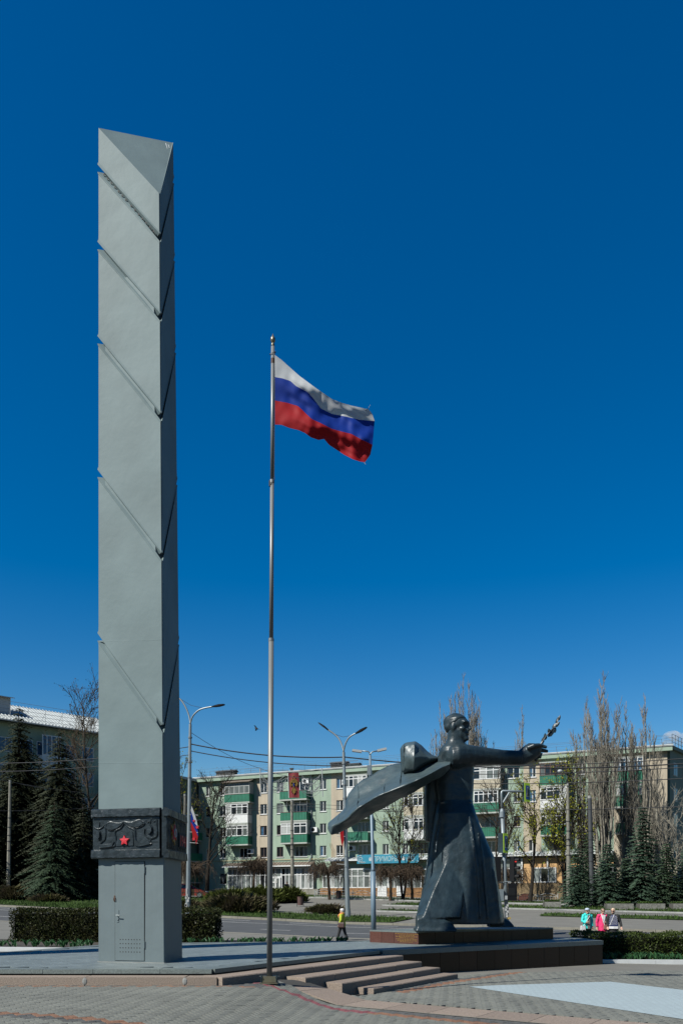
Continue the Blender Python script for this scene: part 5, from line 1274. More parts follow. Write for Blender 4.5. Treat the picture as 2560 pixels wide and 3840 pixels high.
# ================================================================== vegetation
def grow(mb, p, d, L, r, r1, n, segs, wander, up, rnd):
    pts = [p.copy()]; d = d.normalized()
    for k in range(segs):
        d = (d + Vector((rnd.uniform(-1, 1), rnd.uniform(-1, 1), rnd.uniform(-1, 1))) * wander + Vector((0, 0, up))).normalized()
        pts.append(pts[-1] + d * (L / segs))
    mb.tube(pts, [r + (r1 - r) * k / segs for k in range(segs + 1)], n, False); return pts
def at(pts, t):
    k = min(int(t * (len(pts) - 1)), len(pts) - 2); f = t * (len(pts) - 1) - k
    return pts[k].lerp(pts[k + 1], f), (pts[k + 1] - pts[k]).normalized()
def side(d, ang, rnd):
    v = Vector((rnd.uniform(-1, 1), rnd.uniform(-1, 1), rnd.uniform(-1, 1))); v = (v - d * v.dot(d)).normalized()
    return d * math.cos(ang) + v * math.sin(ang)
def leaf_quads(mb, pts_, size, rnd):
    for p in pts_:
        a = Vector((rnd.uniform(-1, 1), rnd.uniform(-1, 1), rnd.uniform(-1, 1))).normalized() * size * rnd.uniform(.6, 1.3); b = a.cross(Vector((rnd.uniform(-1, 1), rnd.uniform(-1, 1), rnd.uniform(-1, 1)))).normalized() * size * .45
        mb.quad(p - a * .5, p + b, p + a * .5, p - b)
def bare_tree(name, loc, h, label, seed, trunk_frac=.3, r0=.2, spread=.6, bark='bark', leaves=0, leaf_m='young_leaf', lsize=.16, nb=13, lean=(0, 0), group=None, stems=1, twig_m=None, rt=.014):
    rnd = random.Random(seed); root = thing(name, loc, label, 'tree', group); loc = Vector(loc); tr = MB(); cr_ = MB(); tips = []
    for s_ in range(stems):
        d = Vector((lean[0] + rnd.uniform(-.06, .06) + (rnd.uniform(-.22, .22) if stems > 1 else 0), lean[1] + (rnd.uniform(-.2, .2) if stems > 1 else 0), 1))
        hh = h * (1 if s_ == 0 else rnd.uniform(.7, .95)); p0 = loc + Vector((rnd.uniform(-.15, .15) * (stems > 1), rnd.uniform(-.15, .15) * (stems > 1), -.15))
        T_ = grow(tr, p0, d, hh * .92, r0 * (1 if stems == 1 else .75), r0 * .12, 8, 9, .07, .05, rnd)
        for k in range(nb):
            t = trunk_frac + (1 - trunk_frac) * (k + rnd.random() * .8) / nb; t = min(t, .98); p, d1 = at(T_, t)
            L1 = hh * .42 * spread * (1.25 - t * .75) * rnd.uniform(.7, 1.2) + .5
            b1 = grow(tr, p, side(d1, rnd.uniform(.55, .95), rnd), L1, r0 * (.42 - .28 * t), .022, 5, 5, .14, .09, rnd)
            for j in range(6):
                p2, d2 = at(b1, .25 + .73 * (j + rnd.random() * .6) / 6.5); L2 = L1 * rnd.uniform(.3, .55)
                b2 = grow(cr_, p2, side(d2, rnd.uniform(.4, .85), rnd), L2, .03, rt, 4, 4, .2, .07, rnd)
                for q in range(5):
                    p3, d3 = at(b2, .25 + .73 * q / 5); b3 = grow(cr_, p3, side(d3, rnd.uniform(.3, .9), rnd), L2 * rnd.uniform(.3, .6) + .1, rt * 1.1, rt * .55, 3, 2, .25, .06, rnd); tips += [b3[-1], b3[1]]
    tr.build('trunk', M[bark], root, smooth=True); o = cr_.build('crown', M[twig_m or bark], root)
    if leaves:
        mb = MB(); rnd.shuffle(tips); pts_ = []
        for p in (tips * 4)[:leaves]: pts_.append(p + Vector((rnd.uniform(-1, 1), rnd.uniform(-1, 1), rnd.uniform(-1, 1))) * .18)
        leaf_quads(mb, pts_, lsize, rnd); mb.build('leaves', M[leaf_m], root)['kind'] = 'stuff'
    return root
def poplar(loc, h, label, seed, stems, wid, bark='bark_pale', group=None, start=.06):
    rnd = random.Random(seed); root = thing('poplar', loc, label, 'tree', group); loc = Vector(loc); tr = MB(); cr_ = MB()
    for s_ in range(stems):
        a = rnd.uniform(0, 6.28); off = wid * math.sqrt(rnd.random()); hh = h * (1 - .20 * (off / wid) ** 1.6) * rnd.uniform(.88, 1.0) if s_ else h
        if s_ == 0: off = 0
        tgt = Vector((math.cos(a) * off, math.sin(a) * off * .7, 0)); z0 = h * start * (s_ > 0) * rnd.uniform(.4, 2.2)
        pts = []; n = 10
        for k in range(n + 1):
            t = k / n; z = z0 + (hh - z0) * t; q = t ** .62 * (1 - .12 * t); pts.append(loc + tgt * q + Vector((rnd.uniform(-.12, .12), rnd.uniform(-.12, .12), z - (.2 if k == 0 and s_ == 0 else 0))))
        R0 = .26 if s_ == 0 else rnd.uniform(.08, .17); tr.tube(pts, [max(.018, R0 * (1 - k / n) ** .9) for k in range(n + 1)], 6, False)
        nb = int(22 + hh * .95)
        for k in range(nb):
            t = .10 + .89 * rnd.random() ** .7; p, d = at(pts, t); L = (.7 + 1.5 * (1 - t)) * rnd.uniform(.6, 1.35) * (.7 + wid * .18)
            b = grow(cr_, p, side(d, rnd.uniform(.25, .55), rnd), L, .024, .010, 3, 4, .10, .16, rnd)
            for j in range(5):
                p3, d3 = at(b, .15 + .8 * j / 5); grow(cr_, p3, side(d3, rnd.uniform(.2, .5), rnd), L * rnd.uniform(.25, .5), .013, .006, 3, 2, .12, .14, rnd)
    tr.build('trunk', M[bark], root, smooth=True); cr_.build('crown', M['twig_pale'], root); return root
def weeping(loc, h, w_, label, seed, lean=0.0, group='weeping trees before the shop fronts'):
    rnd = random.Random(seed); root = thing('weeping_tree', loc, label, 'tree', group); loc = Vector(loc); tr = MB(); cr_ = MB()
    T_ = grow(tr, loc - Vector((0, 0, .1)), Vector((lean, 0, 1)), h * .62, .17, .12, 7, 5, .06, .05, rnd); c = T_[-1]
    for k in range(46):
        a = rnd.uniform(0, 6.28); R_ = w_ * 1.25 * rnd.uniform(.45, 1.05); zt = h * rnd.uniform(.16, .40); zb = h * rnd.uniform(.05, .45); pts = []
        for i in range(7):
            t = i / 6; x = R_ * (1 - (1 - t) ** 1.6); z = zt * math.sin(min(1, t * 1.7) * 1.57) - (zt + h * .62 - zb) * max(0, t - .45) ** 1.5 * 2.0
            pts.append(c + Vector((math.cos(a) * x + rnd.uniform(-.1, .1), math.sin(a) * x + rnd.uniform(-.1, .1), max(z, -h * .62 + zb))))
        tr.tube(pts, [.05, .042, .034, .026, .018, .013, .009], 4, False)
        for j in range(11):
            p, d = at(pts, .12 + .86 * j / 13); L = rnd.uniform(.3, 1.05) * h * .28; q = [p]
            dd = side(d, rnd.uniform(.5, 1.3), rnd)
            for i in range(4): dd = (dd + Vector((rnd.uniform(-.3, .3), rnd.uniform(-.3, .3), -.5))).normalized(); q.append(q[-1] + dd * L / 4)
            cr_.tube(q, [.016, .014, .012, .010, .007], 3, False)
            for i in range(3): p3, d3 = at(q, .2 + .25 * i); grow(cr_, p3, side(d3, .8, rnd), L * .4, .011, .006, 3, 2, .35, -.3, rnd)
    tr.build('trunk', M['bark_weep'], root, smooth=True); cr_.build('crown', M['bark_weep'], root); return root
def spruce(loc, h, w_, label, seed, m, whorls=26, bare=.06, droop=.25, group=None, dens=1.0, name='spruce'):
    rnd = random.Random(seed); root = thing(name, loc, label, 'tree', group); loc = Vector(loc); tr = MB(); cr_ = MB()
    tr.tube([loc - Vector((0, 0, .2)), loc + Vector((0, 0, h * .5)), loc + Vector((0, 0, h))], [h * .02 + .05, h * .012 + .03, .015], 7, False)
    for k in range(whorls):
        t = bare + (1 - bare) * (k / whorls) ** .95; z = h * t; R_ = w_ * (1 - t) ** .78 * (1.0 if t > bare + .08 else .85) + .06; nbr = max(4, int((5 + R_ * 3.2) * dens)); a0 = rnd.random() * 6
        for j in range(nbr):
            a = a0 + 6.283 * j / nbr + rnd.uniform(-.25, .25); L = R_ * rnd.uniform(.68, 1.12); dv = Vector((math.cos(a), math.sin(a), 0)); sv = Vector((-dv.y, dv.x, 0)); zz_ = z + rnd.uniform(-.12, .12) * h / whorls * 2
            ns = max(3, int(L / .20))
            for i in range(ns):
                f = (i + .6) / ns; x = L * f; zd = -droop * L * f * f + .10 * L * max(0, f - .7) + .0
                for s_ in ((-1, 1) if i < ns - 1 else (0,)):
                    b = loc + Vector((0, 0, zz_ + zd)) + dv * x; wl = (.16 + .34 * L * (1 - f) * .5 + .08) * rnd.uniform(.7, 1.3)
                    tip = b + (dv * rnd.uniform(.5, .9) + sv * s_ * rnd.uniform(.6, 1.0)).normalized() * wl + Vector((0, 0, rnd.uniform(-.20, .04) * wl * 1.5)); dd = (tip - b); nrm = dd.cross(Vector((0, 0, 1))).normalized() * wl * .26
                    mid = b.lerp(tip, .45); up = Vector((0, 0, wl * .15))
                    cr_.add((b, mid + nrm + up * .3, tip, mid - nrm - up, mid + up), ((0, 1, 4), (1, 2, 4), (2, 3, 4), (3, 0, 4)))
    tr.build('trunk', M['bark'], root, smooth=True); cr_.build('crown', M[m], root); return root
def mound(name, c, rx, ry, rz_, label, m, seed, n, sz, cat='shrub', group=None, flat=.0):
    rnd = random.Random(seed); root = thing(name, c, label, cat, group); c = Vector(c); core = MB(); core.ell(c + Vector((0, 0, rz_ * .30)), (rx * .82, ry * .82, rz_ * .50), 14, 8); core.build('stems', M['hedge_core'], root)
    mb = MB()
    for _ in range(n):
        a = rnd.uniform(0, 6.283); e = math.asin(rnd.random() ** .8); q = rnd.uniform(.72, 1.04); lump = 1 + .22 * noise.noise(Vector((math.cos(a) * 2.2 + seed, math.sin(a) * 2.2, e * 2)))
        p = c + Vector((math.cos(a) * math.cos(e) * rx, math.sin(a) * math.cos(e) * ry, math.sin(e) * rz_)) * q * lump; p.z += .03
        o = (Vector((math.cos(a) * rnd.uniform(.3, 1.0), math.sin(a) * rnd.uniform(.3, 1.0), rnd.uniform(.15, .9)))).normalized() * sz * rnd.uniform(.6, 1.5); s_ = o.cross(Vector((rnd.uniform(-1, 1), rnd.uniform(-1, 1), 1))).normalized() * sz * .16
        tip = p + o; mid = p + o * .45; mb.add((p, mid + s_, tip, mid - s_, mid + Vector((0, 0, sz * .1))), ((0, 1, 4), (1, 2, 4), (2, 3, 4), (3, 0, 4)))
    mb.build('foliage', M[m], root); return root
def hedge(name, path, depth, zb, zt, label, m, seed, dens, sz=.05):
    """clipped hedge: path = front line, foliage leaves over a dark core"""
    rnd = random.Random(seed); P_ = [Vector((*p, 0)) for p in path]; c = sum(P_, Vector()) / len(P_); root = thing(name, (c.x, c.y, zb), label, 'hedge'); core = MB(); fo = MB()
    for a, b in zip(P_, P_[1:]):
        e = (b - a); L = e.length; e.normalize(); nrm = Vector((-e.y, e.x, 0))
        q = [a + nrm * .14 + e * .12, b + nrm * .14 - e * .12, b + nrm * (depth - .14) - e * .12, a + nrm * (depth - .14) + e * .12]; core.prism([(p.x, p.y) for p in q], zb, zt - .12)
        def put(u, v, z, out):
            wob = noise.noise(Vector((u * .8 + seed, v * .8, z * 1.1))) * .12 + noise.noise(Vector((u * 2.6 + seed, v * 2.6, z * 2.6))) * .08; p = a + e * u + nrm * v + Vector((0, 0, z)) + out * (wob - rnd.random() ** 2 * .14 + .02)
            o = (out * rnd.uniform(.1, 1) + Vector((rnd.uniform(-1, 1), rnd.uniform(-1, 1), rnd.uniform(-.3, 1)))).normalized() * sz * rnd.uniform(.7, 1.6); s_ = o.cross(Vector((rnd.uniform(-1, 1), rnd.uniform(-1, 1), rnd.uniform(-1, 1)))).normalized() * sz * .42
            fo.quad(p, p + o * .5 + s_, p + o, p + o * .5 - s_)
        H_ = zt - zb
        for _ in range(int(L * H_ * dens)): put(rnd.uniform(0, L), 0, zb + rnd.random() * H_, -nrm)
        for _ in range(int(L * H_ * dens * .25)): put(rnd.uniform(0, L), depth, zb + rnd.random() * H_, nrm)
        for _ in range(int(L * depth * dens * .8)): put(rnd.uniform(0, L), rnd.uniform(0, depth), zt, Vector((0, 0, 1)))
        for uu, oo in ((0, -e), (L, e)):
            for _ in range(int(depth * H_ * dens)): put(uu, rnd.uniform(0, depth), zb + rnd.random() * H_, oo)
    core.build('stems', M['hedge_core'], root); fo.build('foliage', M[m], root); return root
# hedges beside the monument
hedge('hedge', [(-11.9, 28.7), (-8.6, 28.3), (-4.5, 28.1)], 1.5, -.14, 1.0, 'dark clipped hedge behind the pylon on the left of the platform', 'hedge', 1, 620, .065)
hedge('hedge', [(8.6, 29.05), (16, 28.4), (27, 28.0)], 1.5, -.80, .12, 'long green clipped hedge right of the granite platform wall', 'hedge2', 2, 620, .060)
def tulips(polys, n, h, seed, label):
    rnd = random.Random(seed); mb = MB()
    for (x0, y0, x1, y1, wd, z) in polys:
        L = math.hypot(x1 - x0, y1 - y0)
        for _ in range(int(L * n)):
            t = rnd.random(); o = rnd.uniform(-wd, wd); x = x0 + (x1 - x0) * t; y = y0 + (y1 - y0) * t + o
            if noise.noise(Vector((x * 1.3, y * 1.3, 0))) < -.25: continue
            for k in range(4):
                a = rnd.uniform(0, 6.283); hh = h * rnd.uniform(.6, 1.3); d = Vector((math.cos(a), math.sin(a), 0)); s_ = Vector((-d.y, d.x, 0)) * .035; b = Vector((x, y, z))
                m1 = b + d * hh * .25 + Vector((0, 0, hh * .6)); m2 = b + d * hh * .6 + Vector((0, 0, hh * .85)); mb.add((b, m1 + s_, m2, m1 - s_), ((0, 1, 2), (0, 2, 3)))
    tag(mb.build('tulip_leaves', M['tulip']), label, 'plants', kind='stuff')
tulips([(-12.5, 26.0, -8.0, 25.2, .7, -.12), (-8.5, 26.2, -5.0, 27.0, .5, -.12), (-4.8, 27.1, .2, 27.6, .35, -.12)], 16, .24, 1, 'green tulip leaves in the bed before the dark left hedge')
tulips([(9.3, 28.4, 17.5, 27.95, .25, -.78)], 15, .32, 2, 'green tulip leaves sprouting along the foot of the right hedge')
# conifers
spruce(TB(72, 84), 20.2, 6.4, 'tallest dark spruce on the left with its bare lower trunk behind the concrete pole', 11, 'spruce_dark', 34, .10, .42, 'dark spruces before the left building', 1.1)
spruce(TB(222, 82), 17.4, 6.0, 'second tall dark spruce, nearest the bare tree left of the pylon', 12, 'spruce_dark', 30, .05, .42, 'dark spruces before the left building', 1.1)
spruce(TB(205, 77), 9.6, 3.9, 'low broad spruce in front of the two tall dark spruces', 13, 'spruce', 20, .04, .32, 'dark spruces before the left building', 1.1)
spruce(TB(312, 80), 9.6, 3.4, 'small dark spruce half hidden by the left edge of the pylon', 14, 'spruce_dark', 18, .04, .35, 'dark spruces before the left building', 1.1)
spruce(TB(148, 88), 15.5, 5.6, 'dark spruce filling the gap between the two tall ones', 16, 'spruce_dark', 26, .03, .4, 'dark spruces before the left building', 1.1)
spruce(TB(285, 86), 13.0, 5.0, 'dark spruce behind the second tall one, left of the bare tree trunk', 18, 'spruce_dark', 24, .03, .4, 'dark spruces before the left building', 1.1)
spruce(TB(12, 88), 14.0, 5.2, 'dark spruce behind the concrete pole at the left edge', 17, 'spruce_dark', 24, .05, .4, 'dark spruces before the left building', 1.1)
spruce(TB(-40, 80), 13, 4, 'dark spruce cut by the left edge of the picture', 15, 'spruce_dark', 22, .06, .4, 'dark spruces before the left building', 1.1)
for px, Y, h, w_, lab, sd, m in ((2163, 71, 5.5, 2.0, 'leftmost blue spruce of the row, beside the concrete lamp pole', 21, 'spruce2'), (2207, 75, 7.0, 1.7, 'slim spruce standing behind the dark pole', 22, 'spruce'), (2276, 71, 5.9, 2.1, 'bushy blue spruce right of the dark pole', 23, 'spruce2'), (2408, 72, 9.3, 2.6, 'tallest pointed blue spruce on the right', 24, 'spruce2'), (2497, 71, 5.9, 2.1, 'blue spruce right of the tallest one, above the stone planters', 25, 'spruce'), (2575, 72, 5.7, 2.0, 'blue spruce cut by the right edge of the picture', 26, 'spruce2'), (2345, 73, 4.6, 1.5, 'short spruce filling the gap left of the tallest blue spruce', 27, 'spruce')):
    spruce(TB(px, Y), h, w_, lab, sd, m, int(14 + h * 1.6), .03, .22, 'blue spruces in a row on the right', 1.25)
# poplars
poplar(TB(1735, 112), 31.2, 'tall bare poplar behind the block, right behind the statue head', 31, 30, 3.2, group='bare poplars')
poplar(TB(1652, 113), 27.0, 'bare poplar behind the block, just left of the statue head', 32, 14, 1.9, group='bare poplars')
poplar(TB(1795, 111), 27.2, 'bare poplar behind the block, just right of the statue face', 33, 16, 1.9, group='bare poplars')
poplar(TB(1955, 112), 26.3, 'slim bare poplar behind the block above the outstretched forearm', 34, 15, 1.25, group='bare poplars')
poplar(TB(1850, 113), 21.5, 'low bare poplar behind the block between the statue face and the slim poplar', 35, 12, 1.6, group='bare poplars')
poplar(TB(2262, 77), 22.0, 'largest bare poplar, many stems, in front of the block on the right', 36, 20, 3.4, group='bare poplars', start=.1)
poplar(TB(2190, 79), 18.8, 'bare poplar left of the largest one, above the concrete lamp pole', 37, 9, 1.9, group='bare poplars', start=.1)
poplar(TB(2418, 77), 20.2, 'bare poplar nearest the right end of the block', 38, 12, 2.0, group='bare poplars', start=.1)
poplar(TB(2345, 79), 19.6, 'bare poplar between the largest one and the right end of the block', 39, 8, 1.5, group='bare poplars', start=.1)
# other bare trees
bare_tree('bare_tree', TB(775, 87), 13.2, 'dark bare tree with small buds before the left end of the green block', 41, .30, .26, .80, 'bark_dark', 900, 'bud', .10, 15)
bare_tree('bare_tree', TB(352, 92), 23.2, 'tall brown bare tree against the left edge of the pylon', 42, .22, .26, .62, 'bark', 1500, 'bud', .14, 32, twig_m='bark_weep')
bare_tree('bare_tree', TB(300, 95), 15.5, 'thin bare tree in front of the left building wall', 53, .2, .16, .55, 'bark', 500, 'bud', .12, 14)
bare_tree('bare_tree', TB(705, 99), 17.8, 'tree with first green leaves rising behind the lamp post beside the pylon', 43, .35, .2, .50, 'bark', 900, 'young_leaf', .16, 14)
bare_tree('bare_tree', TB(1512, 85), 12.4, 'dark many-stemmed bare tree in front of the blue shop sign', 44, .26, .17, .62, 'bark_dark', 500, 'young_leaf', .13, 11, stems=3)
bare_tree('bare_tree', TB(1872, 83), 13.6, 'bare grey tree just left of the traffic light pole', 45, .35, .18, .55, 'bark', 120, 'bud', .1, 13, stems=2)
bare_tree('bare_tree', TB(1985, 80), 12.5, 'dark tree with sparse yellow young leaves right of the crossing sign', 46, .32, .22, .75, 'bark_dark', 1300, 'young_leaf', .15, 14)
bare_tree('bare_tree', TB(2118, 79), 13.4, 'forked tree full of yellow green young leaves left of the lamp pole', 47, .3, .2, .80, 'bark_dark', 2600, 'young_leaf', .16, 15, stems=2)
bare_tree('bare_tree', TB(2530, 76), 10.8, 'thin pale bare tree at the right end of the block', 48, .12, .12, .95, 'bark_pale', 0, 'bud', .1, 13, stems=3)
bare_tree('bare_tree', TB(12, 83), 9.5, 'small dark tree at the left edge behind the concrete pole', 49, .4, .15, .7, 'bark_dark', 0, 'bud', .1, 9)
weeping(TB(712, 84), 4.4, 2.4, 'broad weeping tree beside the red car', 61)
weeping(TB(948, 90), 4.7, 2.3, 'weeping tree in front of the left shop front', 62, .05)
weeping(TB(1236, 84), 4.5, 2.1, 'weeping tree just left of the second lamp post', 63, -.04)
weeping(TB(1463, 83), 4.1, 2.0, 'weeping tree below the blue shop sign', 64)
weeping(TB(1545, 84), 4.1, 1.3, 'weeping tree next to the striding statue, right of the sign', 65)
weeping(TB(1925, 81), 3.8, 1.6, 'weeping tree behind the traffic light', 66)
# junipers
mound('juniper', TB(890, 62.5, .1), 2.5, 1.5, 1.25, 'large brownish juniper at the road edge left of the flagpole', 'juniper', 71, 2600, .42, group='junipers along the road')
mound('juniper', TB(960, 64, .1), 1.6, 1.2, .95, 'low brownish juniper touching the flagpole foot', 'juniper', 72, 1400, .40, group='junipers along the road')
mound('juniper', TB(875, 76, .1), 2.6, 1.6, 1.15, 'olive juniper at the left of the back row', 'juniper2', 73, 2200, .45, group='junipers along the road')
mound('juniper', TB(985, 77, .1), 2.3, 1.6, 1.35, 'olive juniper at the middle of the back row behind the flagpole', 'juniper2', 74, 2200, .45, group='junipers along the road')
mound('juniper', TB(1080, 78, .1), 1.6, 1.4, 1.25, 'olive juniper at the right of the back row under the concrete pole', 'juniper2', 75, 1700, .45, group='junipers along the road')
mound('juniper', TB(1225, 62.5, .1), 1.5, .8, .55, 'low dark juniper beside the woman in lime green', 'juniper', 76, 1300, .32, group='junipers along the road')
mound('juniper', TB(715, 63.5, .1), 1.1, .8, .75, 'small juniper right behind the first lamp post', 'juniper', 77, 900, .32, group='junipers along the road')
mound('juniper', TB(45, 76, .1), 1.9, 1.2, 1.15, 'brown juniper at the left edge below the concrete pole', 'juniper', 78, 1700, .42, group='junipers along the road')
mound('juniper', TB(180, 74, .1), 1.6, 1.0, .5, 'flat brown juniper under the dark spruces', 'juniper', 79, 1100, .38, group='junipers along the road')
mound('juniper', TB(625, 66, .1), .9, .7, .8, 'small juniper hidden at the right edge of the pylon', 'juniper', 80, 700, .35, group='junipers along the road')
# ================================================================== street furniture
def oct_pole(mb, p0, p1, r0, r1, n=8):
    mb.tube([p0, p1], [r0, r1], n)
def lamp_head(c, d, m, parent, L=.75):
    d = Vector(d).normalized(); ax = Matrix((d, Vector((-d.y, d.x, 0)).normalized(), d.cross(Vector((-d.y, d.x, 0)).normalized()))).transposed()
    mb = MB(); rings = []
    for t, wd, hh in ((-.5, .07, .05), (-.3, .16, .07), (.0, .19, .09), (.35, .17, .06), (.5, .10, .03)):
        q = c + d * (t * L); rings.append([q + ax @ Vector((0, y * wd, z * hh)) for y, z in ((-1, -.6), (1, -.6), (1, .4), (.5, 1), (-.5, 1), (-1, .4))])
    mb.loft(rings); return mb.build('lamp_head', m, parent)
def twin_lamp(name, Y, base, shaft, larm, rarm, lhead, rhead, r0, r1, label, low=None):
    b = TB(base, Y, .1); t = thing(name, b, label, 'street lamp', 'street lamps along the avenue'); top = P(*shaft, Y); mb = MB()
    mid = b.lerp(top, .55); oct_pole(mb, b, mid, r0, (r0 + r1) / 2); mb.build('pole', M['pole_grey'], t)
    mb = MB(); oct_pole(mb, mid, top, (r0 + r1) / 2, r1); mb.build('pole', M['pole_grey'], t)
    mb = MB(); mb.tube([b, b + Vector((0, 0, .5))], r0 * 1.12, 8); mb.build('pole_foot', M['pole_grey'], t)
    for arm, hd, dy in ((larm, lhead, .5), (rarm, rhead, -.5)):
        pts = [top] + [P(x, y, Y + dy * (k + 1) / len(arm)) for k, (x, y) in enumerate(arm)]; pts2 = []
        for i in range(len(pts) - 1):
            a0, a1, a2, a3 = pts[max(i - 1, 0)], pts[i], pts[i + 1], pts[min(i + 2, len(pts) - 1)]
            for k in range(5):
                s_ = k / 5; pts2.append(.5 * (2 * a1 + (a2 - a0) * s_ + (2 * a0 - 5 * a1 + 4 * a2 - a3) * s_ * s_ + (3 * a1 - a0 - 3 * a2 + a3) * s_ ** 3))
        pts2.append(pts[-1]); mb = MB(); mb.tube(pts2, .06, 7); mb.build('arm', M['pole_grey'], t, smooth=True)
        c = P(*hd, Y + dy * 1.15); lamp_head(c, c - pts[-1], M['lamp_black'], t, .95)
    mb = MB(); a_, c_ = P(*larm[-2], Y + .35), P(*rarm[-2], Y - .35); mb.tube([a_, a_.lerp(c_, .5) - Vector((0, 0, .18)), c_], .014, 4); mb.build('cable', M['wire'], t)
    for k, z in enumerate((.72, .80, .93)):
        q = b.lerp(top, z); mb = MB(); mb.tube([q - Vector((0, 0, .05)), q + Vector((0, 0, .05))], r1 * 1.5, 8); mb.build('clamp', M['rail_grey'], t)
    return t, b, top
L1, b1, t1 = twin_lamp('street_lamp', 60, 705, (714, 2716), [(708, 2680), (690, 2640), (668, 2616), (634, 2602)], [(722, 2688), (742, 2666), (765, 2656), (797, 2650)], (606, 2594), (820, 2646), .185, .105, 'tall grey twin-arm street lamp just right of the pylon')
L2, b2_, t2 = twin_lamp('street_lamp', 58.5, 1304, (1288, 2820), [(1282, 2795), (1270, 2770), (1252, 2752), (1224, 2733)], [(1293, 2795), (1305, 2770), (1320, 2757), (1340, 2747)], (1212, 2724), (1354, 2739), .185, .105, 'grey twin-arm street lamp with black heads above the tip of the cape')
def patch(name, c, w_, h_, m, parent, n=Vector((0, -1, 0)), t=.012):
    ex = Vector((-n.y, n.x, 0)) * -1; ax = Matrix((ex, -n, Vector((0, 0, 1)))).transposed(); mb = MB(); mb.box(c, (w_, t, h_), ax); return mb.build(name, m, parent)
rr = random.Random(8)
for k in range(9):
    q = b1 + Vector((rr.uniform(-.12, .12), -.19, .3 + rr.random() * 1.6)); patch('sticker', q, rr.uniform(.08, .2), rr.uniform(.12, .28), M['paper'], L1)
# flag panels on the two lamps
def lamp_flag(Y, outline, bands, stars, label, lamp_name):
    t = thing('lamp_flag', P(outline[0][0], outline[-1][1], Y - .25), label, 'flag panel', 'flag shaped panels on the lamps'); n = len(outline)
    for (poly, m) in bands:
        mb = MB(); f = [P(x, y, Y - .26) for x, y in poly]; b = [P(x, y, Y - .22) for x, y in poly]; mb.loft([b, f]); mb.build('flag_band', M[m], t)
    for (x, y, r) in stars:
        fr = []; bk = []
        for k in range(10):
            an = math.pi / 2 + k * math.pi / 5 + .25; q = r if k % 2 == 0 else r * .42; fr.append(P(x + q * math.cos(an), y - q * math.sin(an), Y - .30)); bk.append(P(x + q * math.cos(an), y - q * math.sin(an), Y - .265))
        mb = MB(); mb.loft([bk, fr]); mb.build('star', M['star_red'], t)
    for y in (outline[0][1] + 35, outline[0][1] + 100, outline[0][1] + 140):
        mb = MB(); mb.tube([P(outline[0][0] - 8, y, Y - .1), P(outline[0][0] + 24, y + 2, Y - .28)], .018, 5); mb.build('bracket', M['lamp_grey'], t)
lamp_flag(60, [(719, 3020), (740, 3170)], [([(719, 3022), (728, 3046), (738, 3078), (742, 3100), (731, 3088), (723, 3060), (716, 3040)], 'flag_white'), ([(716, 3040), (723, 3060), (731, 3088), (742, 3102), (743, 3136), (736, 3120), (725, 3098), (716, 3082)], 'flag_blue'), ([(716, 3082), (725, 3098), (736, 3120), (743, 3138), (736, 3168), (732, 3150), (723, 3152), (722, 3128), (717, 3108)], 'flag_red')],
          [(727, 3078, 6), (740, 3102, 8), (727, 3146, 8)], 'white, blue and red flag panel with red stars on the lamp beside the pylon', 'a')
lamp_flag(58.5, [(1270, 3100), (1284, 3160)], [([(1272, 3096), (1287, 3096), (1288, 3108), (1274, 3112)], 'flag_blue'), ([(1274, 3112), (1288, 3108), (1289, 3150), (1284, 3176), (1279, 3160), (1276, 3140)], 'flag_red')], [], 'dark red and blue flag panel showing below the tip of the cape', 'b')
# short twin lamp with white heads on a blue pole
b = TB(1401, 40, 0); t = thing('street_lamp', b, 'slim blue pole with two flat pale lamp heads behind the cape', 'street lamp', 'street lamps along the avenue'); mb = MB()
p1, p2 = P(1398, 3268, 40), P(1387, 2832, 40)
mb.tube([b, p1], .125, 12); mb.build('pole', M['pole_blue'], t, smooth=True); mb = MB(); mb.tube([p1, p1 + Vector((0, 0, .12)), p2], [.125, .085, .065], 12); mb.build('pole', M['pole_blue'], t, smooth=True)
for arm, h0, h1 in (([(1385, 2815), (1378, 2826 - 20), (1356, 2817 - 16)], (1356, 2801 + 18), (1320, 2814)), ([(1390, 2815), (1397, 2823 - 18), (1414, 2798 + 20)], (1414, 2816), (1448, 2808))):
    pts = [p2] + [P(x, y, 40) for x, y in ([(1386, 2826), (1381, 2818), (1356, 2816)] if arm[0][0] < 1387 else [(1389, 2826), (1396, 2819), (1414, 2816)])]; mb = MB(); mb.tube(pts, .035, 7); mb.build('arm', M['pole_grey'], t, smooth=True)
    a, c = P(*h0, 40), P(*h1, 40); d = (c - a).normalized(); mb = MB(); ax = Matrix((d, Vector((0, 1, 0)), d.cross(Vector((0, 1, 0))))).transposed(); mb.box((a + c) / 2, ((c - a).length, .22, .11), ax); mb.build('lamp_head', M['lamp_grey'], t)
patch('number_plate', P(1383, 2888, 39.85), .19, .48, M['pole_grey'], t)
# ------------------------------------------------------------------ traffic light with crossing signs
YT = 42; b = TB(1902, YT); t = thing('traffic_light', b, 'traffic light pole with crossing signs and a red light right of the striding figure', 'traffic light')
p1, p2 = P(1881, 3040, YT), P(1879, 2978, YT)
mb = MB(); mb.tube([b, p1], [.115, .095], 12); mb.build('pole', M['pole_grey'], t, smooth=True)
mb = MB(); mb.tube([p1 - Vector((0, 0, .35)), p1 - Vector((0, 0, .05)), p1 + Vector((0, 0, .1))], [.15, .13, .07], 12); mb.build('pole_cap', M['pole_grey'], t)
mb = MB(); mb.tube([p1, p2, P(1880, 2969, YT), P(1884, 2966, YT), P(1964, 2969, YT - .3)], .062, 8); mb.build('arm', M['pole_grey'], t, smooth=True)
mb = MB(); mb.tube([P(1885, 3010, YT), P(1909, 2971, YT - .1)], .05, 8); mb.build('brace', M['pole_grey'], t)
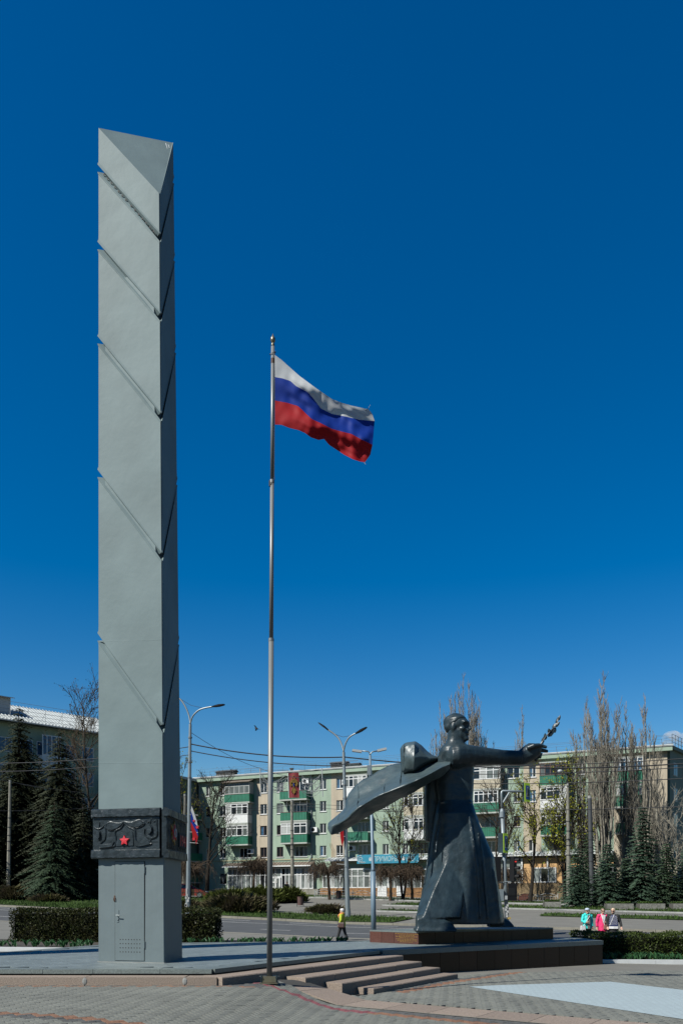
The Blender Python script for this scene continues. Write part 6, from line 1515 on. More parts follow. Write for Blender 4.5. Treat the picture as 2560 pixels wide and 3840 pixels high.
def crossing(x0, y0, x1, y1, dx, label):
    """lime board with the walking figure, set on a flat box"""
    a0, a1, a2, a3 = P(x0, y0, YT - .42), P(x1, y0 + 2, YT - .30), P(x1 + 1, y1 + 1, YT - .30), P(x0 + 1, y1 - 1, YT - .42); nn_ = (a1 - a0).cross(a3 - a0).normalized()
    if nn_.y > 0: nn_ = -nn_
    mb = MB(); mb.loft([[p - nn_ * .04 for p in (a0, a1, a2, a3)], [a0, a1, a2, a3]]); s = mb.build('sign_board', M['lime'], t)
    q = lambda u, v, e=.012: a0.lerp(a1, u).lerp(a3.lerp(a2, u), v) + nn_ * e
    mb = MB(); mb.quad(q(.16, .14), q(.16, .88), q(.84, .88), q(.84, .14)); mb.build('sign_face', M['sign_navy'], s)
    mb = MB(); mb.add([q(.5, .17, .02), q(.22, .74, .02), q(.80, .74, .02)], ((0, 1, 2),)); mb.build('white_triangle', M['sign_white'], s)
    mb = MB()
    mb.tube([q(.50, .30, .03), q(.50, .35, .03)], .03, 5); mb.tube([q(.49, .37, .03), q(.46, .53, .03)], .032, 5); mb.tube([q(.46, .53, .03), q(.36, .71, .03)], .024, 5); mb.tube([q(.46, .53, .03), q(.56, .60, .03), q(.62, .71, .03)], .024, 5); mb.tube([q(.49, .41, .03), q(.38, .52, .03)], .018, 5); mb.tube([q(.49, .41, .03), q(.60, .52, .03)], .018, 5)
    mb.build('walking_figure', M['lamp_black'], s)['kind'] = 'stuff'
    mb = MB(); w_ = P(x0 - dx, y0, YT - .1); w2 = P(x0 - .5, y0, YT - .38); h = P(x0, y0, YT).z - P(x0, y1, YT).z
    mb.loft([[w_, w2, w2 - Vector((0, 0, h)), w_ - Vector((0, 0, h))], [w_ + Vector((.03, .08, 0)), w2 + Vector((.03, .08, 0)), w2 + Vector((.03, .08, -h)), w_ + Vector((.03, .08, -h))]]); mb.build('sign_back', M['bronze'], t)
crossing(1966, 2935, 1986, 3006, 9, ''); crossing(1887, 3124, 1903, 3198, 21, '')
def signal(x0, x1, y0, y1, side_, lit):
    c = P((x0 + x1) / 2, (y0 + y1) / 2, YT - .1); h = (y1 - y0) / F * YT; mb = MB(); mb.box(c, (.30, .26, h), rotz(side_)); s = mb.build('signal_housing', M['lamp_black'], t)
    d = Vector((math.cos(side_), math.sin(side_), 0)); fwd = Vector((math.sin(side_), -math.cos(side_), 0))
    for k in range(3):
        q = c + Vector((0, 0, h * (.33 - .33 * k))) + fwd * .13; mb = MB(); mb.tube([q, q + fwd * .03], .105, 12); mb.build('lens', M['signal_red' if (k == 0 and lit) else 'lens_dark'], s)
        mb = MB(); ring = lambda e, r: [q + fwd * e + (d * math.cos(a) + Vector((0, 0, 1)) * math.sin(a)) * r for a in [math.pi * (-.1 + 1.2 * i / 8) for i in range(9)]]
        mb.loft([ring(0, .125), ring(.24, .12)], False, False); v = mb.build('visor', M['lamp_black'], s); so = v.modifiers.new('t', 'SOLIDIFY'); so.thickness = .012
signal(1913, 1932, 3211, 3304, .9, True); signal(1858, 1872, 3214, 3305, math.pi, False)
mb = MB(); mb.box(P(1920, 3344, YT - .2), (.46, .1, .90)); mb.build('signal_screen', M['lamp_black'], t); mb = MB(); mb.box(P(1918, 3344, YT - .262), (.36, .01, .40)); mb.build('screen_panel', M['lens_dark'], t)
mb = MB(); mb.box(P(1878, 3357, YT - .15), (.22, .2, .62)); mb.build('control_box', M['pole_grey'], t)
for (x0, x1, y) in ((1872, 1925, 3206), (1890, 1925, 3307), (1892, 1935, 3376), (1866, 1888, 3309)):
    mb = MB(); mb.tube([P(x0, y, YT - .1), P(x1, y, YT - .15)], .025, 5); mb.build('bracket', M['pole_grey'], t)
mb = MB(); mb.box(P(1896, 3366, YT - .16), (.13, .1, .2)); mb.build('push_button', M['lamp_grey'], t)
for k in range(6): patch('sticker', P(1898 + rr.uniform(-4, 4), 3395 + k * 8, YT - .135), .1, .13, M['paper'], t)
mb = MB(); mb.add([P(1904, 3447, YT - .3), P(1913, 3447, YT - .3), P(1912, 3438, YT - .28), P(1906, 3440, YT - .28)], ((0, 1, 2, 3),)); mb.b2(P(1904, 3447, YT - .3), P(1912, 3440, YT - .15)); mb.build('yellow_tag', M['pipe_yellow'], t)
# ------------------------------------------------------------------ poles
def pole(name, px, Y, topy, r0, r1, m, label, bands=True, n=8, topx=None):
    b = TB(px, Y); t = thing(name, b, label, 'pole'); p = P(topx or px, topy, Y); mb = MB(); mb.tube([b - Vector((0, 0, .1)), p], [r0, r1], n); mb.build('shaft', M[m], t)
    mb = MB(); mb.tube([p, p + Vector((0, 0, .25))], r1 * .95, n); mb.build('pole_top', M['cement'], t)
    if bands:
        for f in (.42, .5, .55, .62, .7):
            q = b.lerp(p, f); r = (r0 + (r1 - r0) * f) * 1.12; mb = MB(); mb.tube([q - Vector((0, 0, .04)), q + Vector((0, 0, .04))], r, n); mb.build('strap', M['wire'], t)
    return t, p
pl, plt_ = pole('concrete_pole', 32, 79, 2936, .24, .13, 'concrete', 'weathered concrete pole at the left edge before the dark spruces', topx=39)
patch('notice', TB(27, 78.6, 1.2) , .2, .38, M['paper'], pl)
pole('concrete_pole', 689, 87, 2986, .22, .13, 'concrete', 'concrete pole half hidden just left of the first lamp post', topx=694)
cp, cpt = pole('concrete_pole', 1097, 91, 3008, .24, .14, 'concrete', 'concrete pole under the red banner in front of the shop', topx=1094)
lp, lpt = pole('concrete_pole', 2132, 76, 2945, .25, .12, 'concrete', 'tall concrete pole with a small round lamp left of the blue spruces', topx=2127)
mb = MB(); mb.tube([lpt, P(2124, 2910, 76), P(2112, 2893, 75.8), P(2102, 2890, 75.6)], .05, 6); mb.build('arm', M['pole_grey'], lp, smooth=True); mb = MB(); mb.ell(P(2098, 2892, 75.5), (.24, .2, .17), 10, 7); mb.build('lamp_globe', M['lamp_grey'], lp)
pole('dark_pole', 2219, 74, 2994, .24, .19, 'pole_dark', 'dark grey trolley wire pole rising from between two blue spruces', n=12, topx=2209)
# ------------------------------------------------------------------ banner with the eagle and light garlands
YB = 90.5; bn = thing('banner', P(1100, 2992, YB), 'dark red banner with a golden two-headed eagle above the concrete pole', 'banner')
c4 = [P(1080, 2898, YB), P(1120, 2897, YB), P(1122, 2991, YB), P(1083, 2992, YB)]; mb = MB(); nw = 8; vs = []
for j in range(nw + 1):
    for i in range(nw + 1):
        u, v = i / nw, j / nw; p = c4[0].lerp(c4[1], u).lerp(c4[3].lerp(c4[2], u), v); vs.append(p + Vector((0, .04 * math.sin(u * 7 + v * 2), 0)))
mb.add(vs, [(j * (nw + 1) + i, (j + 1) * (nw + 1) + i, (j + 1) * (nw + 1) + i + 1, j * (nw + 1) + i + 1) for j in range(nw) for i in range(nw)]); mb.build('cloth', M['banner_red'], bn, smooth=True)
mb = MB(); mb.tube([c4[0], c4[3]], .035, 5); mb.build('pole_sleeve', M['white'], bn); mb = MB(); mb.tube([c4[0] + Vector((-.1, 0, .05)), c4[1] + Vector((.1, 0, .05))], .03, 5); mb.build('cross_bar', M['rail_grey'], bn)
def eg(x, y, e=.1): return c4[0].lerp(c4[1], .5 + x).lerp(c4[3].lerp(c4[2], .5 + x), y) + Vector((0, -e, 0))
mb = MB()
def plate(pts, e=.10): f = [eg(x, y, e) for x, y in pts]; b = [eg(x, y, e - .05) for x, y in pts]; mb.loft([b, f])
plate([(-.06, .34), (.06, .34), (.10, .50), (.06, .62), (-.06, .62), (-.10, .50)])
for s in (-1, 1):
    plate([(s * .04, .36), (s * .03, .28), (s * .10, .22), (s * .18, .25), (s * .12, .27), (s * .10, .33), (s * .07, .38)][::s])
    for k in range(6):
        a = 1.25 - k * .42; r = .33 - .015 * k; cx_, cy_ = s * .10, .44; dx, dy = math.cos(a) * r, -math.sin(a) * r * .52; nx_, ny_ = -math.sin(a) * .035, -math.cos(a) * .020
        plate([(cx_ + s * nx_, cy_ + ny_), (cx_ + s * (dx + nx_), cy_ + dy + ny_), (cx_ + s * dx * 1.1, cy_ + dy * 1.1), (cx_ + s * (dx - nx_), cy_ + dy - ny_), (cx_ - s * nx_, cy_ - ny_)][::s])
    plate([(s * .06, .58), (s * .22, .70), (s * .25, .78), (s * .19, .74), (s * .05, .66)][::s])
    plate([(s * .09, .185), (s * .17, .185), (s * .16, .22), (s * .10, .22)][::s])
plate([(-.05, .60), (.05, .60), (.14, .82), (.06, .80), (0, .88), (-.06, .80), (-.14, .82)]); plate([(-.05, .10), (.05, .10), (.05, .15), (-.05, .15)])
eag = mb.build('golden_eagle', M['gold'], bn)
mb = MB(); f = [eg(x, y, .13) for x, y in ((-.055, .42), (.055, .42), (.055, .53), (0, .57), (-.055, .53))]; b = [p + Vector((0, .04, 0)) for p in f]; mb.loft([b, f]); mb.build('breast_shield', M['flag_blue'], eag)
def garland(x0, y0, x1, y1, label, sd):
    r_ = random.Random(sd); g = thing('light_garland', P((x0 + x1) / 2, y1, YB), label, 'garland', 'light garlands beside the banner')
    for x in (x0 if x0 < 1000 else x1,): mb = MB(); mb.tube([P(x, y0 - 14, YB), P(x + 3, y1, YB)], .05, 6); mb.build('hanging_rod', M['lamp_grey'], g)
    mb = MB(); mb.tube([P(x0 - 4, y0 - 8, YB), P(x1 + 4, y0 - 6, YB)], .03, 5); mb.build('top_bar', M['rail_grey'], g)
    mb = MB()
    for k in range(9):
        a, b = r_.uniform(y0 + 8, y1 - 22), r_.uniform(y0 + 8, y1 - 22); sg = r_.uniform(12, 32); xa, xb = x0 + r_.uniform(0, 12), x1 - r_.uniform(0, 12)
        mb.tube([P(xa + (xb - xa) * i / 8, a + (b - a) * i / 8 + sg * 4 * (i / 8) * (1 - i / 8), YB) for i in range(9)], .026, 4)
    for k in range(2):
        cx_ = x0 + (x1 - x0) * (.35 + .4 * k); mb.tube([P(cx_ + math.cos(a) * (10 - a * .9), y0 + 40 + math.sin(a) * (22 - a * 1.8), YB) for a in [i * .45 for i in range(20)]], .028, 4)
    mb.build('light_strings', M['wire_pale'], g)['kind'] = 'stuff'
garland(975, 2895, 1078, 2985, 'string light garland left of the red banner', 1); garland(1124, 2895, 1207, 2988, 'string light garland right of the red banner', 2)
# ------------------------------------------------------------------ overhead wires
def wire(a, b, r, label, sag=.4, m='wire', n=14):
    a, b = Vector(a), Vector(b); mb = MB(); mb.tube([a.lerp(b, i / n) - Vector((0, 0, sag * 4 * (i / n) * (1 - i / n))) for i in range(n + 1)], r, 4); c = (a + b) / 2
    tag(mb.build('overhead_wire', M[m], None, tuple(c)), label, 'wire', 'overhead wires')
wire(P(716, 2790, 60), P(1293, 2839, 58.5), .045, 'thick twisted cable between the two tall street lamps, the upper one', .35)
wire(P(716, 2816, 60), P(1296, 2872, 58.5), .035, 'lower cable between the two tall street lamps', .3)
wire(P(1293, 2839, 58.5), P(2640, 2858, 55), .045, 'thick cable running right from the second street lamp past the striding figure', .6)
wire(P(718, 2748, 60), P(975, 2881, 90), .022, 'thin wire slanting from the first lamp to the light garland', .3)
wire(P(975, 2881, 90), P(1300, 2915, 58.5), .022, 'thin wire from the light garland to the second lamp', .5)
wire(P(-60, 2862, 66), P(712, 2800, 60), .030, 'highest wire crossing the dark spruces on the left', .35)
wire(P(-60, 2893, 70), P(712, 2830, 60), .026, 'second wire crossing the dark spruces on the left', .35)
wire(P(-60, 2912, 74), P(694, 2990, 87), .022, 'wire from the left edge sloping down above the top of the concrete pole', .6)
wire(P(39, 2932, 79), P(694, 2992, 87), .022, 'wire from the top of the left concrete pole to the pole behind the pylon', .6)
wire(P(-60, 3040, 74), P(705, 2985, 87), .022, 'lowest wire crossing the dark spruces on the left', .5)
wire(P(694, 2990, 87), P(1094, 3010, 91), .022, 'sagging wire across the block left of the banner pole', .9)
wire(P(694, 2996, 87), P(1094, 3016, 91), .022, 'second sagging wire across the block left of the banner pole', 1.0)
wire(P(1094, 3010, 91), P(2128, 2958, 76), .022, 'wire from the banner pole behind the figure to the right lamp pole', .9)
wire(P(1094, 3016, 91), P(2128, 2968, 76), .022, 'lower wire from the banner pole to the right lamp pole', 1.3)
for k, (ya, yb, lab) in enumerate(((2862, 2838, 'highest'), (2893, 2871, 'second'), (2927, 2914, 'third'), (3022, 3020, 'lowest'))):
    wire(P(1600, ya + 8, 62 + k), P(2700, yb - 3, 50 + k), .028, lab + ' of the four wires crossing the right part of the block', .25)
# ------------------------------------------------------------------ bins
def bin_(px, Y, label):
    b = TB(px, Y, .1); t = thing('litter_bin', b, label, 'litter bin', 'brown litter bins'); mb = MB(); mb.tube([b + Vector((0, 0, .12)), b + Vector((0, 0, .85))], [.24, .27], 14); mb.build('drum', M['bin_brown'], t)
    mb = MB(); mb.tube([b + Vector((0, 0, .83)), b + Vector((0, 0, .88))], .285, 14); mb.build('rim', M['bin_brown'], t)
    for x in (-.29, .29): mb = MB(); mb.tube([b + Vector((x, 0, 0)), b + Vector((x, 0, .7))], .025, 5); mb.build('stand', M['lamp_black'], t)
bin_(1126, 72, 'brown litter bin on the path right of the flagpole'); bin_(1270, 86, 'brown litter bin by the low fence left of the shop sign'); bin_(877, 85, 'brown litter bin near the dark soil heap'); bin_(1880, 84, 'brown litter bin half hidden by the traffic light')
# ------------------------------------------------------------------ low fences
def fence(x0, x1, Ya, Yb, n, label):
    a, b = TB(x0, Ya, .12), TB(x1, Yb, .12); t = thing('low_fence', (a + b) / 2, label, 'fence')
    for i in range(n + 1):
        p = a.lerp(b, i / n); mb = MB(); mb.tube([p, p + Vector((0, 0, .85))], .045, 5); mb.build('post', M['lamp_grey'], t)
    for i in range(n):
        p, q = a.lerp(b, i / n), a.lerp(b, (i + 1) / n); mb = MB(); mb.tube([p.lerp(q, k / 8) + Vector((0, 0, .58 + .28 * math.sin(math.pi * k / 8))) for k in range(9)], .024, 4)
        for z in (.12, .55): mb.tube([p + Vector((0, 0, z)), q + Vector((0, 0, z))], .02, 4)
        for k in range(1, 8): mb.tube([p.lerp(q, k / 8) + Vector((0, 0, .12)), p.lerp(q, k / 8) + Vector((0, 0, .58))], .014, 3)
        mb.build('fence_panel', M['lamp_grey'], t)['kind'] = 'stuff'
fence(1180, 1620, 88, 84, 6, 'low white arched fence before the brick plinth left of the figure'); fence(1870, 2090, 83, 81, 3, 'low white arched fence right of the traffic light')
# ------------------------------------------------------------------ stone planters
def planter(px0, px1, Y, label, Yb=None):
    a, b = TB(px0, Y, .02), TB(px1, Yb or Y, .02); c = (a + b) / 2; e = (b - a); e.z = 0; L = e.length; e.normalize(); nn_ = Vector((-e.y, e.x, 0)); t = thing('stone_planter', c, label, 'planter', 'stone clad planters')
    ax = Matrix((e, nn_, Vector((0, 0, 1)))).transposed(); z0 = min(a.z, b.z); H_ = .62; mb = MB(); mb.box(c + Vector((0, 0, z0 + H_ / 2 - c.z)) + nn_ * .5, (L - .06, .94, H_), ax); mb.build('core', M['mortar'], t)
    r_ = random.Random(int(px0)); mb = MB(); z = 0
    for row in range(6):
        u = 0
        while u < L - .02:
            w_ = min(r_.uniform(.18, .42), L - u); mb.box(a + e * (u + w_ / 2) + Vector((0, 0, z0 - a.z + z + .05)) - nn_ * r_.uniform(-.005, .02), (w_ - .015, .06, .092), ax); u += w_
        z += .103
    mb.build('stone_facing', M['stone'], t)['kind'] = 'stuff'
    mb = MB(); r2 = random.Random(9); leaf_quads(mb, [a + e * r2.uniform(.1, L - .1) + nn_ * r2.uniform(.1, .8) + Vector((0, 0, z0 - a.z + H_ + r2.uniform(0, .16))) for _ in range(260)], .16, r2); mb.build('planting', M['grass'], t)['kind'] = 'stuff'
planter(2276, 2374, 67, 'stone planter below the tallest blue spruce'); planter(2398, 2492, 67, 'middle stone planter of the row under the spruces'); planter(2523, 2640, 67, 'stone planter cut by the right edge'); planter(2043, 2102, 70, 'stone planter left of the first blue spruce')
# ------------------------------------------------------------------ parked red car and the heap beside it
cb = TB(783, 85, .12); CAR = thing('parked_car', (cb.x - 2.05, 85, cb.z), 'red hatchback parked behind the first lamp post, front to the right', 'car')
def CP(x, y, z): return Vector((cb.x - 4.1 + x, 85 + y, cb.z + z))
prof = [(.05, .35), (.02, .62), (.10, .92), (.30, .98), (2.75, .95), (3.35, .86), (3.85, .68), (4.05, .50), (4.08, .30), (3.9, .22), (.2, .22)]
mb = MB(); hw = .83
rings = []
for yk, ins in ((-hw, .0), (-hw * .96, 0), (hw * .96, 0), (hw, .0)):
    rings.append([CP(x + (0.02 if abs(yk) == hw else 0) * (1 if x < 2 else -1), yk, z - (.02 if (abs(yk) == hw and z > .6) else 0)) for x, z in prof])
mb.loft(rings); mb.build('body', M['car_red'], CAR)
cab = [(.22, .96), (.45, 1.36), (.85, 1.50), (1.85, 1.50), (2.25, 1.38), (2.95, .93)]
mb = MB(); mb.loft([[CP(x, -.80 if z < 1.2 else -.66, z) for x, z in cab], [CP(x, .80 if z < 1.2 else .66, z) for x, z in cab]]); mb.build('cabin', M['car_red'], CAR)
for pts in ([(.50, 1.0), (.66, 1.34), (1.12, 1.40), (1.12, 1.0)], [(1.2, 1.0), (1.2, 1.41), (1.85, 1.40), (2.15, 1.30), (2.62, 1.0)]):
    mb = MB(); mb.add([CP(x, -.815 + .135 * clamp((z - .96) / .5), z) for x, z in pts], (tuple(range(len(pts)))[::-1],)); mb.build('side_window', M['glass'], CAR)
mb = MB(); mb.add([CP(2.30, -.62, 1.37), CP(2.97, -.72, .965), CP(2.97, .72, .965), CP(2.30, .62, 1.37)], ((0, 1, 2, 3),)); mb.build('windscreen', M['glass'], CAR)
for x in (.80, 3.28):
    for y in (-.80, .80):
        mb = MB(); mb.tube([CP(x, y - .1, .31), CP(x, y + .1, .31)], .31, 18); wh = mb.build('wheel', M['tyre'], CAR); mb = MB(); s = -1 if y < 0 else 1; mb.tube([CP(x, y + s * .10, .31), CP(x, y + s * .115, .31)], .20, 14); mb.build('rim', M['chrome'], wh)
for y in (-.6, .6): mb = MB(); mb.ell(CP(3.92, y, .64), (.14, .17, .09), 8, 6); mb.build('headlight', M['lamp_grey'], CAR)
mb = MB(); mb.box(CP(1.18, -.836, .62), (.012, .01, .62)); mb.box(CP(2.55, -.836, .62), (.012, .01, .56)); mb.build('door_seam', M['dark'], CAR)['kind'] = 'stuff'
mb = MB(); mb.box(CP(1.4, -.845, .80), (.16, .03, .035)); mb.build('door_handle', M['car_red'], CAR)
mb = MB(); mb.ell(CP(2.42, -.92, 1.0), (.08, .09, .07), 8, 6); mb.build('wing_mirror', M['car_red'], CAR)
mb = MB(); mb.box(CP(2.0, -.84, .55), (3.2, .02, .05)); mb.build('bumper_strip', M['dark'], CAR)
hc = TB(828, 87); mb = MB(); n1, n2 = 14, 26; vs = []  # low uneven mound, dark grey all over
for j in range(n1 + 1):
    for i in range(n2 + 1):
        u, v = i / n2 * 2 - 1, j / n1 * 2 - 1; h = 1.05 * max(0, 1 - u * u * .9 - v * v) ** .7 + .12 * noise.noise(Vector((u * 3, v * 3, 2))); vs.append(hc + Vector((u * 2.3, v * 1.4, max(h, 0) - .03)))
mb.add(vs, [(j * (n2 + 1) + i, j * (n2 + 1) + i + 1, (j + 1) * (n2 + 1) + i + 1, (j + 1) * (n2 + 1) + i) for j in range(n1) for i in range(n2)]); tag(mb.build('soil_heap', M['tar'], None, tuple(hc), True), 'dark heap of soil beside the red car at the block corner', 'soil heap')
# ------------------------------------------------------------------ bird and clouds
bp = P(962, 2732, 62); t = thing('bird', bp, 'small dark bird in flight between the pylon and the flagpole', 'bird'); mb = MB(); mb.ell(bp, (.17, .06, .05), 8, 6, Matrix.Rotation(.35, 3, 'Y')); mb.build('body', M['wire'], t)
for s, q in ((-1, [(-.05, 0, .03), (.06, 0, .03), (-.08, -.10, .20), (-.20, -.14, .24)]), (1, [(-.05, 0, .0), (.07, 0, .0), (-.02, .16, -.14), (-.14, .2, -.10)])):
    mb = MB(); mb.add([bp + Vector(v) for v in q], ((0, 1, 2, 3),)); o = mb.build('wing', M['wire'], t); so = o.modifiers.new('t', 'SOLIDIFY'); so.thickness = .012
mb = MB(); mb.add([bp + Vector(v) for v in ((.14, 0, -.05), (.32, .03, -.05), (.32, -.04, -.07))], ((0, 1, 2),)); o = mb.build('tail', M['wire'], t); so = o.modifiers.new('t', 'SOLIDIFY'); so.thickness = .012
def cloud(px, py, Y, r, n, seed, label):
    """a real puff of vapour: thin scattering volume with ragged density"""
    r_ = random.Random(seed); c = P(px, py, Y); mb = MB()
    for k in range(n): mb.ell(c + Vector((r_.uniform(-1, 1) * r * 1.3, r_.uniform(-.5, .5) * r, r_.uniform(-.25, .5) * r)), (r * r_.uniform(.4, .75), r * .5, r * r_.uniform(.3, .55)), 14, 10)
    m = bpy.data.materials.new('cloud_vapour'); m.use_nodes = True; t = m.node_tree; t.nodes.remove(t.nodes['Principled BSDF']); out = t.nodes['Material Output']
    pv_ = t.nodes.new('ShaderNodeVolumePrincipled'); pv_.inputs['Color'].default_value = (.98, .98, .98, 1); pv_.inputs['Anisotropy'].default_value = .2
    g = t.nodes.new('ShaderNodeNewGeometry'); nz = t.nodes.new('ShaderNodeTexNoise'); nz.inputs['Scale'].default_value = 2.2 / r; nz.inputs['Detail'].default_value = 5
    mr = t.nodes.new('ShaderNodeMapRange'); mr.inputs['From Min'].default_value = .42; mr.inputs['From Max'].default_value = .75; mr.inputs['To Max'].default_value = 2.2 / r
    t.links.new(g.outputs['Position'], nz.inputs['Vector']); t.links.new(nz.outputs['Fac'], mr.inputs['Value']); t.links.new(mr.outputs[0], pv_.inputs['Density']); t.links.new(pv_.outputs[0], out.inputs['Volume'])
    o = remeshed(mb, 'cloud', m, r * .09, None, tuple(c), 4); tag(o, label, 'cloud')
cloud(2568, 2780, 2600, 42, 12, 3, 'small white cloud at the right edge above the roof')
# ================================================================== people
def limb(mb, pts, rad, n=10, sq=1.0): mb.tube([Vector(p) for p in pts], rad, n)
def tor(mb, rows, n=18):
    """stacked ellipses (z, half width, half depth, x, y)"""
    rings = []
    for z, a, b, x, y in rows: rings.append([Vector((x + a * math.cos(2 * math.pi * k / n), y + b * math.sin(2 * math.pi * k / n), z)) for k in range(n)])
    mb.loft(rings)
def person(loc, rz, label, legs, arms, top, top_m, trouser_m, shoe_m='cloth_black', hair=None, hat=None, glasses=False, top_len=.72, wide=1.0, group=None, head_turn=0.0, extra=None, S_=1.0):
    root = thing('person', loc, label, 'person', group, rz=rz); root.scale = (S_,) * 3; V = Vector
    arms = [[(p[0] * .88, p[1], p[2]) for p in a] for a in arms]; wide *= .90
    HT_ = V((0, -.02, 1.50)); hr = Matrix.Rotation(head_turn, 3, 'Z'); hp = lambda x, y, z: HT_ + hr @ V((x, y, z))
    mb = MB()
    mb.ell(HT_ + V((0, .012, .025)), (.073, .092, .092), 14, 10, hr); mb.loft([[hp(x * k, y * k - .012, z) for x, y in ((.062, .02), (.05, -.06), (.02, -.082), (-.02, -.082), (-.05, -.06), (-.062, .02), (-.04, .06), (.04, .06))] for z, k in ((.03, 1.0), (-.03, .98), (-.075, .84), (-.105, .55))])
    mb.loft([[hp(-.008, -.085, .02), hp(.008, -.085, .02), hp(.008, -.07, .02), hp(-.008, -.07, .02)], [hp(-.016, -.112, -.03), hp(.016, -.112, -.03), hp(.014, -.07, -.035), hp(-.014, -.07, -.035)]])
    for s in (-1, 1): mb.ell(hp(s * .074, .01, -.005), (.013, .022, .032), 8, 6, hr); mb.ell(hp(s * .028, -.075, .012), (.012, .012, .009), 6, 5, hr)
    mb.box(hp(0, -.088, -.062), (.036, .014, .010), hr)
    mb.tube([V((0, .01, 1.30)), V((0, 0, 1.44))], [.058, .05], 10)
    tor(mb, [(.80, .14, .09, 0, 0), (.9, .15 * wide, .10, 0, 0), (1.05, .125 * wide, .09, 0, 0), (1.22, .145 * wide, .095, 0, 0), (1.32, .12, .07, 0, 0), (1.36, .06, .05, 0, 0)], 14)
    for l in legs: mb.tube([V(p) for p in l[:3]], [.082, .055, .036], 8)
    for a in arms:
        a = [V(p) for p in a]; mb.tube(a[:3], [.045, .036, .024], 8); d = (a[3] - a[2]).normalized(); sx = d.cross(V((0, 1, 0.2))).normalized(); up = sx.cross(d)
        mb.loft([[a[2] + sx * x * .024 + up * y * .014 for x, y in ((-1, -1), (1, -1), (1, 1), (-1, 1))], [a[2] + d * .085 + sx * x * .036 + up * y * .013 for x, y in ((-1, -1), (1, -1), (1, 1), (-1, 1))]])
        for k, L in enumerate((.055, .068, .065, .05)):
            b_ = a[2] + d * .08 + sx * (-.028 + .019 * k); mb.tube([b_, b_ + d * L * .5, b_ + d * L * .85 - up * .018], [.009, .008, .007], 5)
        mb.tube([a[2] + d * .02 + sx * -.022, a[2] + d * .05 - sx * .05, a[2] + d * .085 - sx * .052], [.011, .010, .008], 5)
    remeshed(mb, 'body', M['skin'], .011, root, smooth_it=1)
    # trousers
    mb = MB(); tor(mb, [(.79, .145 * wide, .10, 0, 0), (.86, .168 * wide, .125, 0, 0), (.98, .165 * wide, .12, 0, 0)], 16)
    for l in legs: mb.tube([V(l[0]) + V((0, 0, .02)), V(l[0]).lerp(V(l[1]), .5), V(l[1]), V(l[1]).lerp(V(l[2]), .6), V(l[2])], [.105, .092, .072, .066, .064], 10)
    remeshed(mb, 'trousers', M[trouser_m], .02, root, smooth_it=1)
    for l in legs:
        a = V(l[2]); d = V(l[3]); mb = MB(); sx = d.cross(V((0, 0, 1))).normalized(); rings = []
        for t, wd, h in ((-.06, .03, .06), (-.02, .042, .085), (.06, .045, .07), (.13, .046, .05), (.185, .03, .03)):
            q = a + d * t; q.z = a.z - .075; rings.append([q + sx * wd * x + V((0, 0, z * h)) for x, z in ((-1, 0), (1, 0), (1, .55), (.5, 1), (-.5, 1), (-1, .55))])
        mb.loft(rings); mb.build('shoe', M[shoe_m], root)
    # coat or jacket
    mb = MB(); tor(mb, [(top_len, .205 * wide, .155, 0, 0), (top_len + .10, .205 * wide, .16, 0, 0), (.98, .185 * wide, .15, 0, 0), (1.12, .175 * wide, .14, 0, -.01), (1.24, .185 * wide, .14, 0, 0), (1.32, .150, .10, 0, .01), (1.37, .085, .075, 0, .01)], 20)
    for a in arms: a = [V(p) for p in a]; mb.tube([a[0].lerp(V((0, 0, a[0].z)), .25), a[0], a[0].lerp(a[1], .5), a[1], a[1].lerp(a[2], .55), a[2] - (a[2] - a[1]).normalized() * .01], [.075, .082, .072, .064, .055, .05], 10)
    j = remeshed(mb, top, M[top_m], .018, root, smooth_it=2)
    for v in j.data.vertices: p = Vector(v.co); v.co += v.normal * .010 * noise.noise(p * 9)
    if hair:
        mb = MB(); mb.ell(HT_ + V((0, .02, .03)), (.087, .104, .102), 16, 12, hr); o = mb.build('hair', M[hair], root, smooth=True); bm = bmesh.new(); bm.from_mesh(o.data)
        kill = []
        for v in bm.verts:
            q = hr.inverted() @ (v.co - HT_)
            if (q.y < -.055 and q.z < .075) or (q.y < .01 and q.z < -.01) or q.z < -.06: kill.append(v)
        bmesh.ops.delete(bm, geom=kill, context='VERTS')
        for v in bm.verts: v.co += v.normal * .012 * noise.noise(v.co * 30)
        bm.to_mesh(o.data); bm.free(); so = o.modifiers.new('t', 'SOLIDIFY'); so.thickness = .015
    if hat:
        mb = MB(); c = HT_; rings = [[c + hr @ V((math.cos(k * math.pi / 8) * r, math.sin(k * math.pi / 8) * r * 1.15 + .015, z)) for k in range(16)] for z, r in ((.035, .084), (.06, .094), (.095, .092), (.12, .072), (.137, .035))]; mb.loft(rings); mb.build('hat', M[hat], root, smooth=True)
    if glasses:
        mb = MB(); mb.box(hp(0, -.094, .015), (.05, .012, .012), hr)
        for s in (-1, 1): mb.box(hp(s * .035, -.092, .010), (.052, .016, .042), hr); mb.box(hp(s * .07, -.035, .018), (.008, .10, .010), hr)
        mb.build('sunglasses', M['sunglass'], root)
    if extra: extra(root, hp)
    return root
def bag(root, c, sz, m, strap, sm_, name='shoulder_bag'):
    c = Vector(c); mb = MB(); x, y, z = sz
    rings = [[c + Vector((a * x / 2 * k, b * y / 2, h * z)) for a, b in ((-1, -1), (1, -1), (1, 1), (-1, 1))] for h, k in ((-.5, .7), (-.38, 1), (.3, .95), (.5, .78))]; mb.loft(rings); b_ = mb.build(name, M[m], root)
    mb = MB(); mb.tube([Vector(p) for p in strap], .014, 5); mb.build('strap', M[sm_], root)
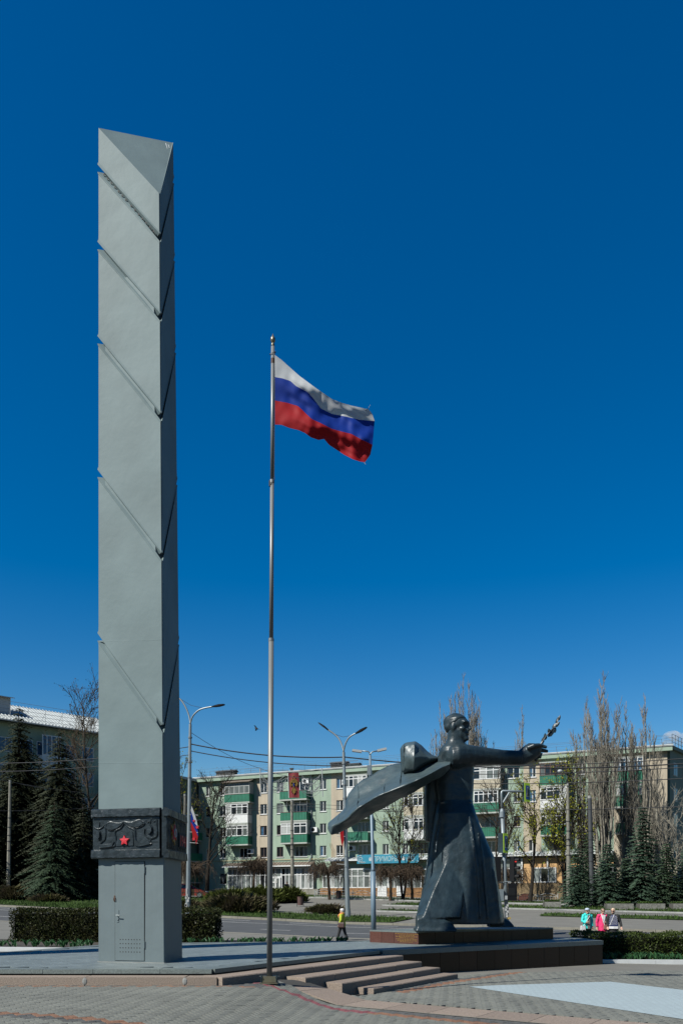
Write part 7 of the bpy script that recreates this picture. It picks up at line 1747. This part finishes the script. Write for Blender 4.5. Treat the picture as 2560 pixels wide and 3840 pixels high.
# woman in lime green, walking left
def ex1(root, hp):
    mb = MB(); pts = [Vector((math.cos(a) * .095, math.sin(a) * .10 - .01, 1.375 + .02 * math.sin(a * 2))) for a in [k * math.pi / 6 for k in range(13)]]; mb.tube(pts, .042, 7); mb.tube([Vector((.0, -.10, 1.37)), Vector((.03, -.18, 1.28)), Vector((.03, -.19, 1.16))], [.04, .045, .02], 7); mb.build('scarf', M['scarf'], root, smooth=True)
    bag(root, (.235, .04, .82), (.12, .30, .26), 'leather', [(.235, -.06, .94), (.20, -.10, 1.15), (.06, -.09, 1.40), (-.06, .10, 1.40), (.10, .17, 1.15), (.235, .12, .94)], 'leather')
w1 = TB(1283, 39); w1.z = -.66
person(w1, -1.95, 'woman in a lime green jacket, white knitted hat and black trousers walking left', [((.085, 0, .86), (.09, -.13, .46), (.095, -.24, .08), (0, -1, 0)), ((-.085, 0, .86), (-.085, .10, .46), (-.09, .24, .09), (0, -1, 0))],
       [((.20, 0, 1.31), (.27, .02, 1.06), (.25, -.10, .84), (.25, -.14, .76)), ((-.20, 0, 1.31), (-.27, .03, 1.06), (-.26, -.03, .84), (-.26, -.06, .75))], 'jacket', 'cloth_lime', 'cloth_black', hair='cloth_white', hat='cloth_white', wide=1.12, head_turn=-.1, extra=ex1, S_=.98)
G3 = 'women strolling behind the right hedge'
def gp(px, Y): q = TB(px, Y); q.z = CAMZ - 38 / F * Y - 1.62 + .02; q.z = max(q.z, T(q.x, q.y)); return q
def ex2(root, hp):
    mb = MB(); mb.loft([[Vector((-.045, -.152, .74)), Vector((.045, -.152, .74)), Vector((.05, -.158, 1.0)), Vector((.045, -.135, 1.33)), Vector((-.045, -.135, 1.33)), Vector((-.05, -.158, 1.0))], [Vector((-.045, -.175, .74)), Vector((.045, -.175, .74)), Vector((.05, -.178, 1.0)), Vector((.045, -.16, 1.33)), Vector((-.045, -.16, 1.33)), Vector((-.05, -.178, 1.0))]]); mb.build('sweater', M['cloth_grey'], root)
    mb = MB(); mb.tube([Vector((math.cos(a) * .11, math.sin(a) * .10 + .01, 1.37 + .02 * math.sin(a))) for a in [k * math.pi / 6 for k in range(-2, 9)]], .038, 7); mb.build('collar', M['cloth_teal'], root, smooth=True)
    bag(root, (-.24, -.12, .76), (.20, .09, .24), 'cloth_white', [(-.22, -.16, .86), (-.12, -.19, 1.05), (.04, -.17, 1.28), (.10, .02, 1.39)], 'cloth_white')
stand = [((.085, 0, .86), (.09, -.05, .46), (.095, -.08, .08), (0, -1, 0)), ((-.085, 0, .86), (-.09, .03, .46), (-.095, .10, .09), (0, -1, 0))]
person(gp(2200, 34.6), .1, 'woman in a turquoise jacket, grey hat and sunglasses carrying a white bag', stand, [((-.19, 0, 1.31), (-.27, -.04, 1.07), (-.15, -.21, 1.00), (-.09, -.23, 1.03)), ((.19, 0, 1.31), (.24, .01, 1.06), (.235, -.06, .84), (.235, -.08, .76))], 'jacket', 'cloth_teal', 'cloth_black', hat='hat_grey', hair='hair', glasses=True, wide=1.08, top_len=.74, extra=ex2, group=G3)
def ex3(root, hp):
    mb = MB(); mb.loft([[Vector((-.05, -.148, 1.02)), Vector((.02, -.148, 1.02)), Vector((.07, -.12, 1.34)), Vector((-.07, -.12, 1.34))], [Vector((-.05, -.172, 1.02)), Vector((.02, -.172, 1.02)), Vector((.07, -.15, 1.34)), Vector((-.07, -.15, 1.34))]]); mb.build('blouse', M['cloth_white'], root)
    bag(root, (.10, -.22, .83), (.27, .11, .20), 'bag_brown', [(.0, -.2, .93), (-.06, -.19, 1.15), (-.08, -.02, 1.39)], 'cloth_white')
person(gp(2258, 34.2), .05, 'woman in a bright pink coat with a brown shoulder bag', stand, [((-.20, 0, 1.31), (-.28, .02, 1.06), (-.28, .0, .82), (-.28, -.02, .73)), ((.20, 0, 1.31), (.26, -.05, 1.07), (.10, -.20, 1.00), (.03, -.22, 1.01))], 'coat', 'cloth_pink', 'cloth_black', hair='hair', glasses=True, top_len=.62, wide=1.05, extra=ex3, group=G3)
def ex4(root, hp):
    mb = MB(); rows = [(.80, .17, .02), (.92, .185, .03), (1.08, .165, .025), (1.24, .14, .012), (1.34, .07, -.01)]
    mb.loft([[Vector((x * a, -.155 - dpt - .018 * (1 - abs(x)), z)) for x in (-1, -.5, 0, .5, 1)] + [Vector((x * a, -.10, z)) for x in (1, 0, -1)] for z, a, dpt in rows]); bl = mb.build('blouse', M['cloth_navy'], root)
    mb = MB()
    for j in range(9):
        for i in range(6):
            z = .95 + j * .042; x = -.14 + i * .052 + (j % 2) * .026
            if abs(x) < .15: mb.ell(Vector((x, -.185 - .018 * (1 - abs(x) * 5), z)), (.012, .012, .012), 6, 4)
    mb.build('white_dots', M['cloth_white'], bl)['kind'] = 'stuff'
    mb = MB(); mb.loft([[Vector((x * a, y, z)) for x, y in ((-1, -.19), (0, -.215), (1, -.19), (1, -.1), (-1, -.1))] for z, a in ((.76, .185), (.86, .185))]); mb.build('blouse_hem', M['cloth_white'], root)
    mb = MB(); mb.tube([Vector((-.15, -.2, .90)), Vector((-.06, -.205, 1.12)), Vector((.03, -.16, 1.36))], .012, 5); mb.build('strap', M['cloth_white'], root)
person(gp(2297, 34.0), -.25, 'fair haired woman in a dark cardigan, dotted navy blouse and blue jeans', stand, [((-.21, 0, 1.31), (-.29, -.02, 1.06), (-.26, -.12, .84), (-.25, -.15, .75)), ((.21, 0, 1.31), (.32, .02, 1.07), (.38, -.05, .84), (.39, -.07, .75))], 'cardigan', 'cloth_black', 'denim', hair='hair_blond', glasses=True, top_len=.58, wide=1.22, head_turn=-.55, extra=ex4, group=G3)
mq = TB(1076, 91.5); person(mq, .5, 'man in dark clothes standing by the white shop door', stand, [((-.20, 0, 1.31), (-.27, .0, 1.06), (-.25, -.08, .84), (-.25, -.1, .75)), ((.20, 0, 1.31), (.27, .0, 1.06), (.25, -.08, .84), (.25, -.1, .75))], 'jacket', 'cloth_black', 'cloth_black', hair='hair', S_=1.06)
